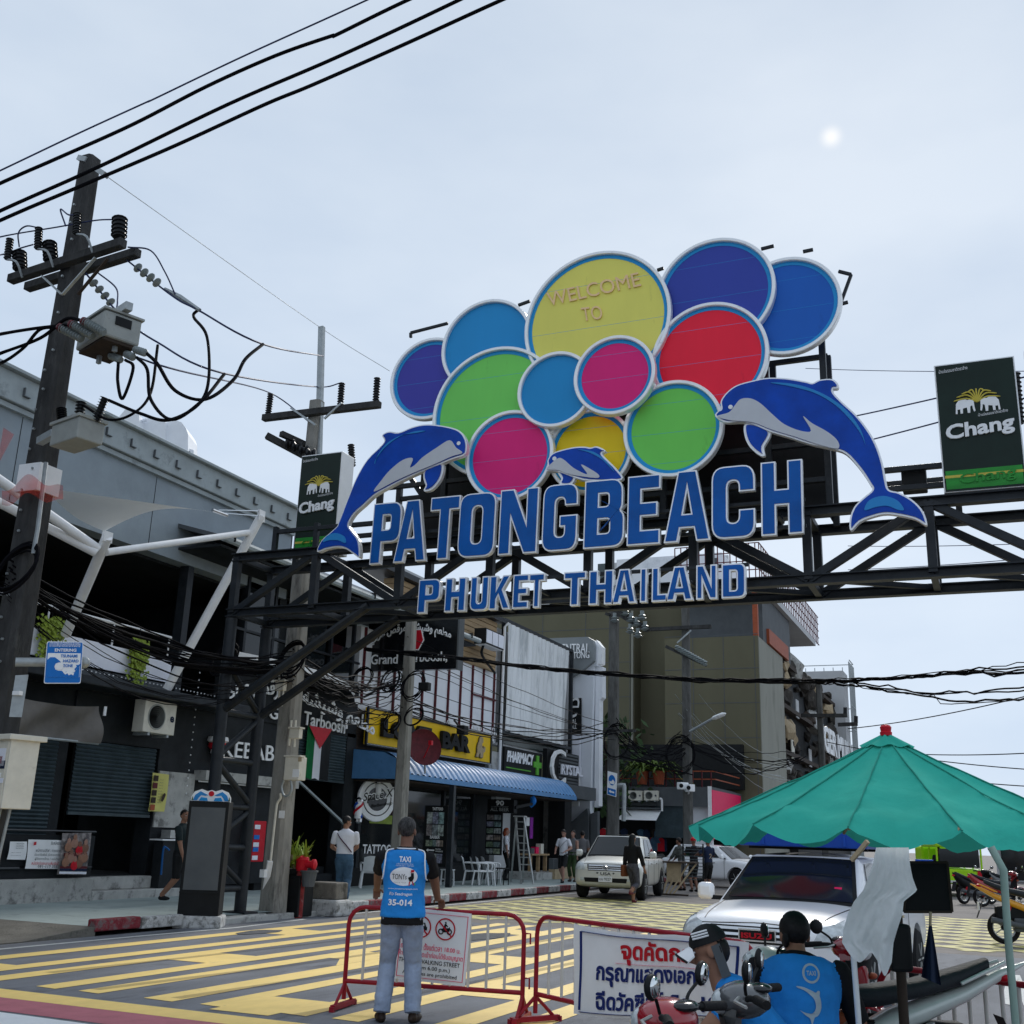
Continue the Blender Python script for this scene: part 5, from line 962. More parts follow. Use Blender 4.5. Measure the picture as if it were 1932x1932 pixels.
MB().beam(F2(497, 789, -.2), F2(717, 763, -.2), .14).build('crossarm', 'dark_pole', p2, bev=.01); MB().beam(F2(503, 822, -.5), F2(640, 895, .3), .13).build('crossarm', 'dark_pole', p2); MB().beam(F2(530, 818, -.6), F2(600, 850, .3), .11).build('crossarm', 'dark_pole', p2)
for p, q in (((549, 770), (596, 802)), ((645, 760), (612, 790))): MB().beam(F2(*p, -.28), F2(*q, -.28), .04).build('arm_brace', 'galv', p2)
for x0, y0, x1, y1 in ((506, 782, 511, 742), (642, 765, 645, 722), (709, 757, 712, 712), (665, 880, 662, 838)): b = MB(); ribbed(b, F2(x0, y0, -.2), F2(x1, y1, -.2), .075, 9, .7); b.build('post_insulator', 'insulator', p2, 40)
for i in range(4): b = MB(); a = F2(548+i*13, 838+i*6, -.4); b.lathe([(.09, -.1), (.12, -.06), (.07, -.02), (.07, .02), (.12, .06), (.09, .1)], a, 12, (1, .5, 0)); b.build('spool_insulator', 'insulator', p2, 40)
for lab, (x0, y0, x1, y1), d in (('cream meter box with stickers, largest on the concrete pole', (570, 1050, 690, 1215), .25), ('small cream junction box in the middle of the concrete pole', (610, 848, 688, 920), .12), ('small white junction box high on the concrete pole', (508, 512, 575, 578), .12)):
    a, c = fy(zB(x0, y1), Y2-.35), fy(zB(x1, y0), Y2-.35); t = thing('meter_box', lab, 'electrical box', a, 0, 'boxes on the concrete pole'); MB().bb((a.x, Y2-.35, a.z), (c.x, Y2-.35+d, c.z)).build('case', 'cream', t, bev=.015); MB().bb((a.x-.02, Y2-.37, c.z), (c.x+.02, Y2-.2, c.z+.03)).build('lid', 'cream', t)
    if d > .2:
        MB().bb((a.x+.2, Y2-.356, a.z+.05), (a.x+.35, Y2-.352, a.z+.2)).build('sticker', 'white', t); MB().bb((a.x+.3, Y2-.356, a.z+.34), (a.x+.38, Y2-.352, a.z+.42)).build('sticker', 'wood_pale', t)
for p in (((545, 400), (540, 690)), ((590, 415), (560, 690)), ((630, 790), (612, 970)), ((660, 790), (650, 980))): MB().tube([fy(zB(*q), Y2-.3) for q in p], .022, 6).build('conduit', 'cream', p2)
MB().tube(spl([fy(zB(*q), Y2-.28) for q in ((552, 1310), (552, 1345), (530, 1380), (518, 1450), (480, 1800))], 4), .025, 6).build('conduit', 'cream', p2); MB().beam(fy(zB(478, 1795), Y2-.3), fz(zT(180, 1090)), .1, .06).build('cable_guard', 'white_tube', p2)
MB().tube(spl([fy(zB(*q), Y2-.3) for q in ((575, 1220), (560, 1270), (575, 1325), (610, 1325), (632, 1280), (625, 1215))], 4), .022, 6).build('cable_loop', 'galv', p2); a, c = fy(zB(537, 1488), Y2-.22), fy(zB(582, 1435), Y2-.22); MB().bb((a.x, Y2-.22, a.z), (c.x, Y2-.215, c.z)).build('notice', 'white', p2)
a, c = fy(zB(400, 1910), Y2-.4), fy(zB(437, 1855), Y2-.4); MB().bb((a.x, Y2-.4, a.z), (c.x, Y2-.3, c.z)).build('socket_box', 'white', p2)
p3c = fy((746, 1690), 27.2); p3 = pole('utility_pole', 'grey concrete pole behind the man in the blue vest', p3c.x, 27.2, fy((772, 1150), 27.2).z, .36, .26, 'pole_concrete')
p4c = fy((1156, 1600), 44); p4 = pole('utility_pole', 'grey pole carrying a blue evacuation sign beyond the pickup', p4c.x, 44, fy((1164, 1155), 44).z, .46, .36, 'pole_backlit')
F4 = lambda x, y, o=0: fy(zD(x, y), 44+o)
for p, q in (((1180, 270), (1210, 280)), ((1250, 240), (1500, 385)), ((1240, 262), (1480, 395))): MB().beam(F4(*p, -.3), F4(*q, -.3), .13).build('crossarm', 'dark_pole', p4)
for x, y in ((1245, 300), (1355, 380), (1410, 410), (1320, 255), (1440, 285), (1400, 330), (1360, 300), (1460, 360)): b = MB(); b.lathe([(.05, -.2), (.2, -.12), (.08, -.06), (.16, 0), (.08, .05), (.09, .2)], F4(x, y, -.35), 12); b.build('bell_insulator', 'porcelain', p4, 40)
for p, q in (((1280, 1105), (1395, 1105)), ((1170, 1090), (1260, 1095))): MB().beam(F4(*p, -.3), F4(*q, -.3), .1).build('crossarm', 'dark_pole', p4)
MB().tube(spl([F4(1250, 1500, -.2), F4(1300, 1495, -.2), F4(1312, 1520, -.2), F4(1308, 1750, -.2)], 4), .09, 8).build('grey_pipe', 'galv', p4)
t = thing('evacuation_sign', 'blue and white tsunami evacuation sign on the far grey pole', 'sign', F4(1225, 1575, -.4)); c4 = [F4(x, y, -.4) for x, y in ((1190, 1560), (1255, 1580), (1262, 1410), (1195, 1393))]
plate([c4], 'white', 'plate', t, .03, 0, (0, -1, 0), 0); 
def inq(c, u, v, d=0): return c[0].lerp(c[1], u).lerp(c[3].lerp(c[2], u), v)+V3((0, -.02-d, 0))
plate([[inq(c4, *q) for q in ((.06, .03), (.94, .03), (.94, .3), (.06, .3))]], 'sign_blue', 'panel', t, .005, 0, (0, -1, 0), 0); plate([[inq(c4, .5+.36*math.cos(a), .66+.22*math.sin(a)) for a in np.linspace(0, 6.1, 22)]], 'sign_blue', 'roundel', t, .005, 0, (0, -1, 0), .003); plate([[inq(c4, *q, .01) for q in ((.2, .6), (.45, .6), (.6, .7), (.8, .62), (.75, .5), (.3, .5))]], 'white', 'wave', t, .005, 0, (0, -1, 0), 0); plate([[inq(c4, *q, .01) for q in ((.2, .17), (.4, .24), (.4, .2), (.8, .2), (.8, .13), (.4, .13), (.4, .1))]], 'white', 'arrow', t, .005, 0, (0, -1, 0), 0)
p5c = fy((1299, 1600), 48.6); p5 = pole('utility_pole', 'grey pole wrapped in a tangle of cables beside the corner shop', p5c.x, 48.6, fy((1286, 1135), 48.6).z, .4, .32, 'pole_backlit')
F5 = lambda x, y, o=0: fy(zD(x, y), 48.6+o)
MB().beam(F5(1450, 385, -.3), F5(1932, 362, -.3), .16).build('crossarm', 'dark_pole', p5); MB().beam(F5(1610, 505, -.3), F5(1900, 640, -.3), .14).build('crossarm', 'dark_pole', p5); MB().beam(F5(1800, 1420, -.3), F5(1290, 1290, -3), .05).build('stay', 'cable', p5)
for i in range(12): a = F5(1690+i*18, 515+i*10, -.4); b = MB(); b.lathe([(.06, -.12), (.13, -.05), (.06, 0), (.13, .05), (.06, .12)], a, 8); b.build('spool_insulator', 'porcelain', p5, 40)
for p, q in (((1690, 480), (1790, 390)), ): MB().beam(F5(*p, -.4), F5(*q, -.4), .06).build('arm_brace', 'galv', p5)
t = thing('street_lamp', 'white street lamp head on a slanted arm against the olive wall', 'street lamp', fy(zG(105, 1270), 48.4)); a, c = fy(zG(105, 1270), 48.4), fy(zG(290, 1165), 47.6); MB().tube([a, c], .06, 8).build('arm', 'galv', t); d = fy(zG(392, 1122), 47.2); MB().tube([c, c.lerp(d, .2), c.lerp(d, .8), d], [.09, .15, .14, .05], 10, True, .6).build('lamp_head', 'white', t, 50)
for (x, y), lab in (((1730, 1500), 'white security camera facing the street, left one on the pole'), ((1782, 1515), 'white security camera angled right on the same pole')):
    a = F5(x, y, -.6); t = thing('security_camera', lab, 'camera', a, 0, 'cameras on the cable pole'); s_ = -1 if x < 1760 else 1; MB().box(a, (.28, .45, .3), (V3((.8, .6*s_, 0)), V3((-.6*s_, .8, 0)), V3((0, 0, 1)))).build('housing', 'white', t, bev=.03); MB().lathe([(.09, 0), (.09, .03)], a+V3((0, -.24, 0)), 10, (0, -1, 0)).build('lens', 'black', t); MB().beam(a, (p5c.x, 48.6, a.z-.3), .06).build('bracket', 'white', t)
p6 = pole('utility_pole', 'slim grey pole far down the street before the rock front', fy(zG(1170, 1300), 66).x, 66, fy(zG(1155, 880), 66).z, .4, .3, 'pole_backlit')
for (x0, y0, x1, y1) in ((1010, 1140, 1385, 1140), (1310, 1215, 1470, 1208)): MB().beam(fy(zG(x0, y0), 65.7), fy(zG(x1, y1), 65.7), .2).build('crossarm', 'dark_pole', p6)
for x0, y0, y1 in ((1370, 1125, 1075), (1457, 1200, 1145)): MB().beam(fy(zG(x0, y0), 65.7), fy(zG(x0, y1), 65.7), .2).build('post_insulator', 'insulator', p6)
pr = fd((1950, 690), 19); p7 = pole('utility_pole', 'pole cut off by the right edge beside the beer board', pr.x, pr.y, fd((1925, 668), 19).z, .35, .25, 'pole_concrete'); b = MB(); ribbed(b, fd((1925, 800), 18.6), fd((1916, 702), 18.6), .08, 12, .7); b.build('post_insulator', 'insulator', p7, 40)
# wires between the poles
def bun(label, A, B, n, s, r=(.010, .02), spread=.25, wob=.03, m='cable', k=12):
    A, B = V3(A), V3(B); t = thing('cable_bundle', label, 'cables', A)
    for i in range(n):
        o1, o2 = (V3((rng.normal(0, spread*.5), rng.normal(0, spread*.5), rng.normal(0, spread))) for _ in range(2)); MB().tube(sag(A+o1, B+o2, s*random.uniform(.6, 1.5), k, wob), random.uniform(*r)*.72, 4).build('cable', m, t, 60)
    return t
z1 = fd((40, 1090), 16.3).z
A1 = (P1[0], P1[1]-.2, z1); A2 = F2(552, 1255, -.2); A3 = fy((757, 1285), 27); A3b = fy((757, 1330), 27)
b1_ = bun('black sagging cable bundle from the near pole past the white tubes', A1, A2, 20, .42, (.012, .024), .13)
bun('looser cables hanging in swags before the white balcony', (A1[0], A1[1], A1[2]-.3), (A2.x, A2.y, A2.z-.05), 7, 1.0, (.008, .014), .16)
bun('dense cable tangle between the arch leg and the next pole', A2, A3, 17, .35, (.012, .024), .16, .05)
bun('second cable tangle hanging lower toward the yellow sign', (A2.x, A2.y, A2.z-.35), A3b, 9, .45, (.01, .018), .2, .06)
A4 = F4(1235, 1100, -.2); A5 = F5(1740, 1200, -.2)
bun('black cables running from the yellow sign down the street', A3b, A4, 7, .5, (.015, .026), .2, .06); bun('upper cables above the plastic sheet toward the evacuation sign pole', fy((760, 1250), 27), A4, 5, .2, (.012, .02), .3, .03)
bun('short cable tangle between the two far grey poles', A4, A5, 14, .7, (.015, .03), .25, .08); bun('cables running on from the tangle pole past the olive corner', A5, fx(zG(1000, 1500), -8), 7, .5, (.015, .03), .3, .05); bun('thin wires fanning down in front of the olive wall', F5(1720, 900, -.2), fy(zG(900, 1600), 57), 7, .6, (.014, .02), .7, .02, 'galv')
mb = thing('cable_bundle', 'thick black cable bundle crossing the whole street at mid height', 'cables', fy((1000, 1258), 27))
for i in range(11):
    o = rng.normal(0, .06, 2); pts = [(690, 1222), (870, 1240), (1000, 1257), (1165, 1270), (1320, 1280), (1500, 1283), (1600, 1281), (1720, 1274), (1850, 1262), (2050, 1240), (2900, 1130)] if i < 7 else [(690, 1226), (870, 1242), (1000, 1258), (1165, 1272), (1320, 1282), (1500, 1284), (1580, 1287), (1660, 1297), (1760, 1310), (1860, 1310), (2050, 1290), (2900, 1170)]
    MB().tube([p+V3((0, o[0], o[1]*(1+2*(j > 8*6))))+V3(rng.normal(0, .018, 3)) for j, p in enumerate(spl([fy(p, 27-5*(p[0]-690)/1300) for p in pts], 6))], random.uniform(.009, .02), 5).build('cable', 'cable', mb, 60)
def coil(c, r, n, lab):
    t = thing('cable_coil', lab, 'cable', c, 0, 'spare cable coils on the poles'); c = V3(c)
    for i in range(n): o = rng.normal(0, .03, 3); e = random.uniform(.8, 1.25); MB().tube([c+V3((r*math.cos(a)*.9+o[0], .15*math.sin(a)+o[1], r*e*math.sin(a)+o[2])) for a in np.linspace(0, 6.283, 17)], .016, 4).build('loop', 'cable', t, 60)
coil(fy(zB(1140, 490), 26.8), .34, 4, 'black cable coil left of the pole under the hanging sign'); coil(fy(zB(1345, 510), 26.8), .3, 4, 'black cable coil against the pole under the hanging sign'); coil(fy(zB(1500, 545), 26.8), .36, 4, 'black cable coil just right of that pole'); coil(fy(zB(1490, 760), 26.8), .3, 3, 'black cable coil dangling over the yellow sign, lower one'); coil(fy(zB(635, 350), Y2-.5), .3, 5, 'cable coil on the pole with the meter boxes'); coil(fy(zB(150, 370), 16.9), .3, 3, 'grey cable loops beside the left leg of the arch'); coil(F5(1710, 1280, -.4), .7, 9, 'dense cable coil on the tangle pole beside the shop'); coil(F4(1260, 1180, -.4), .6, 5, 'cable coil under the crossarm of the evacuation sign pole')
coil(pq(90, 1500, -.35), .35, 6, 'cable coil strapped to the near pole at left'); coil(fy(zB(1350, 810), 26.7), .25, 3, 'small cable coil hanging before the letter O of the yellow sign')
cc = thing('black_splice_box', 'black cable splice box hanging beside the pole at the yellow sign', 'electrical box', fy(zB(1580, 550), 26.7)); MB().box(fy(zB(1580, 550), 26.7), (.3, .2, .22)).build('case', 'black', cc, bev=.02)
cc = thing('floodlight', 'black floodlight above the lion on the yellow sign', 'lamp', fx(zB(1850, 860), -16.3)); MB().box(fx(zB(1850, 860), -16.3), (.3, .35, .3)).build('housing', 'black', cc, bev=.03); MB().beam(fx(zB(1850, 860), -16.3), fx(zB(1790, 790), -16.9), .05).build('arm', 'black', cc)
cc = thing('sign_lamp_box', 'white panelled lantern box on a bent arm by the wooden siding', 'lamp', fx(zD(350, 460), -16.6)); c = fx(zD(350, 455), -16.4); MB().box(c, (.45, 1.6, .55)).build('frame', 'black', cc); 
for i in range(3): MB().box(c+V3((.235, -.52+.52*i, 0)), (.02, .46, .46)).build('pane', 'balcony_white', cc)
MB().box(c+V3((0, 0, -.29)), (.4, 1.5, .02)).build('diffuser', 'white', cc); MB().tube(spl([c-V3((0, .5, .3)), fx(zD(300, 570), -16.6), fx(zD(390, 695), -16.9)], 4), .05, 6).build('arm', 'black', cc)
# high wires on the left
for lab, pts, r, m in (('thin earth wire falling from the near pole top to the next mast', [pp(600, 1000), F2(603, 617), fd((735, 700), 24)], .006, 'galv'),
  ('conductor from the near crossarm through its insulator string', [pp(725, 1485, .22), pp(985, 1690, .5), pq(1130, 30, .6), pq(1500, 225, 1.5), F2(610, 672)], .014, 'blue_cable'), ('conductor from the switch box top to the second pole', [pp(490, 1560, .1), pp(690, 1800, 0), pq(900, 215, .4), pq(1270, 390, 1), F2(600, 730), F2(645, 722)], .014, 'blue_cable'), ('lower conductor ending at the left insulator of the second pole', [pq(780, 300, 0), pq(1020, 375, .5), F2(511, 742), F2(600, 810)], .014, 'blue_cable')):
    line('power_line', lab, pts, r, m, 'cable', 'power lines between the poles', 8)
st = thing('insulator_string', 'string of grey disc insulators right of the near pole', 'insulator', pp(800, 1540, .3)); b = None
for i in range(4): a = pp(787+36*i, 1528+28*i, .3); MB().lathe([(.02, -.04), (.075, -.006), (.075, .006), (.02, .03)], a, 12, (.7, .2, -.6)).build('disc', 'porcelain', st, 40)
MB().tube([pp(940, 1650, .5), pp(1030, 1700, .55), pp(1140, 1770, .6)], [.03, .05, .03], 6).build('clamp', 'galv', st)
st = thing('insulator_string', 'string of grey disc insulators leading to the switch box', 'insulator', pp(560, 1640, .1))
for i in range(4): a = pp(535+32*i, 1615+36*i, 0); MB().lathe([(.02, -.04), (.07, -.006), (.07, .006), (.02, .03)], a, 12, (.6, .2, -.7)).build('disc', 'porcelain', st, 40)
for lab, pts, r in (('black jumper looping from the left bushing down to the small tank', [pq(715, 315, -.5), pq(760, 360, -.5), pq(700, 535, -.5), pq(672, 440, -.5), pq(675, 330, -.5)], .022), ('long black jumper from the middle bushing to the tank insulator', [pq(780, 300, -.5), pq(840, 370, -.5), pq(860, 540, -.5), pq(980, 655, -.5), pq(1150, 550, -.4), pq(1280, 395, .2)], .022), ('widest black jumper swinging right to the conductor', [pq(840, 280, -.5), pq(900, 340, -.5), pq(1000, 490, -.4), pq(1170, 540, -.2), pq(1330, 430, .4), pq(1400, 310, .8), pq(1500, 225, 1.4)], .024), ('black jumper hanging from the clamp to the tank insulators', [pq(1128, 30, .6), pq(1105, 70, .55), pq(1180, 180, .3), pq(1190, 430, 0), pq(1130, 570, -.2), pq(960, 658, -.4), pq(800, 620, -.45), pq(620, 545, -.45)], .022), ('lower black jumper between conductor and the smaller tank', [pq(900, 230, .2), pq(860, 500, 0), pq(760, 620, -.3), pq(620, 655, -.45), pq(480, 575, -.45)], .02),
   ('top left feeder cable bending over to the bushings', [fd((-60, 645), 14), pq(0, 168, -.9), pq(200, 135, -.95), tips[1]], .024), ('middle left feeder cable crossing to the bushings', [fd((-60, 700), 14), pq(0, 335, -.9), pq(130, 250, -.95), pq(230, 140, -.95), tips[0]], .024), ('lower left feeder cable rising to the top bushing', [fd((-60, 690), 14), pq(0, 278, -.9), pq(230, 190, -.95), pq(380, 80, -.95), tips[2]], .024), ('curved blue jumper beside the insulator string', [pp(730, 1410, .1), pp(860, 1430, .2), pp(940, 1550, .4), pp(1000, 1680, .5)], .012), ('curved blue jumper above the switch box', [pp(550, 1550, 0), pp(660, 1640, -.1), pp(670, 1720, -.2), pp(665, 1760, -.3)], .012)):
    line('jumper_cable', lab, pts, r, 'blue_cable' if 'blue' in lab else 'cable', 'cable', 'jumper cables at the near pole')
for lab, pts in (('blue lead from the middle arrester to the left edge', [fd((-60, 470), 15), pp(0, 1352, -.4), pp(330, 1295, -.4), pp(540, 1258, -.3), pp(650, 1252, -.22)]), ('blue lead from the left arrester to the edge', [fd((-60, 485), 15), pp(0, 1455, -.3), pp(120, 1415, -.3), pp(190, 1395, -.25)]), ('looped blue lead over the left arrester', [pp(110, 1410, -.3), pp(105, 1330, -.4), pp(150, 1290, -.4), pp(222, 1300, -.4)]), ('pointed blue lead left of the pole', [pp(375, 1290, -.3), pp(345, 1195, -.35), pp(390, 1225, -.4), pp(440, 1225, -.4)])): line('arrester_lead', lab, pts, .012, 'blue_cable', 'cable', 'leads of the surge arresters')
# wires behind the arch on the right
for i, (lab, a, c) in enumerate((('upper blue wire between the large dolphin and the beer board', (1540, 800), (2050, 670)), ('lower blue wire between the large dolphin and the beer board', (1560, 850), (2050, 705)), ('thin wire meeting the beer board top', (1520, 695), (2000, 688)), ('wire seen low through the truss on the right', (1600, 1030), (2050, 1008)), ('lowest wire seen through the truss on the right', (1600, 1075), (2050, 1030)))): line('distant_wire', lab, sag(fd(a, 32), fd((a[0]+(c[0]-a[0])*2.2, a[1]+(c[1]-a[1])*2.2), 22), .15), .02 if i < 2 else .01, 'blue_cable', 'cable', 'wires behind the arch', 2)
for i, (a, c) in enumerate((((1600, 1375), (2050, 1250)), ((1620, 1415), (2050, 1380)), ((1560, 1400), (2050, 1425)), ((1600, 1440), (2050, 1455)))): line('distant_wire', ('wire rising right above the green parasol', 'upper flat wire right of the parasol tip', 'middle flat wire right of the parasol tip', 'lowest flat wire right of the parasol tip')[i], sag(fd(a, 45), fd((a[0]+(c[0]-a[0])*2.2, a[1]+(c[1]-a[1])*2.2), 30), .5), .018, 'cable', 'cable', 'wires behind the parasol', 2)
# ============================================================ signs, boxes and street furniture
# blue tsunami sign on an arm from the near pole
t = thing('tsunami_sign', 'blue and white tsunami hazard zone sign on a pole arm', 'sign', fd((119, 1288), 15.6)); R_ = 15.6
cs_ = [fd(p, R_) for p in (zA(312, 528), zA(575, 528), zA(592, 230), zA(335, 228))]
cs_[2] = cs_[1]+cs_[3]-cs_[0]; nS = (cs_[1]-cs_[0]).cross(cs_[3]-cs_[0]).normalized(); U = lambda u, v: cs_[0].lerp(cs_[1], u).lerp(cs_[3].lerp(cs_[2], u), v)
rr_ = lambda a, b, c, d, r=.05: [U(*p) for p in rnd([(a, b, r), (c, b, r), (c, d, r), (a, d, r)])]
plate([rr_(0, 0, 1, 1)], 'white', 'plate', t, .02, 0, nS, 0); plate([rr_(.02, .018, .98, .982)], 'sign_blue', 'field', t, .004, 0, nS, .012); plate([rr_(.05, .15, .95, .72, .01)], 'white', 'panel', t, .004, 0, nS, .016)
wave = [(.05, .15), (.05, .56), (.12, .62), (.25, .62), (.38, .54), (.42, .5), (.36, .5), (.28, .47), (.25, .4), (.28, .33), (.36, .3), (.46, .3), (.52, .25), (.58, .28), (.66, .24), (.72, .28), (.80, .26), (.86, .33), (.94, .4), (.94, .15)]
plate([[U(*p) for p in wave]], 'sign_blue', 'wave', t, .004, 0, nS, .019); plate([[U(.38+.12*math.cos(a), .40+.08*math.sin(a)) for a in np.linspace(0, 6.2, 20)]], 'white', 'wave_eye', t, .004, 0, nS, .022); plate([[U(*p) for p in ((.5, .26), (.56, .21), (.62, .24), (.66, .19), (.72, .22), (.78, .19), (.8, .25), (.7, .29), (.6, .27))]], 'white', 'foam', t, .004, 0, nS, .022)
plate([[U(*p) for p in ((.8, .34), (.86, .4), (.84, .44), (.9, .44), (.96, .47), (.94, .4), (.9, .37), (.94, .32), (.9, .3), (.87, .35), (.83, .3))]], 'sign_blue', 'runner', t, .004, 0, nS, .022)
e = nS*.02
for s, u0, v0, u1, h, m in (('ENTERING', .23, .755, .82, .075, 'white'), ('TSUNAMI', .4, .615, .86, .075, 'sign_blue'), ('HAZARD', .48, .5, .9, .07, 'sign_blue'), ('ZONE', .48, .385, .75, .07, 'sign_blue')): text(s, U(u0, v0)+e, U(u1, v0)+e, (cs_[3]-cs_[0]).length*h, m, t, bold=.03)
text('เข้าเขตพื้นที่เสี่ยงภัยคลื่นยักษ์', U(.08, .87)+e, U(.92, .87)+e, .09, 'white', t, res=1)
MB().tube([fd(zA(110, 375), 15.75), fd(zA(600, 378), 15.75)], .06, 10).build('arm', 'galv', t, 40); MB().ell(fd(zA(600, 378), 15.75), .08, 10).build('arm_cap', 'galv', t, 40)
# utility cabinet, grey plate and tarpaulin by the near pole
t = thing('utility_cabinet', 'cream steel cabinet with stickers on the near pole', 'electrical box', fd(zA(70, 1420), 15.9)); a, c = fd(zA(-20, 1420), 15.9), fd(zA(150, 940), 15.9)
ax = (V3((.92, -.2, 0)).normalized(), V3((.2, .92, 0)).normalized(), V3((0, 0, 1))); w_ = .50; h_ = c.z-a.z; cc = (a+c)/2; cc = V3((*fd(zA(72, 1180), 15.9).xy, cc.z))
MB().box(cc, (w_, .4, h_), ax).build('case', 'cream', t, bev=.01); MB().box(cc+V3((0, 0, h_/2+.03)), (w_+.12, .52, .07), ax).build('lid', 'cream', t, bev=.01); MB().box(cc+ax[0]*.03-ax[1]*.205, (.36, .012, h_*.92), ax).build('door', 'cream', t)
def stick(u, v, w, h, m, n='sticker'): return MB().box(cc+ax[0]*(.06+u)-ax[1]*.213+V3((0, 0, h_*v)), (w, .004, h), ax).build(n, m, t)
stick(.02, .24, .2, .22, 'balcony_white'); stick(.0, .20, .13, .09, 'red'); stick(.04, .13, .2, .1, 'shirt_navy'); stick(.03, -.02, .12, .05, 'white'); stick(.06, -.1, .2, .06, 'balcony_white'); stick(-.02, -.17, .24, .025, 'black')
MB().lathe([(.08, 0), (.08, .004)], cc+ax[0]*.1-ax[1]*.212-V3((0, 0, h_*.29)), 18, -ax[1]).build('sticker', 'shirt_navy', t); stick(.04, -.38, .16, .05, 'white')
text('ADZEM', cc-ax[0]*.10-ax[1]*.216-V3((0, 0, h_*.28)), cc-ax[0]*.10-ax[1]*.216-V3((0, 0, h_*.1)), .05, 'black', t, up=(-1, .2, 0))
for u in (-.1, .12): MB().tube([cc+ax[0]*u+V3((0, 0, -h_/2)), cc+ax[0]*u+V3((-.1, 0, -h_/2-.9))], .02, 6).build('conduit', 'galv', t)
t = thing('back_of_sign', 'bare grey metal sign back strapped beside the near pole', 'sign', fd(zA(110, 765), 15.7)); plate([[fd(zA(*p), 15.7) for p in ((110, 470), (203, 465), (155, 768), (65, 765))]], 'galv', 'plate', t, .02, 0, nS, 0); MB().box(fd(zA(125, 597), 15.65), (.12, .06, .05)).build('clamp', 'white', t)
t = thing('tarpaulin', 'grey brown tarpaulin strung up over the closed shutters', 'tarpaulin', fx(zA(400, 940), -16.2))
TL, TR, BR, BL = fx(zA(30, 585), -16.2), fx(zA(735, 690), -16.2), fx(zA(700, 957), -16.2), fx(zA(-30, 880), -16.2)
def trp(u, v): p = BL.lerp(BR, u).lerp(TL.lerp(TR, u), v); return p+V3((.05*math.sin(7*u+3*v)+.06*math.sin(4*v-5*u)+.03*math.sin(17*u-6*v), 0, -.10*math.sin(math.pi*u)*v))
MB().grid(trp, 40, 16).build('sheet', 'tarp', t, 60); MB().tube([BL, BR], .025, 6).build('hem_rod', 'galv', t); MB().tube([TR+V3((.02, .05, 0)), TR+V3((.02, .05, -.18))], .03, 6).build('cord_knot', 'white', t)
# paper notices on the rail, food banner
def posterx(name, label, cat, q, X, m, zf=zA, grp=None):
    p = [fx(zf(*k), X) for k in q]; t = thing(name, label, cat, p[0], 0, grp); MB().grid(lambda u, v: p[0].lerp(p[1], u).lerp(p[3].lerp(p[2], u), v)+V3((.012*math.sin(6*u+4*v), 0, 0)), 8, 8).build('sheet', m, t, 60); return t, (lambda u, v, d=.03: p[0].lerp(p[1], u).lerp(p[3].lerp(p[2], u), v)+V3((d, 0, 0)))
t, f = posterx('notice', 'small white paper notice, leftmost on the terrace rail', 'notice', ((48, 1782), (180, 1785), (195, 1655), (75, 1655)), -16.6, 'white')
for v in (.85, .72, .6): text('ประกาศจากร้าน', f(.3, v), f(.75, v), .03, 'grey_dark', t, res=1)
for v in (.35, .2): text('เปิดบริการทุกวันค่ะ', f(.1, v), f(.65, v), .022, 'grey_dark', t, res=1)
t, f = posterx('notice', 'wide white banner of Thai job notices, middle of the rail', 'notice', ((178, 1848), (432, 1850), (445, 1645), (205, 1640)), -16.6, 'white')
for s, v, u0, u1, m in (('รับสมัครงาน', .84, .62, .95, 'grey_dark'), ('พนักงานเสิร์ฟ / การตลาด', .58, .2, .92, 'grey_dark'), ('ประชาสัมพันธ์ (มีประสบการณ์)', .42, .18, .96, 'grey_dark'), ('ผู้จัดการร้าน / แม่บ้าน', .28, .2, .9, 'grey_dark'), ('สนใจติดต่อสอบถามเพิ่มเติมได้ที่', .14, .12, .94, 'red'), ('081-119 3555', .03, .3, .92, 'grey_dark')): text(s, f(u0, v), f(u1, v), .06, m, t, res=1, bold=.01)
MB().add([f(.12, .8), f(.2, .82), f(.2, .93), f(.13, .92)], [(0, 1, 2, 3)]).build('emblem', 'red', t)
t, f = posterx('event_poster', 'colourful fight poster on the right end of the terrace rail', 'poster', ((405, 1890), (612, 1893), (655, 1592), (448, 1595)), -16.55, 'photo3')
k = 0
for r, n in ((.66, 4), (.3, 5)):
    for i in range(n):
        u = .12+.78*(i+.5)/n; c = f(u, r+.1*math.sin(i*2)); MB().ell(c+V3((0, 0, .11)), (.01, .05, .06), 8).build('portrait_head', ('skin_pale', 'skin', 'skin_dark')[k % 3], t); MB().ell(c, (.008, .1, .09), 8).build('portrait_torso', ('skin', 'skin_pale', 'red', 'skin_dark')[k % 4], t); k += 1
MB().add([f(.1, .44), f(.9, .44), f(.9, .52), f(.1, .52)], [(0, 1, 2, 3)]).build('title_band', 'dark_red', t); text('FIGHT NIGHT', f(.14, .455, .035), f(.86, .455, .035), .06, 'skin_pale', t, bold=.01)
for v, m in ((.02, 'balcony_white'), (.09, 'shirt_navy'), (.15, 'dark_red')): MB().add([f(.03, v), f(.97, v), f(.97, v+.055), f(.03, v+.055)], [(0, 1, 2, 3)]).build('text_band', m, t)
t, f = posterx('menu_banner', 'pale yellow food menu banner on the concrete panel', 'banner', ((1057, 1438), (1172, 1442), (1208, 1178), (1092, 1163)), -16.9, 'cream_yellow' if mat('cream_yellow', C('d8d27a', .9), .6, var=.05) else '')
for i in range(5): c = f(.16, .86-.19*i); MB().box(c, (.01, .14, .12)).build('dish_photo', ('wood_dark', 'dark_red', 'wood_dark', 'leather', 'orange')[i], t)
for i in range(9): text('Kebab 120', f(.4, .82-.075*i), f(.62, .82-.075*i), .025, 'grey_dark', t, res=1)
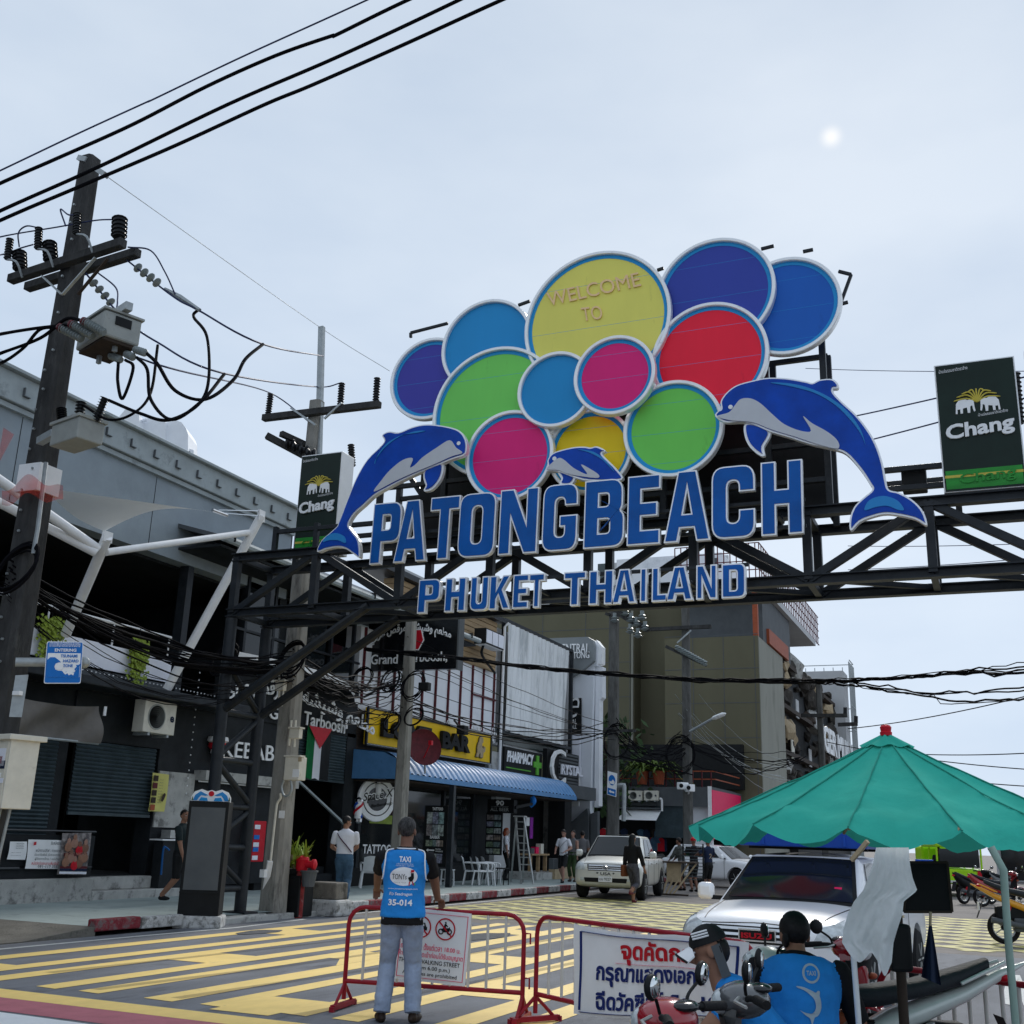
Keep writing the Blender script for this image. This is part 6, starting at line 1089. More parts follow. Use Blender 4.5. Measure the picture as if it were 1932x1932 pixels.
plate([[f(.62+.25*x, .25+.25*y, .035) for x, y in ((0, .2), (.3, 0), (.7, .3), (1, .8), (.7, 1), (.3, .8))]], 'leather', 'dish_picture', t, .005, 0, (1, 0, 0), 0)
# advertising kiosk on a white block
K0, K1 = V3((-12.50, 15.50, 0)), V3((-11.92, 15.82, 0)); kx_ = (K1-K0).normalized(); ky_ = V3((-kx_.y, kx_.x, 0)); kc = (K0+K1)/2+ky_*.25
t = thing('advert_kiosk', 'black totem kiosk with dolphin crest beside the arch leg', 'kiosk', (kc.x, kc.y, 0)); ax = (kx_, ky_, V3((0, 0, 1))); zt = fy((398, 1513), 15.7).z
MB().box((kc.x, kc.y, .09), (.78, .62, .2), ax).build('block', 'kerb_white', t, bev=.03); MB().box((kc.x, kc.y, (zt+.2)/2), (.66, .5, zt-.18), ax).build('cabinet', 'black', t, bev=.012)
MB().box(kc-ky_*.253+V3((0, 0, .55+(zt-.6)/2)), (.56, .012, zt-.68), ax).build('screen', 'grey_dark', t); MB().box(kc-ky_*.255+V3((0, 0, .55)), (.66, .02, .03), ax).build('ledge', 'black', t)
cp = lambda x, y: kc-ky_*.1+kx_*(x*.33)+V3((0, 0, zt+y*.22))
plate([[cp(*p) for p in ((-1, 0), (-1, .35), (-.85, .75), (-.5, .95), (-.2, .8), (0, .9), (.2, .8), (.5, .95), (.85, .75), (1, .35), (1, 0))]], 'white', 'crest', t, .03, 0, -ky_, 0)
for s in (-1, 1):
    plate([[cp(s*x, y) for x, y in ((.9, .1), (.8, .5), (.55, .78), (.3, .6), (.15, .5), (.3, .45), (.5, .5), (.62, .3), (.7, .1))]], 'dolphin_light', 'crest_dolphin', t, .01, 0, -ky_, .02); plate([[cp(s*x, y) for x, y in ((.6, .08), (.5, .35), (.2, .3), (.15, .08))]], 'ring_blue', 'crest_wave', t, .01, 0, -ky_, .02); plate([[cp(s*x, y) for x, y in ((.97, .1), (.93, .4), (.88, .1))]], 'leaf', 'crest_leaf', t, .01, 0, -ky_, .02)
plate([[cp(.14*math.cos(a), .62+.2*math.sin(a)) for a in np.linspace(0, 6.2, 16)]], 'red', 'crest_badge', t, .01, 0, -ky_, .022)
# things along the pavement
t = thing('drinks_fridge', 'red drinks fridge seen through the arch leg', 'fridge', fx(zB(400, 1800), -16.7)); a, c = fx(zB(340, 1800), -16.7), fx(zB(455, 1510), -16.7); slab(t, 'cabinet', 'red', -17.0, -16.7, a.y, c.y, a.z, c.z, .02)
for k, (v, h) in enumerate(((.1, .08), (.3, .1), (.42, .12), (.6, .1), (.85, .1))): MB().box((-16.69, a.y+(c.y-a.y)*.25, a.z+(c.z-a.z)*v), (.01, .22, .1)).build('print', ('balcony_white', 'sign_blue')[k % 2], t)
g = fz(zT(440, 1040), .13)
t = thing('planter_box', 'tall black planter box behind the red standpipe', 'planter', g); a = fy(zT(318, 1030), g.y); c = fy(zT(500, 765), g.y); MB().bb((a.x, g.y, .02), (c.x, g.y+.5, c.z)).build('box', 'black', t, bev=.02)
pb = fy(zT(455, 750), g.y+.2); t = thing('potted_dracaena', 'bright green spiky plant in a black pot on the planter', 'plant', pb); b = MB(); leafy(b, pb+V3((0, 0, .1)), 46, .12, .72, .045, 1.6, .22); leafy(b, pb+V3((-.12, 0, .1)), 14, .05, .5, .04, 1.0, .3); b.build('leaves', 'leaf_bright', t); MB().lathe([(.18, -.02), (.26, .1), (.24, .1), (.16, .05)], pb, 14).build('pot', 'black', t); b = MB()
for i in range(8): b.tube([pb+V3((rng.normal(0, .08), rng.normal(0, .06), 0)), pb+V3((rng.normal(0, .12), rng.normal(0, .08), .35))], .02, 5)
stuff(b.build('stems', 'wood_pale', t))
pr_ = fy(zT(570, 735), g.y+.1); t = thing('flower_pot', 'small dark grey flower pot on the concrete block', 'pot', pr_-V3((0, 0, .25))); MB().lathe([(.11, -.26), (.15, 0), (.17, 0), (.17, .03), (.13, .03), (.1, -.02)], pr_, 14).build('pot', 'grey_dark', t)
h0 = fz(zT(478, 1088), .02); t = thing('standpipe', 'red and white peeling fire standpipe at the kerb', 'hydrant', h0); ht = fy(zT(500, 640), h0.y).z
MB().tube([(h0.x, h0.y, 0), (h0.x, h0.y, ht*.86)], .085, 12).build('pipe', 'hydrant', t, 40); MB().lathe([(.1, -.05), (.12, 0), (.11, .12), (.13, .15), (.12, .2), (.03, .23)], (h0.x, h0.y, ht*.86), 12).build('head', 'red', t, 40); MB().lathe([(.07, 0), (.07, .16), (.1, .17), (.1, .22), (.04, .25)], (h0.x+.05, h0.y, ht*.93), 10, (1, .2, 0)).build('outlet', 'red', t, 40)
g2 = fz(zT(650, 1075), .02); t = thing('concrete_block', 'mossy concrete block with white painted foot at the kerb', 'block', g2); a, c = fy(zT(515, 1050), g2.y), fy(zT(790, 960), g2.y); d = fy(zT(640, 815), g2.y)
mat('concrete_old', (.20, .185, .16), .9, var=.3, sc=4, bump=.7, bsc=40, dirt=((.06, .055, .045), .8, 3, .5))
MB().bb((a.x, g2.y, .0), (c.x, g2.y+.6, c.z)).build('foot', 'kerb_white', t, bev=.05); MB().bb((a.x+.02, g2.y+.1, c.z), (c.x-.1, g2.y+.55, d.z)).build('block', 'concrete_old', t, bev=.03)
t = thing('rubble', 'dark broken stones between the planter and standpipe', 'rubble', fz(zT(390, 1060), .05))
for i in range(7): c = fz(zT(350+i*18, 1050+6*(i % 3)), .06); m_ = MB().ell(c+V3((0, .1*(i % 2), 0)), (.1, .12, .09), 7); m_.v = [tuple(np.array(v)+rng.normal(0, .012, 3)) for v in m_.v]; m_.build('stone', 'rock', t)
# plastic armchairs, stool, ladder, dish
def chair(loc, rz, label, m='plastic_chair', grp='white plastic armchairs'):
    t = thing('plastic_chair', label, 'chair', (0, 0, 0), 0, grp)
    MB().grid(lambda u, v: ((u-.5)*.46, (v-.5)*.44, .43+.015*math.cos(6*(u-.5))-.02*v), 6, 6).build('seat', m, t, 60, local=True); MB().bb((-.23, -.22, .39), (.23, .22, .42)).build('seat_rim', m, t, bev=.01, local=True)
    MB().grid(lambda u, v: ((u-.5)*(.46-.05*v), -.22-.10*v-.07*(1-(2*u-1)**2)*.8, .43+.42*v*(1-.12*(2*u-1)**2)), 12, 6).build('backrest', m, t, 60, local=True)
    for s in (-1, 1):
        for y0, y1 in ((.2, .25), (-.2, -.27)): MB().beam((s*.21, y0, .42), (s*.25, y1, 0), .05, .035).build('leg', m, t, local=True)
        MB().tube(spl([(s*.23, -.25, .66), (s*.27, 0, .66), (s*.26, .2, .62), (s*.24, .2, .43)], 4), .024, 6).build('armrest', m, t, 60, local=True)
    return put(t, loc, rz)
G_ = lambda zf, x, y: fz(zf(x, y), .13)
chair(G_(zT, 1040, 860), .6, 'white plastic armchair half hidden by the man in the vest'); chair(G_(zT, 1850, 835), -1.2, 'white plastic armchair left of the photo menu rack'); chair(G_(zK, 50, 838), -1.1, 'white plastic armchair, leftmost of the pair by the stool'); chair(G_(zK, 95, 836), -1.0, 'white plastic armchair in the middle of the row by the stool'); chair(G_(zK, 135, 830), -.9, 'white plastic armchair behind the small black table')
c = G_(zK, 205, 835); t = thing('side_table', 'small black steel side table beside the white chairs', 'table', c); MB().box(c+V3((0, 0, .5)), (.45, .45, .03)).build('table_top', 'black', t)
for i, j in ((-1, -1), (1, -1), (-1, 1), (1, 1)): MB().beam(c+V3((i*.2, j*.2, 0)), c+V3((i*.2, j*.2, .5)), .025).build('leg', 'black', t)
c = G_(zT, 1655, 840); t = thing('stool', 'small grey plastic stool in front of the tattoo board', 'stool', c); MB().box(c+V3((0, 0, .45)), (.34, .34, .03)).build('seat', 'plastic_chair', t, bev=.01)
for i, j in ((-1, -1), (1, -1), (-1, 1), (1, 1)): MB().beam(c+V3((i*.15, j*.15, 0)), c+V3((i*.13, j*.13, .45)), .035).build('leg', 'plastic_chair', t)
for k in (-1, 1): MB().beam(c+V3((-.15, k*.15, .18)), c+V3((.15, k*.15, .18)), .025).build('stretcher', 'plastic_chair', t)
a = G_(zK, 420, 830); top = fy(zK(350, 300), a.y); t = thing('step_ladder', 'tall worn aluminium step ladder standing open by the shop', 'ladder', a); L0 = fy(zK(275, 745), a.y+.6)
for s in (-.22, .22):
    MB().beam(a+V3((s, 0, 0)), top+V3((s*.7, .1, 0)), .06, .03).build('rail', 'silver_alu', t); MB().beam(V3((L0.x+s, a.y+1.3, .13)), top+V3((s*.7, .2, 0)), .06, .03).build('rear_rail', 'silver_alu', t)
for i in range(9): k = (i+.7)/9.4; p = a.lerp(top, k); MB().box(p+V3((0, .1*k, 0)), (.42*(1-.3*k), .08, .03)).build('tread', 'silver_alu', t)
MB().box(top+V3((0, .15, .02)), (.4, .25, .04)).build('top_tread', 'silver_alu', t)
c = fx(zB(1578, 980), -15.0); t = thing('satellite_dish', 'dark red satellite dish on the blue awning edge', 'satellite dish', fx(zB(1580, 1170), -15.2)); nd = V3((.75, -.62, .2)).normalized()
MB().lathe([(.02, -.11), (.24, -.09), (.44, -.03), (.52, .02), (.53, .0), (.45, -.055), (.24, -.12), (.02, -.14)], c, 36, nd).build('dish', 'dark_red', t, 50); MB().tube([c-nd*.15, fx(zB(1580, 1090), -15.2), fx(zB(1582, 1170), -15.2)], .03, 6).build('mast', 'galv', t); MB().tube([c+nd*.0+V3((0, 0, -.3)), c+nd*.45], .018, 5).build('feed_arm', 'red', t); MB().box(c+nd*.45, (.1, .1, .12)).build('feed', 'red', t)
# shop clutter by the pharmacy
for x0, y0, x1, y1, m, n, lab, cat in ((435, 590, 575, 715, 'wood', 'wooden_table', 'rough wooden table in front of the narrow shop', 'table'),): 
    a, c = fx(zK(x0, y1), -16.2), fx(zK(x1, y0), -16.2); t = thing(n, lab, cat, a); slab(t, 'table_top', m, -16.6, -16.1, a.y, c.y, c.z-.06, c.z)
    for y in (a.y+.1, (a.y+c.y)/2, c.y-.15): slab(t, 'leg', m, -16.3, -16.18, y, y+.1, .14, c.z-.06)
    MB().box((-16.35, (a.y+c.y)/2, c.z+.12), (.2, .3, .24)).build('jar', 'pink_sign', t); MB().box((-16.35, (a.y+c.y)/2+.5, c.z+.18), (.2, .3, .36)).build('jar', 'cream', t); MB().box((-16.35, (a.y+c.y)/2-.5, c.z+.1), (.25, .3, .2)).build('jar', 'grey_dark', t)
a, c = fx(zK(440, 470), -16.4), fx(zK(467, 305), -16.4); t = thing('hanging_banner', 'narrow purple and pink hanging banner beside the ladder', 'banner', a); slab(t, 'cloth', 'purple', -16.42, -16.4, a.y, c.y, a.z, c.z); a, c = fx(zK(412, 370), -16.4), fx(zK(438, 305), -16.4); t = thing('wall_switch_box', 'small white box on the pier beside the purple banner', 'electrical box', a); slab(t, 'case', 'white', -16.45, -16.4, a.y, c.y, a.z, c.z)
# ------------------------------------------------------------ barricades and banners
def barricade(A, B, h, label, bars, zb=.24, feet=(1, 1)):
    A, B = V3(A), V3(B); t = thing('barricade', label, 'barrier', (A+B)/2, 0, 'red and white crowd barricades'); u = (B-A).normalized(); n = V3((-u.y, u.x, 0)); z = V3((0, 0, 1)); L_ = (B-A).length; r = .16
    pts = [A+z*.08]+[A+z*(h-r)]+[A+u*r*(1-math.cos(a))+z*(h-r+r*math.sin(a)) for a in (.4, .8, 1.2)]+[A+u*r+z*h, B-u*r+z*h]+[B-u*r*(1-math.sin(a))*1-u*0+z*(h-r+r*math.cos(a)) if 0 else B-u*(r-r*math.sin(a))+z*(h-r+r*math.cos(a)) for a in (.4, .8, 1.2)]+[B+z*(h-r), B+z*.08]
    MB().tube(pts, .021, 10).build('frame_tube', 'barrier_red', t, 50); MB().tube([A+z*zb, B+z*zb], .021, 8).build('lower_rail', 'barrier_red', t, 50)
    for i in range(bars): p = A+u*(L_*(i+1)/(bars+1)); MB().tube([p+z*zb, p+z*h], .014, 8).build('bar', 'barrier_white', t, 50)
    for k, P in enumerate((A, B)):
        if feet[k]:
            MB().beam(P-n*.26+z*.035, P+n*.26+z*.035, .045).build('foot', 'barrier_red', t)
            for s in (-1, 1): MB().tube([P+n*.2*s+z*.05, P+z*.22], .016, 6).build('foot_brace', 'barrier_red', t); MB().box(P+n*.26*s+z*.02, (.045, .045, .05), (u, n, z)).build('foot_pad', 'barrier_red', t)
    for hh in (.55, .27): MB().tube([B+z*h*hh*1.5+u*.01, B+z*h*hh*1.5+u*.06, B+z*(h*hh*1.5-.09)+u*.06], .009, 5).build('hook', 'barrier_red', t)
    return t, u, n
b1A, b1B = V3((-5.80, 9.72, 0)), V3((-4.10, 9.98, 0)); b1, u1, n1 = barricade(b1A, b1B, .90, 'red and white barricade the man in the vest leans on', 9)
b2A = V3((-3.98, 10.0, 0)); u2_ = (V3((*fd((1452, 1790), 8.6).xy, 0))-b2A).normalized(); b2, u2, n2 = barricade(b2A, b2A+u2_*2.72, .90, 'red and white barricade behind the Thai checkpoint banner', 13)
b3A, b3B = fd((1655, 1797), 8.5), fd((1985, 1826), 7.75); b3A.z = b3B.z = 0; b3, u3, n3 = barricade(b3A, b3B, .825, 'third barricade behind the parked scooter seat at right', 10)
def onl(p, A, u, off=0):                                             # on the upright plane of a barricade
    n = V3((-u.y, u.x, 0)); d = ray(p); A = A-n*off; t = (A-EY).dot(n)/d.dot(n); return EY+d*t
z2 = ZR(1000, 2560, 1100)
t = thing('prohibition_sign', 'white walking street sign with two red prohibition circles', 'sign', b1A.lerp(b1B, .6)+V3((0, 0, .2)))
TRc, BRc, BLc = onl(z2(690, 243), b1A, u1, .03), onl(z2(655, 620), b1A, u1, .03), onl(z2(284, 577), b1A, u1, .03); TLc = BLc+(TRc-BRc)
Sg = lambda u, v, d=0: BLc.lerp(BRc, u).lerp(TLc.lerp(TRc, u), v)-n1*d
plate([[Sg(0, 0), Sg(1, 0), Sg(1, 1), Sg(0, 1)]], 'white', 'board', t, .012, 0, -n1, 0)
for q in (((.04, .045), (.96, .05)), ((.04, .95), (.96, .95)), ((.04, .045), (.04, .95)), ((.96, .045), (.96, .955))): MB().beam(Sg(*q[0], .009), Sg(*q[1], .009), .005, .003).build('border_line', 'pink_sign', t)
SH = (TLc-BLc).length; SWd = (BRc-BLc).length
for s, u0, u1_, v, h, m in (('ถนนคนเดิน', .06, .345, .435, .075, 'pink_sign'), ('ตั้งแต่เวลา', .385, .64, .435, .095, 'pink_sign'), ('18.00 น.', .68, .90, .44, .06, 'pink_sign'), ('ห้ามรถทุกชนิดเข้าก่อนได้รับอนุญาต', .04, .94, .315, .10, 'pink_sign'), ('THIS IS A WALKING STREET', .05, .91, .245, .06, 'black'), ('(from 6.00 p.m.)', .27, .78, .15, .07, 'black'), ('All vehicles are prohibited', .12, .88, .07, .065, 'black')): text(s, Sg(u0, v, .008), Sg(u1_, v-.005, .008), SH*h, m, t, bold=.008, up=(TLc-BLc))
for (cu_, cv_), kind in (((.32, .75), 'car'), ((.66, .75), 'moto')):
    c = Sg(cu_, cv_, .008); r = SH*.155; ey = (TLc-BLc).normalized(); pp_ = lambda a, b: c+u1*(r*a)+ey*(r*b)-n1*.002
    MB().lathe([(r*.88, 0), (r*.88, .004), (r, .004), (r, 0)], c, 36, -n1, False).build('ring', 'red', t)
    if kind == 'car': plate([[pp_(*q) for q in ((-.6, -.3), (-.6, -.02), (-.5, .05), (-.4, .38), (.35, .38), (.48, .05), (.6, -.02), (.6, -.3), (.45, -.3), (.42, -.42), (.28, -.42), (.25, -.3), (-.25, -.3), (-.28, -.42), (-.42, -.42), (-.45, -.3))], [pp_(*q) for q in ((-.36, .08), (-.3, .3), (.26, .3), (.34, .08))]], 'black', 'car_symbol', t, .003, 0, -n1, 0)
    else:
        for sx in (-.42, .42): MB().lathe([(r*.17, 0), (r*.17, .003), (r*.27, .003), (r*.27, 0)], pp_(sx, -.22), 18, -n1, False).build('wheel_symbol', 'black', t)
        plate([[pp_(*q) for q in ((-.45, -.05), (-.2, .12), (.0, .1), (.3, .1), (.4, .2), (.45, .16), (.42, -.2), (.2, -.28), (-.2, -.28))]], 'black', 'motorbike_symbol', t, .003, 0, -n1, 0); plate([[pp_(*q) for q in ((-.18, .1), (-.12, .42), (-.04, .5), (-.1, .62), (.0, .68), (.08, .58), (.05, .46), (.25, .25), (.2, .2), (.02, .3), (.05, .1))]], 'black', 'rider_symbol', t, .003, 0, -n1, 0)
    MB().beam(pp_(-.66, .66), pp_(.66, -.66), r*.13, .004, tuple(n1)).build('slash', 'red', t)
t = thing('checkpoint_banner', 'white cloth checkpoint banner in red and navy Thai lettering', 'banner', b2A+V3((.9, 0, .1)))
q = [onl(p, b2A, u2, .04) for p in (zK(785, 1850), zW(1060, 1075), zW(1060, 395), zK(800, 1142))]
def bnr(u, v, d=0): p = q[0].lerp(q[1], u).lerp(q[3].lerp(q[2], u), v); return p-n2*(d+.012*math.sin(9*u+2*v)+.008*math.sin(23*u-5*v))+V3((0, 0, -.03*math.sin(math.pi*min(1, u*1.6))*(1 if v > .99 else .6)))
MB().grid(bnr, 40, 16).build('cloth', 'white', t, 60)
def bline(a, c, w=.011, m='navy'): MB().tube([bnr(a[0]+(c[0]-a[0])*k/10, a[1]+(c[1]-a[1])*k/10, .008) for k in range(11)], w, 4, True, .3).build('border_line', m, t)
mat('banner_navy', C('1c2c6b'), .7)
for a, c in (((.05, .05), (.05, .93)), ((.95, .05), (.95, .93)), ((.05, .93), (.95, .93)), ((.05, .03), (.95, .03))): bline(a, c, .011, 'banner_navy')
def btext(s, u0, u1_, v0, v1, m):
    vs, fs = text_pts(s, .035, 3); A = np.array([tuple(v) for v in vs]); lo, hi = A.min(0), A.max(0); MB().add([bnr(u0+(u1_-u0)*(x-lo[0])/(hi[0]-lo[0]), v0+(v1-v0)*(y-lo[1])/(hi[1]-lo[1]), .008) for x, y, z in A], fs).build('lettering', m, t)
btext('จุดคัดกรอง', .30, .86, .60, .90, 'red'); bline((.27, .62), (.88, .60), .004, 'pink_sign'); btext('กรุณาแสดงเอกสาร', .16, .90, .34, .58, 'banner_navy'); btext('ฉีดวัคซีนโควิด-19', .16, .86, .07, .30, 'banner_navy')
# ============================================================ people
from mathutils import noise as NZ
def ik(S, W, a, b, hint):
    S, W = V3(S), V3(W); d = W-S; L_ = d.length
    if L_ > (a+b)*.999: W = S+d.normalized()*(a+b)*.999; d = W-S; L_ = d.length
    x = (a*a-b*b+L_*L_)/(2*L_); h = math.sqrt(max(0, a*a-x*x)); n = d.normalized(); hv = V3(hint); hv = (hv-n*hv.dot(n)).normalized(); return S+n*x+hv*h, W
def dense(pts, rs, k=5):
    P, R = [], []
    for i in range(len(pts)-1):
        for j in range(k): t = j/k; P.append(V3(pts[i]).lerp(V3(pts[i+1]), t)); R.append(rs[i]+(rs[i+1]-rs[i])*t)
    return P+[V3(pts[-1])], R+[rs[-1]]
def rotx(v, a, o): v = V3(v)-V3(o); return V3((v.x, v.y*math.cos(a)-v.z*math.sin(a), v.y*math.sin(a)+v.z*math.cos(a)))+V3(o)
def figure(label, cat='person', vox=.02, top='shirt_white', low='jeans_dark', skin='skin', shoe='black', sleeve=.5, trouser=1., pelvis=(0, 0, .942), lean=0., wl=None, wr=None, fl=(-.11, .0), fr=(.11, .0), footz=(0, 0), hair='hair', hy=0., hp=0., fingers=0, fat=1., vest=None, belt=None, grp=None, kl=(0, 1, 0), kr=(0, 1, 0), grip=.6, toe=(0, 0), hairlen=0., hz=.155, parts=True, el=(-.6, -.8, 0), er=(.6, -.8, 0), wide=1., fdir=None):
    """a standing, walking or sitting body facing +Y; one voxel-fused skin, coloured by garment"""
    G = {}
    def g(k): return G.setdefault(k, MB())
    P = V3(pelvis); up = lambda z, y=0, x=0: rotx((P.x+x, P.y+y, P.z+z), -lean, P)
    def loft(k, rows, grow=0):
        b = g(k); vs = []; fs = []; n = 18
        for z, rx, ry, yo in rows:
            c = up(z, yo); f = (up(z, yo+1)-c); vs += [c+V3((1, 0, 0))*((rx*fat*wide+grow)*math.cos(2*math.pi*j/n)*(1-.0))+f*((ry*fat+grow)*math.sin(2*math.pi*j/n)) for j in range(n)]
        for i in range(len(rows)-1): fs += [(i*n+j, i*n+(j+1) % n, (i+1)*n+(j+1) % n, (i+1)*n+j) for j in range(n)]
        fs += [tuple(range(n))[::-1], tuple(range((len(rows)-1)*n, len(rows)*n))]; b.add(vs, fs)
    torso = [(-.02, .155, .115, 0), (.08, .16, .115, 0), (.16, .155, .11, 0), (.26, .16, .115, .005), (.36, .178, .12, .0), (.44, .185, .112, -.01), (.50, .165, .09, -.015), (.54, .11, .07, -.015), (.57, .065, .06, -.01)]
    if vest: loft(top, [(-.11, .172, .128, 0), (-.05, .172, .126, 0)]+[r for r in torso if r[0] < .3], .003); loft(top, torso[4:], -.004); loft(vest, [(z_, a+.012, b_+.012, c_) for z_, a, b_, c_ in [(-.045, .174, .128, 0), (.04, .168, .12, 0)]+torso[2:8]])
    else: loft(top, torso)
    loft(low, [(-.12, .10, .09, 0), (-.06, .155, .115, -.01), (.0, .165, .12, -.01), (.07, .158, .114, 0)])
    N = up(.555, -.012); hd = N+V3((0, math.sin(lean)*.08+.02+(.155-hz)*.9, hz)); HC = hd
    def hrot(v): v = Matrix.Rotation(hp, 3, 'X') @ V3(v); v = Matrix.Rotation(hy, 3, 'Z') @ v; return HC+v
    g(skin).tube(dense([N-V3((0, 0, .04)), hrot((0, -.01, -.05))], [.06, .054])[0], dense([N, N], [.06, .054])[1], 12)
    hb = MB(); hb.ell((0, -.012, .03), (.077, .096, .092), 18); hb.ell((0, .018, -.045), (.058, .072, .068), 16); hb.ell((0, .05, -.085), (.035, .035, .03), 10); hb.tube([(0, .085, .02), (0, .108, -.028), (0, .085, -.04)], [.012, .019, .014], 8)
    for s in (-1, 1): hb.ell((s*.08, -.01, -.01), (.012, .024, .034), 10)
    g(skin).add([hrot(v) for v in hb.v], hb.f)
    def arm(s, W, hint):
        Sh = up(.475, -.012, s*.185*fat*wide); a, b_ = .29, .26
        E, W = ik(Sh, W, a, b_, hint); pts = [Sh, E, W]; P_, R_ = dense(pts, [.060, .047, .031], 8)
        k = int(sleeve*16); P1_, R1_ = P_[:k+1], [r+.012+.012*(i/len(P_)) for i, r in enumerate(R_[:k+1])]
        if k > 0: g(top).tube([Sh-V3((s*.03, 0, -.005))]+P1_, [.06]+R1_, 12)
        if k < 16: g(skin).tube(P_[max(0, k-2):], R_[max(0, k-2):], 12)
        d = (W-E).normalized() if fdir is None else V3(fdir[0 if s < 0 else 1]).normalized(); side = V3((0, 0, 1)).cross(d) if abs(d.z) < .8 else V3((0, 1, 0)).cross(d)*s
        side.normalize(); nrm = d.cross(side).normalized()
        if nrm.z > 0: nrm = -nrm                                      # palm faces down / inward
        if fingers:
            pc = W+d*.05; g(skin).ell(pc, (.042, .05, .017), 12, (side, d, -nrm)); ln = (.072, .08, .075, .06)
            for i in range(4):
                b0 = W+d*.085+side*(.030-.020*i)+nrm*.0; L_ = ln[i]; f1 = b0+d*L_*.45+nrm*L_*grip*.25; f2 = f1+d*L_*.22+nrm*L_*grip*.6; f3 = f2-d*L_*.1*grip+nrm*L_*.3
                g(skin).tube(dense([b0-d*.03, b0, f1, f2, f3], [.0095]*3+[.0085, .007], 3)[0], dense([b0]*5, [.0098, .0098, .009, .0085, .007], 3)[1], 8)
            ts = side*(.042) if s < 0 else -side*(.042); ts = side*.042*(1 if (side.dot(V3((-s, 0, 0))) > 0) else -1)
            g(skin).tube(dense([W+d*.02+ts*.5, W+d*.045+ts*1.2+nrm*.012, W+d*.08+ts*1.45+nrm*.03], [.013, .0115, .009], 4)[0], dense([W]*3, [.013, .0115, .009], 4)[1], 8)
        else:
            g(skin).ell(W+d*.06, (.038, .062, .018), 10, (side, d, nrm)); g(skin).tube([W+d*.02+side*.03, W+d*.08+side*.045], .013, 6)
            for i in range(4): g(skin).tube([W+d*.09+side*(.027-.018*i), W+d*(.135+.01*(i in (1, 2)))+side*(.027-.018*i)+nrm*.012], .011, 6)
        return Sh, W
    WL = wl or (-.26, .08, P.z-.10); WR = wr or (.26, .08, P.z-.10)
    aL = arm(-1, V3(WL), el); aR = arm(1, V3(WR), er)
    for s, f, fz_, kh, tw in ((-1, fl, footz[0], kl, toe[0]), (1, fr, footz[1], kr, toe[1])):
        Hp = P+V3((s*.088, 0, -.04)); An = V3((f[0], f[1]-.04, .085+fz_)); Kn, An = ik(Hp, An, .43, .42, kh); P_, R_ = dense([Hp, Kn, An], [.092*fat, .064*fat, .046], 8); k = int(trouser*16)
        g(low).tube(P_[:k+1], [r+.012+.02*max(0, (i-8)/8) for i, r in enumerate(R_[:k+1])], 14)
        if k < 16: g(skin).tube(P_[max(0, k-2):], R_[max(0, k-2):], 12)
        fo = V3((math.sin(tw), math.cos(tw), 0)); b = g(shoe); b.ell(An+fo*.065+V3((0, 0, -.048)), (.046, .13, .042), 14, (V3((fo.y, -fo.x, 0)), fo, V3((0, 0, 1)))); b.ell(An+V3((0, 0, -.04)), (.044, .052, .05), 10)
    names = list(G); allb = MB()
    for k in names: allb.add(G[k].v, G[k].f)
    me = bpy.data.meshes.new('body_src'); me.from_pydata(allb.v, [], allb.f); o = bpy.data.objects.new('body_src', me); COL.objects.link(o)
    bmx = o.modifiers.new('r', 'REMESH'); bmx.mode = 'VOXEL'; bmx.voxel_size = vox; sm = o.modifiers.new('s', 'SMOOTH'); sm.iterations = 3 if vox > .012 else 4; sm.factor = .5
    bpy.context.view_layer.update(); m2 = bpy.data.meshes.new_from_object(o.evaluated_get(bpy.context.evaluated_depsgraph_get())); bpy.data.objects.remove(o)
    T = thing('person', label, cat, (0, 0, 0), 0, grp); m2.name = 'body'; body = bpy.data.objects.new('body', m2); COL.objects.link(body); body.parent = T; MW[body.name] = Matrix()
    m2.materials.clear()
    for k in names: m2.materials.append(MT[k])
    trees = [BVHTree.FromPolygons([V3(v) for v in G[k].v], G[k].f) for k in names]; idx = []
    for p in m2.polygons:
        best = 9; bi = 0
        for i, tr_ in enumerate(trees):
            r = tr_.find_nearest(p.center, .08)
            if r[0] is not None:
                out = (p.center-r[0]).dot(r[1]); dd = r[3]+(.0 if out > -.004 else .03)
                if dd < best: best = dd; bi = i
        idx.append(bi)
    if vox < .014:                                                    # folds in the cloth
        amp = np.zeros(len(m2.vertices)); cl = [k not in (skin, shoe) for k in names]
        for p, i in zip(m2.polygons, idx):
            if cl[i]:
                for v in p.vertices: amp[v] = 1.3 if names[i] == low else 1.
        nr = [v.normal.copy() for v in m2.vertices]
        for v, a_, n_ in zip(m2.vertices, amp, nr):
            if a_: c_ = v.co; v.co = c_+n_*(a_*(.007*NZ.noise(V3((c_.x*7+c_.z*3, c_.y*7, c_.z*11)))+.0045*abs(NZ.noise(V3((c_.x*16-c_.z*9, c_.y*16, c_.z*20))))-.002))
    m2.polygons.foreach_set('material_index', idx); m2.polygons.foreach_set('use_smooth', [True]*len(idx)); m2.update()
    if hair:
        b = MB(); b.ell((0, -.016, .036), (.084, .103, .096), 24); vs = [V3(v) for v in b.v]; fs = [f for f in b.f if (lambda c: c.z > .02+.75*max(0, c.y+.02)+(.0 if c.y > -.03 else -.075-hairlen))(sum((vs[i] for i in f), V3())/len(f))]
        if hairlen: b2 = MB(); b2.tube([(0, -.04, .05), (0, -.07, -.06), (0, -.06, -.06-hairlen)], [.08, .085, .06], 12); fs = fs+[tuple(i+len(vs) for i in f) for f in b2.f]; vs = vs+[V3(v) for v in b2.v]
        mb_ = MB(); mb_.add([hrot(v+V3(rng.normal(0, .0012, 3))) for v in vs], fs); mb_.build('hair', hair, T, 80, local=True)
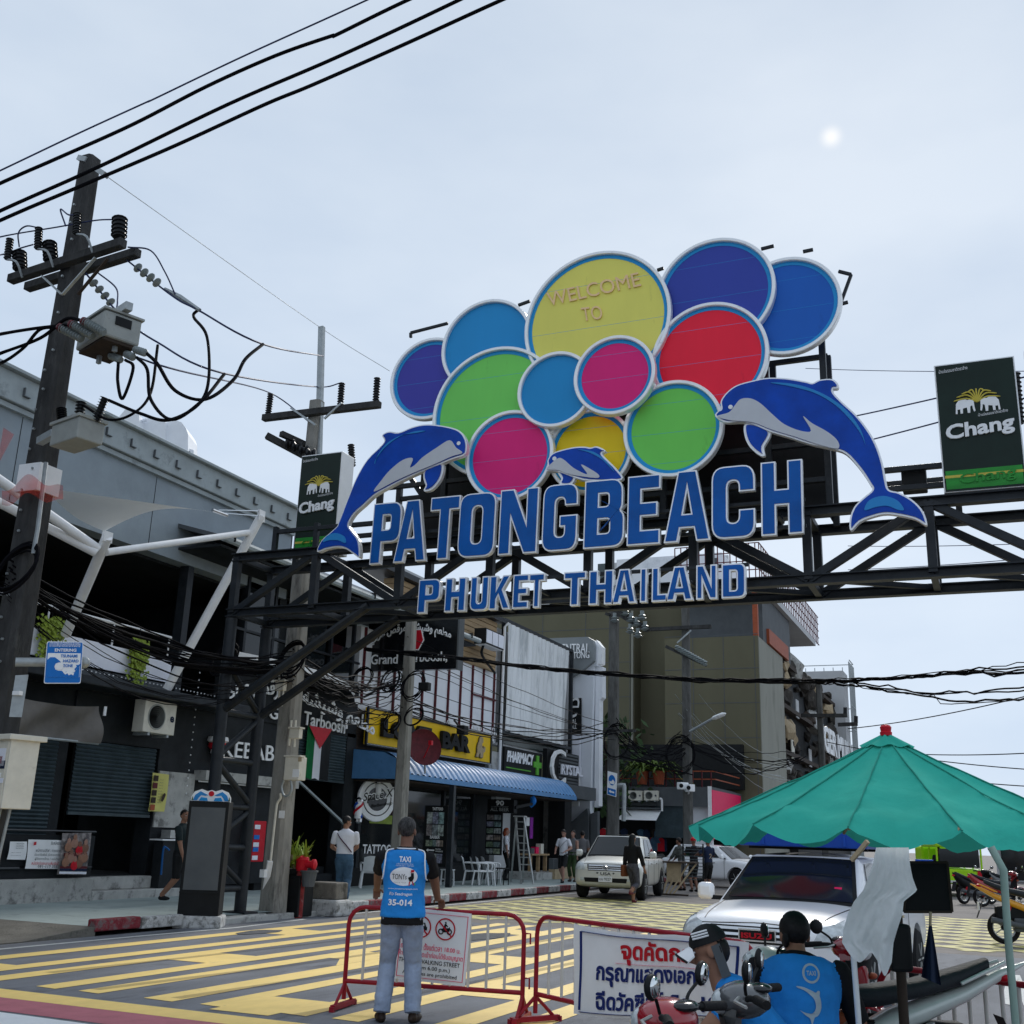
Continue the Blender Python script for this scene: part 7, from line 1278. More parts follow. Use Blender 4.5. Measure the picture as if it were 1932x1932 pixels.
    if parts:
        for s in (-1, 1):
            MB().ell(hrot((s*.032, .078, .012)), (.013, .008, .007), 8).build('eye', 'white', T, 60, local=True); MB().ell(hrot((s*.032, .085, .012)), (.006, .004, .006), 8).build('iris', 'hair', T, 60, local=True); MB().tube([hrot((s*.018, .086, .034)), hrot((s*.034, .083, .039)), hrot((s*.052, .070, .034))], .004, 5).build('eyebrow', 'hair', T, local=True)
        MB().ell(hrot((0, .082, -.064)), (.024, .008, .007), 8).build('mouth', 'dark_red', T, 60, local=True)
    return T, dict(hrot=hrot, up=up, body=body, S=(aL, aR), fat=fat*wide)
def decal(T, info, vs, fs, m, name='lettering', off=.004, org=(0, -1), dr=(0, 1, 0)):
    bv = BVHTree.FromPolygons([v.co for v in info['body'].data.vertices], [tuple(p.vertices) for p in info['body'].data.polygons]); o = []
    for x, z in vs:
        h = bv.ray_cast(V3((x, org[1], z)), V3(dr)); o.append((h[0]+h[1]*off) if h[0] is not None else V3((x, -.13, z)))
    b = MB(); b.add(o, fs); return b.build(name, m, T, local=True)
def dtext(T, info, s, x0, x1, z0, z1, m, bold=.01, off=.005, shear=0.):
    vs, fs = text_pts(s, bold, 2); A = np.array([tuple(v) for v in vs]); lo, hi = A.min(0), A.max(0); decal(T, info, [(x0+(x1-x0)*(x-lo[0])/(hi[0]-lo[0])+shear*(y-lo[1])/(hi[1]-lo[1])*(z1-z0), z0+(z1-z0)*(y-lo[1])/(hi[1]-lo[1])) for x, y, z in A], fs, m, off=off)
def dpoly(T, info, pts, m, name, off=.004):
    """a filled disc or band laid on the cloth: pts is a ring of (x,z); fan around its centre in three rings"""
    c = np.mean(np.array(pts), 0); vs = [tuple(c)]; fs = []; n = len(pts)
    for k in (1/3, 2/3, 1): vs += [tuple(c+(np.array(p)-c)*k) for p in pts]
    fs = [(0, 1+i, 1+(i+1) % n) for i in range(n)]+[(1+r*n+i, 1+(r+1)*n+i, 1+(r+1)*n+(i+1) % n, 1+r*n+(i+1) % n) for r in (0, 1) for i in range(n)]
    decal(T, info, vs, fs, m, name, off)
def bandstrap(T, info, pts, w, m, name='strap', off=.006): P = spl(pts, 6); MB().tube(P, w, 6, True, .35).build(name, m, T, 60, local=True)
# --- the taxi man, seen from behind, both hands on the barricade
mp_ = V3((-5.0, 9.30, 0)); rz = math.radians(26); Rm = Matrix.Rotation(-rz, 3, 'Z'); sc = .97
def loc(p): return (Rm @ (V3(p)-mp_))/sc
hR = onl(zT(1625, 1005), b1A, u1); hL = onl(zT(1085, 985), b1A, u1)
WR = loc((hR.x, hR.y, .93))+V3((-.04, -.055, .02)); WL = loc((hL.x, hL.y, .93))+V3((.0, -.06, .02))
T, I = figure('man in blue taxi vest and pale jeans leaning on a barricade', vox=.0072, top='shirt_black', low='jeans', skin='skin_dark', shoe='leather', sleeve=.42, wl=tuple(WL), wr=tuple(WR), fl=(-.14, .02), fr=(.14, .02), toe=(-.25, .35), hair='hair_grey', fingers=1, fat=1.08, vest='vest', pelvis=(0, -.02, .945), grip=1.0, el=(-.7, -.7, -.1), er=(.8, -.5, -.1), hy=-.25, wide=1.06, fdir=((-.05, 1, -.12), (.35, 1, -.12)))
for s in (-1, 1): x = s*.175*1.13; MB().tube(spl([I['up'](.55, -.05, s*.115), I['up'](.525, -.085, x*.88), I['up'](.42, -.115, x*.93), I['up'](.30, -.08, x*1.0), I['up'](.28, 0, x*1.06)], 6), .0065, 6).build('piping', 'white', T, 60, local=True)
MB().tube([I['up'](.555, -.065*math.cos(a)-.02, .085*math.sin(a)) for a in np.linspace(-1.6, 1.6, 13)], .007, 6).build('collar_piping', 'white', T, 60, local=True)
z0 = .90
dt0, dp0 = dtext, dpoly
dtext = lambda T, I, s, a, b, c, d, *r, **k: dt0(T, I, s, a, b, c+.045, d+.045, *r, **k)
dpoly = lambda T, I, p, *r: dp0(T, I, [(x, z+.045) for x, z in p], *r)
dtext(T, I, 'TAXI', -.052, .052, 1.335, 1.385, 'white', .03); dtext(T, I, 'บริการรถรับจ้าง', -.075, .075, 1.315, 1.327, 'white', .0); dtext(T, I, 'ORTOR-ASSO 4 - PATONG', -.08, .08, 1.298, 1.309, 'white', .0)
dpoly(T, I, [(-.005+.125*math.cos(a), 1.21+.082*math.sin(a)) for a in np.linspace(0, 6.283, 37)[:-1]], 'white', 'logo_oval'); dtext(T, I, 'TONYs', -.108, .022, 1.185, 1.232, 'black', .0, .008); dtext(T, I, 'TAXI & TOUR', -.09, .02, 1.15, 1.162, 'silver_alu', 0, .008)
for pts, m in ((((.055, 1.245), (.085, 1.25), (.09, 1.268), (.06, 1.27)), 'red'), (((.035, 1.2), (.06, 1.215), (.06, 1.243), (.085, 1.24), (.088, 1.2), (.075, 1.17), (.05, 1.165)), 'black'), (((.045, 1.165), (.055, 1.165), (.05, 1.13), (.042, 1.13)), 'red'), (((.07, 1.17), (.08, 1.17), (.09, 1.135), (.08, 1.135)), 'red'), (((.092, 1.155), (.1, 1.155), (.1, 1.135), (.092, 1.135)), 'green')): dpoly(T, I, pts, m, 'logo_figure', .008)
dtext(T, I, 'www.tonysmartpage.com', -.14, .125, 1.092, 1.107, 'white', .005); dtext(T, I, 'คิว Seadragon', -.125, .08, 1.035, 1.072, 'white', .015); dtext(T, I, '35-014', -.13, .085, .955, 1.01, 'white', .035)
dtext, dpoly = dt0, dp0
put(T, mp_, rz); T.scale = (sc, sc, sc)
# --- others
def stand(label, foot, rz, **k):
    T, I = figure(label, **k); put(T, foot, rz); return T, I
f0 = fz((330, 1705), .13); T, I = stand('man in dark teal shirt and black shorts walking behind the kiosk', f0, math.radians(-75), top='shirt_teal', low='black', skin='skin', shoe='black', sleeve=.45, trouser=.55, fl=(-.1, .28), fr=(.1, -.22), footz=(0, .06), wl=(-.27, -.22, .88), wr=(.27, .18, .86), hy=-.5, vox=.013, fat=1.08)
f0 = fz(zT(820, 985), .13); T, I = stand('man in white shirt with cross strap walking away from us', f0, math.radians(24), top='shirt_white', low='jeans_dark', skin='skin', shoe='black', sleeve=.42, fl=(-.08, .16), fr=(.1, -.16), footz=(0, .05), wl=(-.16, .24, 1.05), wr=(.12, .30, 1.05), hy=-.9, hp=-.25, vox=.013, fat=1.16, grp=None)
bandstrap(T, I, [(-.17, -.07, 1.42), (-.08, -.14, 1.30), (.04, -.15, 1.18), (.16, -.11, 1.04)], .02, 'purple_dark' if mat('purple_dark', (.05, .015, .035), .7) else '')
f0 = fz(zK(1250, 980), .0); T, I = stand('woman all in black with brown shoulder bag crossing the street', f0, math.radians(-14), top='shirt_black', low='jeans_grey' if mat('jeans_grey', (.07, .07, .085), .9, var=.4, sc=14) else '', skin='skin', shoe='dark_red', sleeve=.92, trouser=.82, fl=(-.08, .2), fr=(.1, -.26), footz=(0, .22), kr=(0, 1, .2), wl=(-.27, .02, .85), wr=(.3, .12, .86), hair='black', hairlen=.28, vox=.017, fat=1.0)
MB().box((-.24, -.02, .82), (.1, .3, .3)).build('shoulder_bag', 'leather_brown' if mat('leather_brown', (.16, .05, .02), .5) else '', T, bev=.03, local=True); bandstrap(T, I, [(-.24, -.02, .98), (-.19, -.05, 1.2), (-.13, -.02, 1.42)], .012, 'leather_brown')
G2 = lambda x, y, z=.13: fz(zK(x, y), z)
f0 = G2(700, 820); T, I = stand('man in white shirt and black shorts walking toward us by the pharmacy', f0, math.radians(170), top='shirt_white', low='black', skin='skin_pale', shoe='black', sleeve=.4, trouser=.5, fl=(-.1, .2), fr=(.1, -.15), footz=(0, .05), hp=-.45, vox=.02, wl=(-.2, .2, 1.05), wr=(.2, .22, 1.02)); bandstrap(T, I, [(-.15, .06, 1.42), (.0, .135, 1.25), (.17, .10, 1.05)], .016, 'black')
MB().box((.33, .1, .62), (.2, .35, .36)).build('shopping_bag', 'grey_dark', T, bev=.02, local=True)
f0 = G2(775, 812); stand('woman with bare shoulders beside the man in white shirt', f0, math.radians(165), top='shirt_grey', low='leaf_dark', skin='skin_pale', shoe='leather', sleeve=.0, trouser=.9, hairlen=.12, vox=.022, fat=.9)
f0 = G2(850, 800); stand('man in grey shirt with dark hair walking away past the pickup', f0, math.radians(15), top='shirt_grey', low='black', skin='skin', sleeve=.45, vox=.022, fl=(-.1, .1), fr=(.1, -.1))
f0 = G2(245, 800); T, I = stand('person with dyed red hair and white top beside the ladder', f0, math.radians(-70), top='shirt_white', low='black', skin='skin_pale', hair='orange', hairlen=.1, sleeve=.4, vox=.022, fat=.95); bandstrap(T, I, [(.15, .05, 1.4), (.0, .13, 1.2), (-.15, .08, 1.0)], .014, 'black')
G3 = lambda x, y: fz(zK(x, y), 0)
f0 = G3(1640, 880); stand('dark haired worker in grey camouflage shirt leaning at the pickup bed', f0, math.radians(70), top='camo' if mat('camo', (.07, .075, .07), .9, var=.9, sc=12) else '', low='shirt_grey', skin='skin_dark', sleeve=.85, trouser=.55, lean=.2, wl=(-.15, .42, 1.0), wr=(.15, .45, 1.0), vox=.022)
f0 = G3(1735, 890); T, I = stand('worker in a red cap and black shirt carrying a slatted panel', f0, math.radians(50), top='shirt_black', low='black', skin='skin_dark', sleeve=.45, trouser=.55, wl=(-.2, .35, 1.2), wr=(.3, .3, 1.15), hair=None, vox=.022); b = MB(); b.ell((0, 0, .06), (.092, .11, .085), 14); b.tube([(-.06, .1, .05), (0, .2, .04), (.06, .1, .05)], .012, 5); MB().add([I['hrot'](v) for v in b.v], b.f).build('cap', 'red', T, 60, local=True)
f0 = G3(1850, 910); T, I = stand('worker in navy football shirt numbered two holding the panel', f0, math.radians(55), top='shirt_navy', low='black', skin='skin_dark', sleeve=.45, trouser=.5, wl=(-.3, .3, 1.2), wr=(.2, .35, 1.2), vox=.02); dtext(T, I, '2', -.05, .06, 1.12, 1.28, 'wood_pale', .02)
c = G3(1725, 905); t = thing('slatted_panel', 'dark slatted metal panel carried by the two workers', 'panel', c); a0, a1 = fy(zK(1650, 840), c.y-.4), fy(zK(1805, 600), c.y-.4)
for i in range(11): z = .45+i*.105; MB().beam((a0.x, a0.y, z), (a1.x, a0.y+.1, z), .09, .02).build('slat', 'shutter', t)
for x in (a0.x, a1.x): MB().beam((x, a0.y, .40), (x, a0.y, 1.58), .04).build('stile', 'black', t)
c = G3(1600, 920); t = thing('folding_table', 'folded wooden trestle table leaning by the pickup tail', 'table', c); a0 = fy(zK(1530, 655), c.y); MB().box((a0.x+.35, c.y, a0.z), (1.15, .5, .05)).build('table_top', 'wood_dark', t)
for i in range(4): MB().beam((c.x-.45+.12*i, c.y-.1, .05), (a0.x+.15+.25*i, c.y+.1, a0.z), .05).build('leg', 'wood_pale', t)
MB().box((c.x-.1, c.y+.0, .7), (.45, .06, .6)).build('board', 'wood_pale', t); MB().beam((c.x-.45, c.y-.15, .03), (c.x+.4, c.y-.15, .03), .05).build('foot_rail', 'wood_dark', t)
zU2 = lambda x, y, z=0: fz(zU(x, y), z)
f0 = zU2(312, 905); stand('man in pale shirt and straw hat strolling behind the white car', f0, math.radians(170), top='shirt_white', low='shirt_grey', skin='skin_pale', sleeve=.4, trouser=.5, hair='wood_pale', vox=.028); f0 = zU2(350, 905); stand('woman in green top and denim shorts behind the white car', f0, math.radians(175), top='leaf', low='jeans', skin='skin_pale', sleeve=.05, trouser=.35, hair='wood', hairlen=.15, vox=.028, fat=.9)
f0 = fz((1778, 1690), 0); stand('dark clad rider standing beside the far green truck', f0, math.radians(150), top='shirt_black', low='black', skin='skin_dark', sleeve=.9, vox=.026, lean=.15)
# --- the two seated men in blue vests at the motorbikes
c = fd((1352, 1932), 6.5); c.z = 0; T, I = figure('seated man in black and white cap bending left over a motorbike', vox=.0072, top='vest', low='jeans_dark', skin='skin', shoe='black', sleeve=.30, pelvis=(0, 0, .47), lean=.78, wl=(-.10, .72, .62), wr=(.14, .62, .58), fl=(-.2, .42), fr=(.2, .42), kl=(0, .3, 1), kr=(0, .3, 1), hair=None, hp=-.35, fingers=1, grip=.5, fat=1.0, fdir=((-.1, .9, .25), (-.3, .9, .1)))
hr = I['hrot']; b = MB(); b.ell((0, -.012, .035), (.088, .107, .098), 22); vs = [V3(v) for v in b.v]; fs = [f for f in b.f if sum((vs[i] for i in f), V3()).z/len(f) > .035]; MB().add([hr(v) for v in vs], fs).build('cap', 'black', T, 60, local=True)
b = MB(); b.grid(lambda u, v: ((u-.5)*.165, .08+.095*v*(1-.5*(2*u-1)**2), .05-.02*v-.05*(2*u-1)**2), 12, 6); MB().add([hr(v) for v in b.v]+[hr(V3(v)-V3((0, 0, .006))) for v in b.v], b.f+[tuple(i+len(b.v) for i in f[::-1]) for f in b.f]).build('cap_brim', 'white', T, 60, local=True)
MB().tube([hr(b.v[12*0+6*13+i]) for i in range(13)], .007, 5).build('brim_edge', 'black', T, 60, local=True)
for k in range(3): MB().tube([hr((-.088, -.0+.02*k*0-.03, .075+.014*k)), hr((-.084, .03, .078+.014*k)), hr((-.07, .06, .08+.013*k))], .005, 5).build('cap_stripe', 'white', T, 60, local=True)
MB().grid(lambda u, v: hr((-.09+.02*u, -.02-.05*u, .02-.17*v)), 4, 8).build('neck_flap', 'grey_dark', T, 60, local=True); b = MB(); b.ell((0, -.03, -.01), (.082, .085, .09), 16); vs = [V3(v) for v in b.v]; fs = [f for f in b.f if sum((vs[i] for i in f), V3()).y/len(f) < -.05]; MB().add([hr(v) for v in vs], fs).build('hair', 'hair', T, 60, local=True)
MB().lathe([(.033, -.02), (.036, 0), (.033, .02)], I['S'][1][1]-V3((0, .05, 0)), 12, (-.3, .8, .1)).build('watch', 'black', T, 50, local=True)
capman = put(T, c+V3((.40, .14, 0)), math.radians(104))
c = fd((1510, 1932), 6.75); c.z = 0; T, I = figure('man in blue shark vest seated on a plastic chair, back turned', vox=.0085, top='shirt_black', low='black', skin='skin', shoe='black', sleeve=.5, hz=.10, pelvis=(0, 0, .45), lean=.28, wl=(-.2, .40, .55), wr=(.24, .38, .52), fl=(-.18, .45), fr=(.18, .45), kl=(0, .3, 1), kr=(0, .3, 1), hair='hair', hy=.2, vest='vest', fat=1.16, wide=1.05)
b = MB(); b.ell((0, -.012, .036), (.088, .106, .1), 22); vs = [V3(v) for v in b.v]; fs = [f for f in b.f if sum((vs[i] for i in f), V3()).z/len(f) > -.01+.35*max(0, sum((vs[i] for i in f), V3()).y/len(f))]; MB().add([I['hrot'](v) for v in vs], fs).build('hair_crop', 'hair', T, 70, local=True)
mat('vest_print', (.42, .50, .55), .7, var=.2); ZV = .575
dpoly(T, I, [(.045+.048*math.cos(a), ZV+.33+.05*math.sin(a)) for a in np.linspace(0, 6.283, 25)[:-1]], 'vest_print', 'badge'); dpoly(T, I, [(.045+.036*math.cos(a), ZV+.33+.038*math.sin(a)) for a in np.linspace(0, 6.283, 25)[:-1]], 'vest', 'badge_field', .007); dtext(T, I, 'TAXI', .02, .07, ZV+.32, ZV+.342, 'vest_print', .02, .009)
shark = [(-.04, .935), (.0, .93), (.04, .915), (.062, .905), (.075, .915), (.085, .91), (.082, .89), (.088, .86), (.085, .82), (.065, .79), (.045, .78), (.03, .745), (.022, .775), (.0, .79), (-.03, .815), (-.01, .805), (.03, .80), (.05, .815), (.058, .84), (.052, .87), (.03, .895), (.0, .915), (-.03, .925)]
L2 = [[(p[0], p[1]) for p in spl2(shark, 3)]]; vs, fs = shape2(L2, 0); decal(T, I, [(v.x, v.y-.67+ZV) for v in vs], fs, 'vest_print', 'shark_print', .006)
dtext(T, I, 'ฉลาม', -.055, .085, ZV+.005, ZV+.07, 'white', .045, .005); dtext(T, I, 'ฉลาม', -.05, .08, ZV+.01, ZV+.065, 'dark_red', .02, .008); dtext(T, I, 'คิวร้อคการ์เด้น', -.1, .12, ZV-.04, ZV-.01, 'vest_print', .015); dtext(T, I, 'ROCK GARDEN', -.12, .1, ZV-.085, ZV-.055, 'vest_print', .02)
sharkman = put(T, c+V3((.0, .12, 0)), math.radians(18))
chair(c+V3((.06, .0, 0)), math.radians(18), 'blue plastic chair under the man in the shark vest', 'blue_plastic', None).scale = (.92, .92, .76)
# ============================================================ vehicles
def xf(T, f, b):                                                     # collect into a part in local space
    pass
def bvh_of(o):
    dg = bpy.context.evaluated_depsgraph_get(); bpy.context.view_layer.update(); m = o.evaluated_get(dg).to_mesh(); t = BVHTree.FromPolygons([v.co.copy() for v in m.vertices], [tuple(p.vertices) for p in m.polygons]); o.evaluated_get(dg).to_mesh_clear(); return t
def rpatch(t, q, dr, m, name, T, off=.008, nu=10, nv=6, axis='xz', start=4.):
    """four corners seen along dr, laid on the bodywork"""
    dr = V3(dr).normalized(); P = []; 
    def pt(u, v):
        a = [(1-u)*(1-v), u*(1-v), u*v, (1-u)*v]; x = sum(w*c[0] for w, c in zip(a, q)); z = sum(w*c[1] for w, c in zip(a, q))
        o = V3((x, -2.4, z)) if axis == 'xz' else V3((0, x, z)); h = t.ray_cast(o-dr*start, dr); return (h[0]+h[1]*off) if h[0] is not None else o
    return MB().grid(pt, nu, nv).build(name, m, T, 60, local=True)
def wheel(T, x, y, r, w, rim='silver_alu'):
    s = 1 if x > 0 else -1; c = V3((x, y, r)); o = MB().lathe([(r*.62, -w/2), (r*.9, -w/2), (r, -w*.32), (r, w*.32), (r*.9, w/2), (r*.62, w/2)], c, 24, (s, 0, 0)).build('wheel', 'rubber', T, 40, local=True)
    MB().lathe([(r*.64, w*.2), (r*.62, w*.46), (r*.55, w*.40), (r*.2, w*.36), (.01, w*.40)], c, 20, (s, 0, 0)).build('rim', rim, o, 40, local=True)
    for k in range(6): a = k*math.pi/3; MB().beam(c+V3((s*w*.42, math.cos(a)*r*.12, math.sin(a)*r*.12)), c+V3((s*w*.42, math.cos(a)*r*.58, math.sin(a)*r*.58)), r*.16, .02).build('spoke', rim, o, local=True)
def car_body(T, m, st, arches, r, name='body'):
    vs = []; n = None; fs = []
    for y, w, zb, zt, cr in st:
        half = [(.0, zb), (.78*w, zb), (.97*w, zb+.06), (w, zb+.25*(zt-zb)), (w*1.0, zb+.62*(zt-zb)), (.975*w, zt-.09), (.90*w, zt-.015), (.5*w, zt+cr), (0, zt+cr)]
        ring = [V3((x, y, z)) for x, z in half]+[V3((-x, y, z)) for x, z in half[-2:0:-1]]; n = len(ring); vs += ring
    for i in range(len(st)-1): fs += [(i*n+j, (i+1)*n+j, (i+1)*n+(j+1) % n, i*n+(j+1) % n) for j in range(n)]
    fs += [tuple(range(n)), tuple(range((len(st)-1)*n, len(st)*n))[::-1]]
    b = MB(); b.add(vs, fs); o = b.build(name, m, T, 50, local=True); sub = o.modifiers.new('s', 'SUBSURF'); sub.levels = sub.render_levels = 2
    cb = MB()
    for y in arches:
        for s in (-1, 1): cb.lathe([(r, -.3), (r, .3)], (s*st[3][1], y, .36), 28, (1, 0, 0))
    c = cb.build('cutter', 'black', None); bo = o.modifiers.new('b', 'BOOLEAN'); bo.object = c; bo.operation = 'DIFFERENCE'; bo.solver = 'EXACT'
    c.location = (0, 0, 0); c.data.transform(Matrix.Translation(V3(MW[c.name].translation))); bpy.context.view_layer.update()
    m2 = bpy.data.meshes.new_from_object(o.evaluated_get(bpy.context.evaluated_depsgraph_get())); o.modifiers.clear(); o.data = m2; bpy.data.objects.remove(c)
    m2.polygons.foreach_set('use_smooth', [True]*len(m2.polygons)); m2.set_sharp_from_angle(angle=math.radians(40))
    return o
def pickup(label, paint, roof=1.72, suv=False, trim='chrome', plate_=None, letters=None, lcol='red', usa=False, cat='pickup truck', name='pickup_truck', rear=2.5):
    T = thing(name, label, cat, (0, 0, 0)); FW, RW = -1.55, 1.55
    st = [(-2.50, .72, .46, .80, .0), (-2.47, .80, .36, .90, .0), (-2.3, .875, .30, .985, .02), (-1.75, .90, .28, 1.04, .035), (-1.2, .905, .28, 1.10, .03), (-1.1, .905, .28, 1.10, .0), (.9, .905, .28, 1.09, 0), (1.0, .905, .30, 1.09, 0), (rear-.1, .90, .40, 1.09, 0), (rear, .86, .44, 1.05, 0), (rear+.02, .8, .5, 1.0, 0)]
    B = car_body(T, paint, st, (FW, RW), .45); t = bvh_of(B)
    MB().bb((-.7, -2.3, .3), (.7, rear-.2, .8)).build('underbody', 'black', T, local=True)
    rb = rear-.35 if suv else .95
    cage = [(-.81, -1.30, 1.06), (.81, -1.30, 1.06), (.81, rb+.1, 1.06), (-.81, rb+.1, 1.06), (-.63, -.48, roof-.06), (.63, -.48, roof-.06), (.64, rb-.2, roof-.06), (-.64, rb-.2, roof-.06)]
    b = MB(); b.add(cage, [(0, 1, 5, 4), (1, 2, 6, 5), (2, 3, 7, 6), (3, 0, 4, 7), (4, 5, 6, 7)]); b.build('cab', paint, T, local=True, bev=.07)
    MB().grid(lambda u, v: ((u-.5)*1.2*(1-.06*abs(v-.5)), -.44+(rb+.2)*v, roof-.07+.05*(1-(2*u-1)**2)*1.0-.0*(2*v-1)**2), 10, 8).build('roof_skin', paint, T, 60, local=True)
    cg = [V3(p) for p in cage]
    def win(i, j, k, l, u0, u1, v0, v1, n='window', off=.012, m='glass_dark', curve=0.):
        nn = (cg[j]-cg[i]).cross(cg[l]-cg[i]).normalized(); f = lambda u, v: cg[i].lerp(cg[j], u).lerp(cg[l].lerp(cg[k], u), v)+nn*(off+curve*(1-(2*u-1)**2))
        return MB().grid(lambda u, v: f(u0+(u1-u0)*u, v0+(v1-v0)*v), 8, 4).build(n, m, T, 60, local=True)
    win(0, 1, 5, 4, .035, .965, .04, .93, 'windscreen_seal', .010, 'black', .02); win(0, 1, 5, 4, .065, .935, .10, .90, 'windscreen', .016, 'glass_dark', .02)
    for a, c, u0, u1 in ((1, 2, .16, .52), (1, 2, .56, .9 if not suv else .72)): win(a, c, 6, 5, u0, u1, .12, .88, 'side_window'); win(3, 0, 4, 7, 1-u1, 1-u0, .12, .88, 'side_window')
    if suv: win(1, 2, 6, 5, .75, .93, .14, .86, 'side_window'); win(3, 0, 4, 7, .07, .25, .14, .86, 'side_window')
    win(2, 3, 7, 6, .1, .9, .15, .85, 'rear_window')
    for s in (-1, 1):
        rpatch(t, [(s*.50, .76), (s*.87, .74), (s*.89, .985), (s*.60, .915)] if s > 0 else [(-.87, .74), (-.50, .76), (-.60, .915), (-.89, .985)], (-s*.35, 1, 0), 'headlight', 'headlight', T, .010, 12, 6)
        rpatch(t, [(s*.62-.05, .48), (s*.62+.05, .48), (s*.62+.05, .56), (s*.62-.05, .56)], (0, 1, 0), 'headlight', 'fog_lamp', T, .012, 4, 3)
        for y0, y1 in ((-.98, .02), (.05, .88)): MB().box((s*.912, (y0+y1)/2, .93), (.02, .16, .03)).build('door_handle', 'chrome', T, local=True)
        for y in (-1.0, .03, .92): MB().box((s*.908, y, .68), (.004, .012, .72)).build('door_gap', 'black', T, local=True)
        MB().box((s*1.03, -.98, 1.17), (.20, .11, .19)).build('wing_mirror', paint, T, 60, .05, local=True); MB().box((s*.88, -.98, 1.10), (.16, .05, .05)).build('mirror_arm', 'black', T, local=True)
        wheel(T, s*.80, FW, .37, .24); wheel(T, s*.80, RW, .37, .24)
        MB().tube([(s*.35, -1.16, 1.12), (s*.05, -1.02, 1.24)], .012, 5).build('wiper', 'black', T, local=True)
    rpatch(t, [(-.47, .74), (.47, .74), (.50, .90), (-.50, .90)], (0, 1, 0), 'black', 'grille', T, .006, 12, 4)
    for z in (.77, .82, .87): rpatch(t, [(-.46, z-.012), (.46, z-.012), (.46, z+.012), (-.46, z+.012)], (0, 1, 0), trim, 'grille_bar', T, .014, 12, 1)
    rpatch(t, [(-.55, .45), (.55, .45), (.58, .56), (-.58, .56)], (0, 1, 0), 'black', 'bumper_slot', T, .008, 12, 3)
    if plate_:
        MB().box((0, -2.53, .53), (.36, .02, .14)).build('number_plate', 'white', T, local=True); text(plate_, (-.15, -2.545, .50), (.15, -2.545, .50), .07, 'black', T).data.transform(Matrix())
    if usa: text('* USA *', (-.25, -2.50, .63), (.25, -2.50, .63), .08, 'black', T, bold=.02)
    if letters:
        MB().box((0, -2.50, .82), (.38, .03, .12)).build('badge_plate', 'chrome', T, local=True); MB().box((0, -2.52, .82), (.35, .02, .09)).build('badge_field', 'black', T, local=True); text(letters, (-.155, -2.535, .79), (.155, -2.535, .79), .055, lcol, T, bold=.04)
    else:
        MB().lathe([(.075, 0), (.075, .02), (.06, .02), (.06, 0)], (0, -2.52, .83), 18, (0, -1, 0), False).build('emblem', 'chrome', T, local=True); MB().tube([(-.06, -2.53, .84), (0, -2.54, .86), (.06, -2.53, .84)], .009, 5).build('emblem', 'chrome', T, local=True); MB().tube([(0, -2.54, .77), (0, -2.54, .89)], .009, 5).build('emblem', 'chrome', T, local=True)
    if not suv:
        MB().bb((-.8, 1.05, 1.0), (.8, rear-.1, 1.10)).build('bed_floor', 'black', T, local=True)
    for s in (-1, 1):
        hp_ = [t.ray_cast(V3((s*(.60+.12*(y+2.3)), y, 3)), V3((0, 0, -1)))[0] for y in np.linspace(-2.33, -1.25, 10)]; MB().tube([p+V3((0, 0, .001)) for p in hp_ if p], .006, 5).build('bonnet_gap', 'black', T, 60, local=True)
    hp_ = [t.ray_cast(V3((x, -5, .935-.04*abs(x))), V3((0, 1, 0)))[0] for x in np.linspace(-.6, .6, 12)]; MB().tube([p for p in hp_ if p], .007, 5).build('bonnet_gap', 'black', T, 60, local=True)
    MB().lathe([(.18, -.01), (.185, .0), (.18, .01)], (-.38, -.95, 1.12), 16, (0, -1, .5), False).build('steering_wheel', 'black_gloss', T, local=True)
    return T, B
T, B = pickup('silver beige pickup with side mirrors parked at the kerb', 'car_silver', plate_='บม 9327', usa=True); tk = put(T, (-10.6, 33.4, 0), .13); T.scale = (1.06, 1.04, 1.04)
T, B = pickup('white pickup carrying a blue plastic tray on its roof', 'car_white', roof=1.66, letters='ISUZU')
MB().lathe([(.0, 0), (.01, 0)], (0, 0, 0), 4)
MB().box((.50, -1.05, 1.25), (.08, .004, .07), (V3((1, 0, 0)), V3((0, .83, -.55)), V3((0, .55, .83)))).build('tax_sticker', 'pink_sign', T, local=True)
for z in (1.69,): 
    for y in (-.3, .7): MB().beam((-.7, y, z), (.7, y, z), .04).build('roof_bar', 'black', T, local=True)
isz = put(T, (-2.02, 13.6, 0), -.085); T.scale = (.95, .95, .93)
tr_ = thing('roof_tray', 'blue plastic tray lashed on the roof of the white pickup', 'tray', (0, 0, 0))
b = MB(); o_ = [(-.82, -.62), (.82, -.62), (.82, 1.1), (-.82, 1.1)]; vs = [(x*.9, y*.92, 1.70) for x, y in o_]+[(x, y, 1.94) for x, y in o_]+[(x*.96, y*.96, 1.94) for x, y in o_]+[(x*.87, y*.9, 1.73) for x, y in o_]
b.add(vs, [(3, 2, 1, 0), (12, 13, 14, 15)]+[(k*4+i, k*4+(i+1) % 4, (k+1)*4+(i+1) % 4, (k+1)*4+i) for k in range(3) for i in range(4)]); b.build('tub', 'tray_blue', tr_, local=True, bev=.015); MB().tube([(-.83, -.63, 1.94), (.83, -.63, 1.94), (.83, 1.11, 1.94), (-.83, 1.11, 1.94), (-.83, -.63, 1.94)], .018, 6).build('rim', 'tray_blue', tr_, local=True)
for x in (-.45, .1, .5): MB().beam((x, -.585, 1.72), (x, -.6, 1.93), .03, .02).build('rib', 'tray_blue', tr_, local=True)
put(tr_, (-2.02, 13.6, 0), -.085); tr_.scale = (.95, .95, .93)
T, B = pickup('white estate car behind the workers at the pickup tail', 'car_white', suv=True, roof=1.62, cat='car', name='parked_car', rear=2.2); q = fd((1352, 1640), 46); put(T, (q.x, q.y, 0), math.radians(68)); T.scale = (.95, .95, .97)
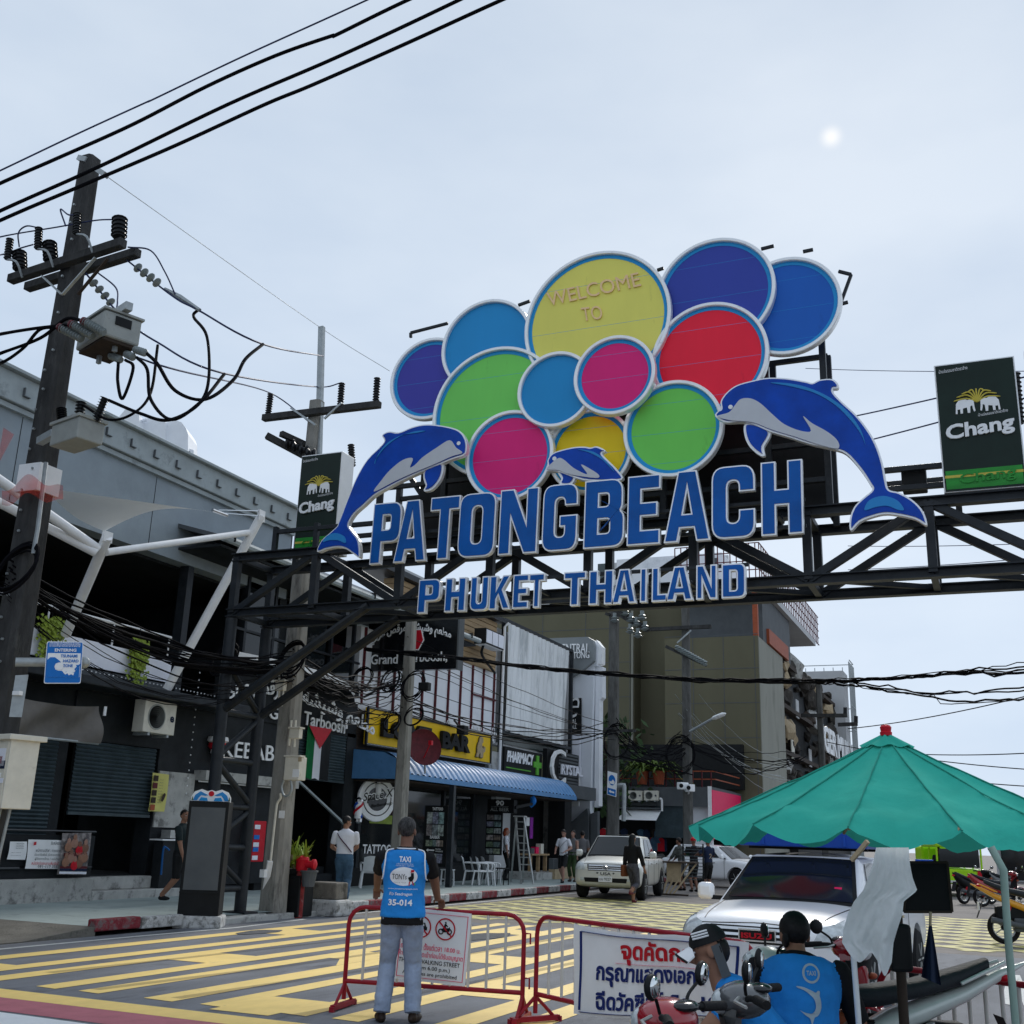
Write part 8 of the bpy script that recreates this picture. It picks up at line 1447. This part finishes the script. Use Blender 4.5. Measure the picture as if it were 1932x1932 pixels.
# --- motor scooters: forward is +Y
def scooter(label, paint, paint2='black', seatm='seat', sport=0, cowl=None, mirror_='chrome', grp='parked motor scooters', plate_=0):
    T = thing('motor_scooter', label, 'scooter', (0, 0, 0), 0, grp)
    for y in (-.62, .62):
        r = .285; o = MB().lathe([(r*.7, -.045), (r*.9, -.05), (r, -.02), (r, .02), (r*.9, .05), (r*.7, .045)], (0, y, r), 28, (1, 0, 0), False).build('wheel', 'rubber', T, 50, local=True); MB().lathe([(r*.72, -.035), (r*.72, .035), (r*.64, .03), (r*.64, -.03), (r*.72, -.035)], (0, y, r), 24, (1, 0, 0), False).build('rim', 'silver_alu', o, 50, local=True)
        for k in range(5): a = k*1.257; MB().beam((0, y, r), (0, y+math.cos(a)*r*.66, r+math.sin(a)*r*.66), .03, .02).build('spoke', 'silver_alu', o, local=True)
        MB().lathe([(.05, -.05), (.05, .05)], (0, y, r), 12, (1, 0, 0)).build('hub', 'black', o, local=True)
    for s in (-1, 1): MB().tube([(s*.07, .62, .285), (s*.07, .5, .62)], .022, 8).build('fork', 'silver_alu', T, 50, local=True); MB().tube([(s*.09, -.62, .3), (s*.10, -.50, .66)], .028, 8).build('shock', 'red' if s > 0 else 'silver_alu', T, 50, local=True)
    MB().grid(lambda u, v: (math.sin((u-.5)*2.4)*.075*(1.), .62+.31*math.cos(.4+2.2*v), .285+.31*math.sin(.4+2.2*v)+.03*math.cos((u-.5)*2.4)), 6, 12).build('front_mudguard', paint, T, 60, local=True)
    k = sport*.5
    rows = [(-1.02, .02, .90+.26*k, .97+.27*k), (-.92, .07, .76+.26*k, .95+.26*k), (-.70, .13, .55+.22*k, .82+.24*k), (-.40, .155, .42+.1*k, .72+.24*k), (-.12, .15, .38, .66+.2*k), (.05, .13, .32, .50+.2*k), (.2, .14, .28, .42)]
    if sport: rows = [(-1.14, .012, 1.015, 1.035), (-.97, .045, .91, .985), (-.75, .085, .78, .885), (-.5, .115, .66, .80), (-.28, .125, .57, .72), (-.14, .10, .54, .64)]; MB().bb((-.09, -.75, .42), (.09, .1, .66)).build('tail_underside', 'black', T, local=True, bev=.04); MB().box((0, .0, .60), (.24, .26, .2)).build('side_cover', paint2, T, local=True, bev=.05)
    b = MB(); n = 12; vs = []; fs = []
    for y, w, z0, z1 in rows: c = (z0+z1)/2; vs += [(w*math.copysign(abs(math.cos(a))**.7, math.cos(a)), y, c+(z1-z0)/2*math.copysign(abs(math.sin(a))**.8, math.sin(a))) for a in np.linspace(0, 2*math.pi, n, endpoint=False)]
    for i in range(len(rows)-1): fs += [(i*n+j, i*n+(j+1) % n, (i+1)*n+(j+1) % n, (i+1)*n+j) for j in range(n)]
    fs += [tuple(range(n))[::-1], tuple(range((len(rows)-1)*n, len(rows)*n))]; b.add(vs, fs); b.build('rear_body', paint, T, 60, local=True)
    sr = [(-.90, .06, .90+.28*k, .98+.28*k), (-.72, .11, .81+.27*k, .92+.27*k), (-.45, .135, .73+.27*k, .84+.27*k), (-.2, .13, .67+.26*k, .80+.27*k), (.0, .10, .66+.24*k, .78+.26*k), (.06, .05, .66+.22*k, .72+.22*k)]; b = MB(); vs = []; fs = []
    for y, w, z0, z1 in sr: c = (z0+z1)/2; vs += [(w*math.copysign(abs(math.cos(a))**.6, math.cos(a)), y, c+(z1-z0)/2*math.copysign(abs(math.sin(a))**.7, math.sin(a))) for a in np.linspace(0, 2*math.pi, n, endpoint=False)]
    for i in range(len(sr)-1): fs += [(i*n+j, i*n+(j+1) % n, (i+1)*n+(j+1) % n, (i+1)*n+j) for j in range(n)]
    fs += [tuple(range(n))[::-1], tuple(range((len(sr)-1)*n, len(sr)*n))]; b.add(vs, fs); b.build('seat', seatm, T, 60, local=True)
    MB().bb((-.12, -.45, .22), (.12, .05, .46)).build('engine', 'grey_dark', T, local=True, bev=.03); MB().bb((-.13, .0, .24), (.13, .42, .30)).build('footboard', paint2, T, local=True, bev=.02); MB().tube([(.14, .0, .3), (.16, -.4, .34), (.17, -.85, .42)], [.02, .05, .055], 10).build('exhaust', 'grey_dark', T, 60, local=True)
    MB().grid(lambda u, v: ((u-.5)*(.42-.10*v), .36+.16*v+.05*math.cos((u-.5)*3), .30+.62*v), 8, 8).build('leg_shield', paint2, T, 60, local=True)
    MB().grid(lambda u, v: ((u-.5)*(.38-.06*v)*(1-.25*(1-v)), .43+.15*v+.09*math.cos((u-.5)*3)-.12*v*v, .38+.58*v), 10, 8).build('front_fairing', paint, T, 60, local=True)
    b = MB(); b.ell((0, .45, .99), (.15, .13, .085), 16); b.build('handlebar_cowl', cowl or paint, T, 60, local=True); MB().ell((0, .545, .975), (.105, .06, .062), 14).build('headlight', 'headlight', T, 60, local=True); MB().ell((0, .37, 1.045), (.09, .06, .025), 12).build('instrument', 'black_gloss', T, 60, local=True)
    for s in (-1, 1):
        MB().tube([(s*.08, .43, 1.0), (s*.2, .40, 1.02), (s*.24, .36, 1.02)], .015, 8).build('handlebar', 'black', T, 60, local=True); MB().tube([(s*.23, .37, 1.02), (s*.36, .31, 1.015)], .021, 10).build('grip', 'rubber', T, 60, local=True); MB().tube([(s*.19, .45, 1.02), (s*.27, .46, 1.01), (s*.36, .40, 1.0)], .008, 5).build('brake_lever', 'silver_alu', T, 60, local=True)
        MB().tube(spl([(s*.17, .42, 1.03), (s*.20, .42, 1.07), (s*.29, .40, 1.12)], 4), .008, 6).build('mirror_stalk', 'black', T, 60, local=True); m_ = MB(); m_.ell((s*.32, .40, 1.145), (.07, .022, .052), 14, (V3((.97, 0, .2*s)), V3((0, 1, 0)), V3((-.2*s, 0, .97)))); o = m_.build('mirror', 'black', T, 60, local=True); MB().ell((s*.32, .385, 1.145), (.058, .012, .042), 14, (V3((.97, 0, .2*s)), V3((0, 1, 0)), V3((-.2*s, 0, .97)))).build('mirror_glass', mirror_, o, 60, local=True)
        MB().ell((s*.17, .50, .80), (.05, .04, .025), 10).build('indicator', 'orange', T, 60, local=True)
    MB().ell((0, -1.0, .87+.26*k), (.05, .05, .03), 12).build('tail_light', 'red', T, 60, local=True); MB().grid(lambda u, v: ((u-.5)*.16, -.95-.12*v, .68-.30*v+.1*k), 2, 6).build('rear_mudguard', 'black', T, 60, local=True)
    if plate_: MB().box((0, -1.03, .64), (.2, .01, .14)).build('number_plate', 'white', T, local=True)
    if k: 
        for s in (-1, 1): MB().tube([(s*.115, -.70, .90), (s*.10, -.85, .97), (s*.05, -1.0, 1.03)], .012, 6).build('grab_rail', paint, T, 60, local=True)
    return T
mat('mirror', (.7, .72, .72), .03, metal=1, var=.02)
def byhead(T, p, r, ang, k=.93):
    c = fd(p, r); a = math.radians(ang); f = V3((-math.sin(a), math.cos(a), 0)); T.scale = (k, k, k); return put(T, (c.x-f.x*.45*k, c.y-f.y*.45*k, 0), a)
byhead(scooter('red and silver scooter in front of the checkpoint banner', 'moto_red', 'moto_silver', mirror_='mirror'), (1258, 1900), 4.75, 86)
byhead(scooter('dark grey scooter with bulky handlebar cowl between the two men', 'moto_grey', 'black', mirror_='mirror'), (1402, 1868), 5.45, 96)
q = fd((1590, 1932), 7.45); put(scooter('silver scooter with upswept tail and dark seat under the parasol', 'moto_silver', 'orange', sport=.5, mirror_='mirror'), (q.x, q.y, 0), math.radians(112)).scale = (.97, .97, .93)
byhead(scooter('red scooter half hidden behind the man in the shark vest', 'moto_red', 'black', mirror_='mirror'), (1604, 1783), 8.5, -120)
q = fz((1915, 1783), 0); put(scooter('yellow and black scooter by the right edge of the street', 'moto_yellow', 'black', sport=1, plate_=1), (q.x+.45, q.y+.2, 0), math.radians(-80))
for (x, y), m, lab, a in (((1890, 1712), 'moto_red', 'red scooter in the far row at the right edge', -60), ((1845, 1706), 'black', 'black scooter parked left of the far red one', -40), ((1920, 1700), 'moto_grey', 'grey scooter farthest right in the row', -70)): q = fz((x, y), 0); put(scooter(lab, m, 'black'), (q.x, q.y, 0), math.radians(a))
# --- far side: truck, cart, shop row
q = fz((1785, 1690), 0); t = thing('green_truck', 'lime green pickup taxi with a roofed bed far down the street', 'truck', (0, 0, 0)); q2 = q
MB().bb((-.85, -2.4, .45), (.85, 2.4, 1.0)).build('body', 'lime', t, local=True, bev=.08); MB().bb((-.78, .6, 1.0), (.78, 1.9, 1.8)).build('cab', 'lime', t, local=True, bev=.12); MB().bb((-.8, -2.4, 1.75), (.8, .5, 1.9)).build('bed_roof', 'lime', t, local=True, bev=.05)
for x in (-.78, .78):
    for y in (-2.35, -1, .4): MB().beam((x, y, 1), (x, y, 1.76), .06).build('roof_post', 'lime', t, local=True)
MB().bb((-.7, -2.42, 1.05), (.7, -2.39, 1.7)).build('rear_window', 'glass_dark', t, local=True); MB().bb((-.7, -2.45, .5), (.7, -2.4, .58)).build('bumper', 'chrome', t, local=True)
for x in (-.7, .7): MB().bb((x-.1, -2.43, .72), (x+.1, -2.40, .95)).build('tail_light', 'red', t, local=True)
for x in (-.75, .75):
    for y in (-1.5, 1.5): wheel(t, x, y, .33, .2)
put(t, (q.x, q.y+1.5, 0), .25)
q = fz((1730, 1708), 0); t = thing('vendor_cart', 'white vendor cart with blue cooler and bicycle wheels', 'cart', q); c = V3(q); MB().box(c+V3((0, 0, .75)), (1.5, .8, .5)).build('box', 'white', t, bev=.03); MB().box(c+V3((0, 0, 1.03)), (1.6, .9, .04)).build('lid', 'silver_alu', t); MB().box(c+V3((.3, 0, 1.2)), (.5, .4, .28)).build('cooler', 'tray_blue', t); MB().box(c+V3((-.75, 0, .9)), (.35, .4, .8)).build('gas_bottle', 'sign_blue', t, bev=.1)
for x in (-.7, .6): MB().lathe([(.33, -.03), (.36, 0), (.33, .03)], c+V3((x, -.45, .36)), 20, (0, 1, 0), False).build('wheel', 'rubber', t); MB().lathe([(.31, -.01), (.31, .01)], c+V3((x, -.45, .36)), 16, (0, 1, 0)).build('hub_disc', 'silver_alu', t)
rowb = (('low cream shop at the far right of the street', 'cream', 3.9), ('low brown shop far right between the cream and red ones', 'wood_dark', 4.2), ('low dark red shop farthest right', 'dark_red', 3.8), ('low grey shop far right nearest the street mouth', 'grey_light', 4.3))
for i, (lab, m, h) in enumerate(rowb):
    x = (6, 13, 20, -1)[i]+.5; y = 74+i*.7; t = thing('far_shop', lab, 'building', (x+3, y, 0), 0, 'far row of shops'); MB().bb((x, y, 0), (x+6.6, y+6, h)).build('wall', m, t); MB().bb((x-.1, y-1.2, 2.7), (x+6.7, y, 2.85)).build('awning', ('shutter', 'tray_blue', 'cream', 'orange')[i], t)
    for k in range(3): MB().bb((x+.3+k*2.1, y-.05, .1), (x+2.1+k*2.1, y+.02, 2.5)).build('shop_opening', 'glass_dark', t)
    MB().bb((x+.5, y-.1, 3.0), (x+6, y-.02, 3.6)).build('sign_board', ('red', 'yellow_sign', 'white', 'sign_blue')[i], t)
def tree(lab, x, y, h, r, n):
    t = thing('broad_tree', lab, 'tree', (x, y, 0), 0, 'trees behind the far shops'); MB().tube([(x, y, 0), (x+.2, y, h*.4), (x-.1, y, h*.75)], [.3, .2, .08], 8).build('trunk', 'wood_dark', t); b = MB()
    for i in range(5): a = i*1.25; b.tube([(x, y, h*.4), (x+math.cos(a)*r*.4, y+math.sin(a)*r*.4, h*.62), (x+math.cos(a)*r*.75, y+math.sin(a)*r*.75, h*.8)], [.12, .07, .03], 5)
    b.build('limb', 'wood_dark', t) if 0 else stuff(b.build('limbs', 'wood_dark', t)); b = MB()
    cl = [V3((x+rng.normal(0, r*.42), y+rng.normal(0, r*.42), h*.78+rng.normal(0, r*.26))) for _ in range(22)]
    for i in range(n):
        p = random.choice(cl)+V3(rng.normal(0, r*.17, 3)); s_ = random.uniform(.12, .26); a = V3(rng.normal(0, 1, 3)).normalized(); c = a.cross(V3(rng.normal(0, 1, 3))).normalized(); b.add([p-a*s_, p-c*s_*.5, p+a*s_, p+c*s_*.5], [(0, 1, 2, 3)])
    b.build('crown', 'leaf_dark', t)
for x, y, h, r, lab in ((1.5, 84, 5.0, 1.9, 'leftmost small tree behind the far shops'), (9, 86, 5.2, 2.2, 'middle small tree behind the far shops'), (19, 88, 5.4, 2.3, 'rightmost small tree behind the far shops')): tree(lab, x, y, h, r, 1500)
# ============================================================ the green parasol and what hangs from it
PC = fd((1706, 1932), 7.18); PX, PY = PC.x, PC.y
ps_ = thing('market_parasol', 'large green market parasol with red finial over the scooters', 'parasol', (PX, PY, 0))
NR = 14; RR = 1.20; zA_, zR_ = 2.215, 1.68
vdir = math.atan2(-PY, -PX)                                          # toward the camera
from mathutils import noise as NZ
def par(u, v):                                                       # u round the rim, v from apex to rim
    a = vdir+math.radians(-10)-u*2*math.pi; ph = (u*NR) % 1; mid = math.sin(math.pi*ph); r = RR*(.05+.95*v)*(1-.05*mid*v)
    z = zA_-(zA_-zR_)*(v**.92)-.035*mid*v*(1-v)*2-(.025*mid*v)-(.07*mid**.8*max(0, (v-.86)/.14)**1.5)+.022*NZ.noise(V3((8*math.cos(a)*v, 8*math.sin(a)*v, 1.3)))*v+.012*NZ.noise(V3((18*math.cos(a)*v, 18*math.sin(a)*v, 4)))*v
    return V3((PX+r*math.cos(a), PY+r*math.sin(a), z))
MB().grid(par, NR*12, 22).build('canopy', 'parasol', ps_, 70)
b = MB()
for i in range(NR): pts = [par(i/NR, v)+V3((0, 0, .004)) for v in np.linspace(.05, 1, 12)]; MB().tube(pts, .0045, 5).build('seam', 'parasol_dark' if 'parasol_dark' in MT or mat('parasol_dark', (.03, .27, .21), .9, spec=.05) else '', ps_, 60); MB().tube([par(i/NR, .98)-V3((0, 0, .015)), V3((PX, PY, zA_-.12))], .011, 5).build('rib', 'wood_pale', ps_)
MB().grid(lambda u, v: V3((PX+math.cos(u*6.2832)*(.02+.13*v+.012*math.sin(u*37)), PY+math.sin(u*6.2832)*(.02+.13*v+.012*math.sin(u*37)), zA_+.035-.075*v+.008*math.sin(u*50)*v)), 48, 4).build('top_cap', 'parasol', ps_, 60)
MB().lathe([(.034, 0), (.036, .02), (.03, .025), (.034, .05), (.025, .062), (.01, .066)], (PX, PY, zA_+.03), 14).build('finial', 'red', ps_, 40)
MB().tube([(PX, PY, 0), (PX, PY, zA_)], .028, 10).build('pole', 'wood_dark', ps_, 50); MB().lathe([(.28, 0), (.28, .06), (.06, .1), (.05, .3)], (PX, PY, 0), 20).build('base', 'concrete', ps_, 40)
mat('pale_green', (.30, .42, .36), .5)
e0, e1 = fd(zH(1670, 270), 6.1), fd(zH(1810, 1030), 6.3); MB().tube([e0, fd(zH(1770, 450), 6.1), e1, V3((e1.x, e1.y, 0))], .018, 8).build('stay_pole', 'pale_green', ps_, 50)
e0, e1 = fd(zH(590, 1150), 6.9), fd(zH(630, 1665), 6.9); MB().tube([fd(zH(575, 900), 6.9), e0, e1, V3((e1.x, e1.y, 0))], .016, 8).build('stay_pole', 'white', ps_, 50)
a, c = fd(zH(575, 375), 6.0), par(1/NR*0, .98); MB().beam(a, fd(zH(700, 225), 5.95), .02).build('loose_batten', 'wood_pale', ps_)
t = thing('hanging_cloth', 'white translucent cloth hanging from the parasol rim', 'cloth', fd((1660, 1900), 5.95)); rowsC = [(760, 1108, 1290), (850, 1090, 1296), (930, 1062, 1312), (1000, 1035, 1338), (1060, 985, 1262), (1130, 950, 1255), (1220, 925, 1225), (1290, 918, 1205), (1340, 950, 1200), (1385, 985, 1195)]
def clo(u, v):
    i = min(len(rowsC)-2, int(v*(len(rowsC)-1))); f = v*(len(rowsC)-1)-i; r = [rowsC[i][k]+(rowsC[i+1][k]-rowsC[i][k])*f for k in range(3)]; y = r[0]
    if v > .85: y += (v-.85)/.15*(-40*math.exp(-((u-.45)/.12)**2)+90*math.exp(-((u-.82)/.14)**2)+15*math.exp(-((u-.15)/.1)**2))
    return fd(zU(r[1]+(r[2]-r[1])*u, y), 5.95+.05*NZ.noise(V3((u*3.5+v, v*1.3, 2)))*(.3+v)+.008*NZ.noise(V3((u*9+2*v, v*4, 5)))+.006*NZ.noise(V3((u*14, v*11, 9))))
MB().grid(clo, 60, 40).build('cloth', 'cloth_white', t, 70)
t = thing('blackboard', 'black notice board fixed on the parasol pole', 'board', fd(zU(1400, 1115), 7.1)); q = [fd(zU(*p), 7.12) for p in ((1262, 1118), (1532, 1118), (1505, 842), (1296, 842))]; nB = -V3((ray(zU(1400, 1000)).x, ray(zU(1400, 1000)).y, 0)).normalized(); plate([q], 'black', 'panel', t, .025, 0, nB, 0)
for i, j in ((0, 1), (1, 2), (3, 2), (0, 3)): MB().beam(q[i]+nB*.015, q[j]+nB*.015, .014).build('edge', 'wood_dark', t)
t = thing('folded_flag', 'dark navy folded cloth hanging below the notice board', 'cloth', fd(zU(1410, 1520), 6.9)); MB().grid(lambda u, v: fd(zU(1410+(u-.5)*(16+95*v)+5*v, 1190+(300+30*u*v)*v+18*(u-.5)*v), 6.9+.04*math.sin(u*9)*v), 12, 14).build('cloth', 'navy', t, 60); MB().tube([fd(zU(1412, 1118), 6.9), fd(zU(1410, 1195), 6.9)], .008, 5).build('cord', 'wood_pale', t)
t = thing('pole_lamp', 'small black lamp box clipped to the parasol pole', 'lamp', fd(zU(1235, 1390), 6.9)); MB().box(fd(zU(1238, 1318), 7.0), (.12, .1, .25), (V3(cR), V3((-cR.y, cR.x, 0)), V3((0, 0, 1)))).build('case', 'black', t, bev=.02)
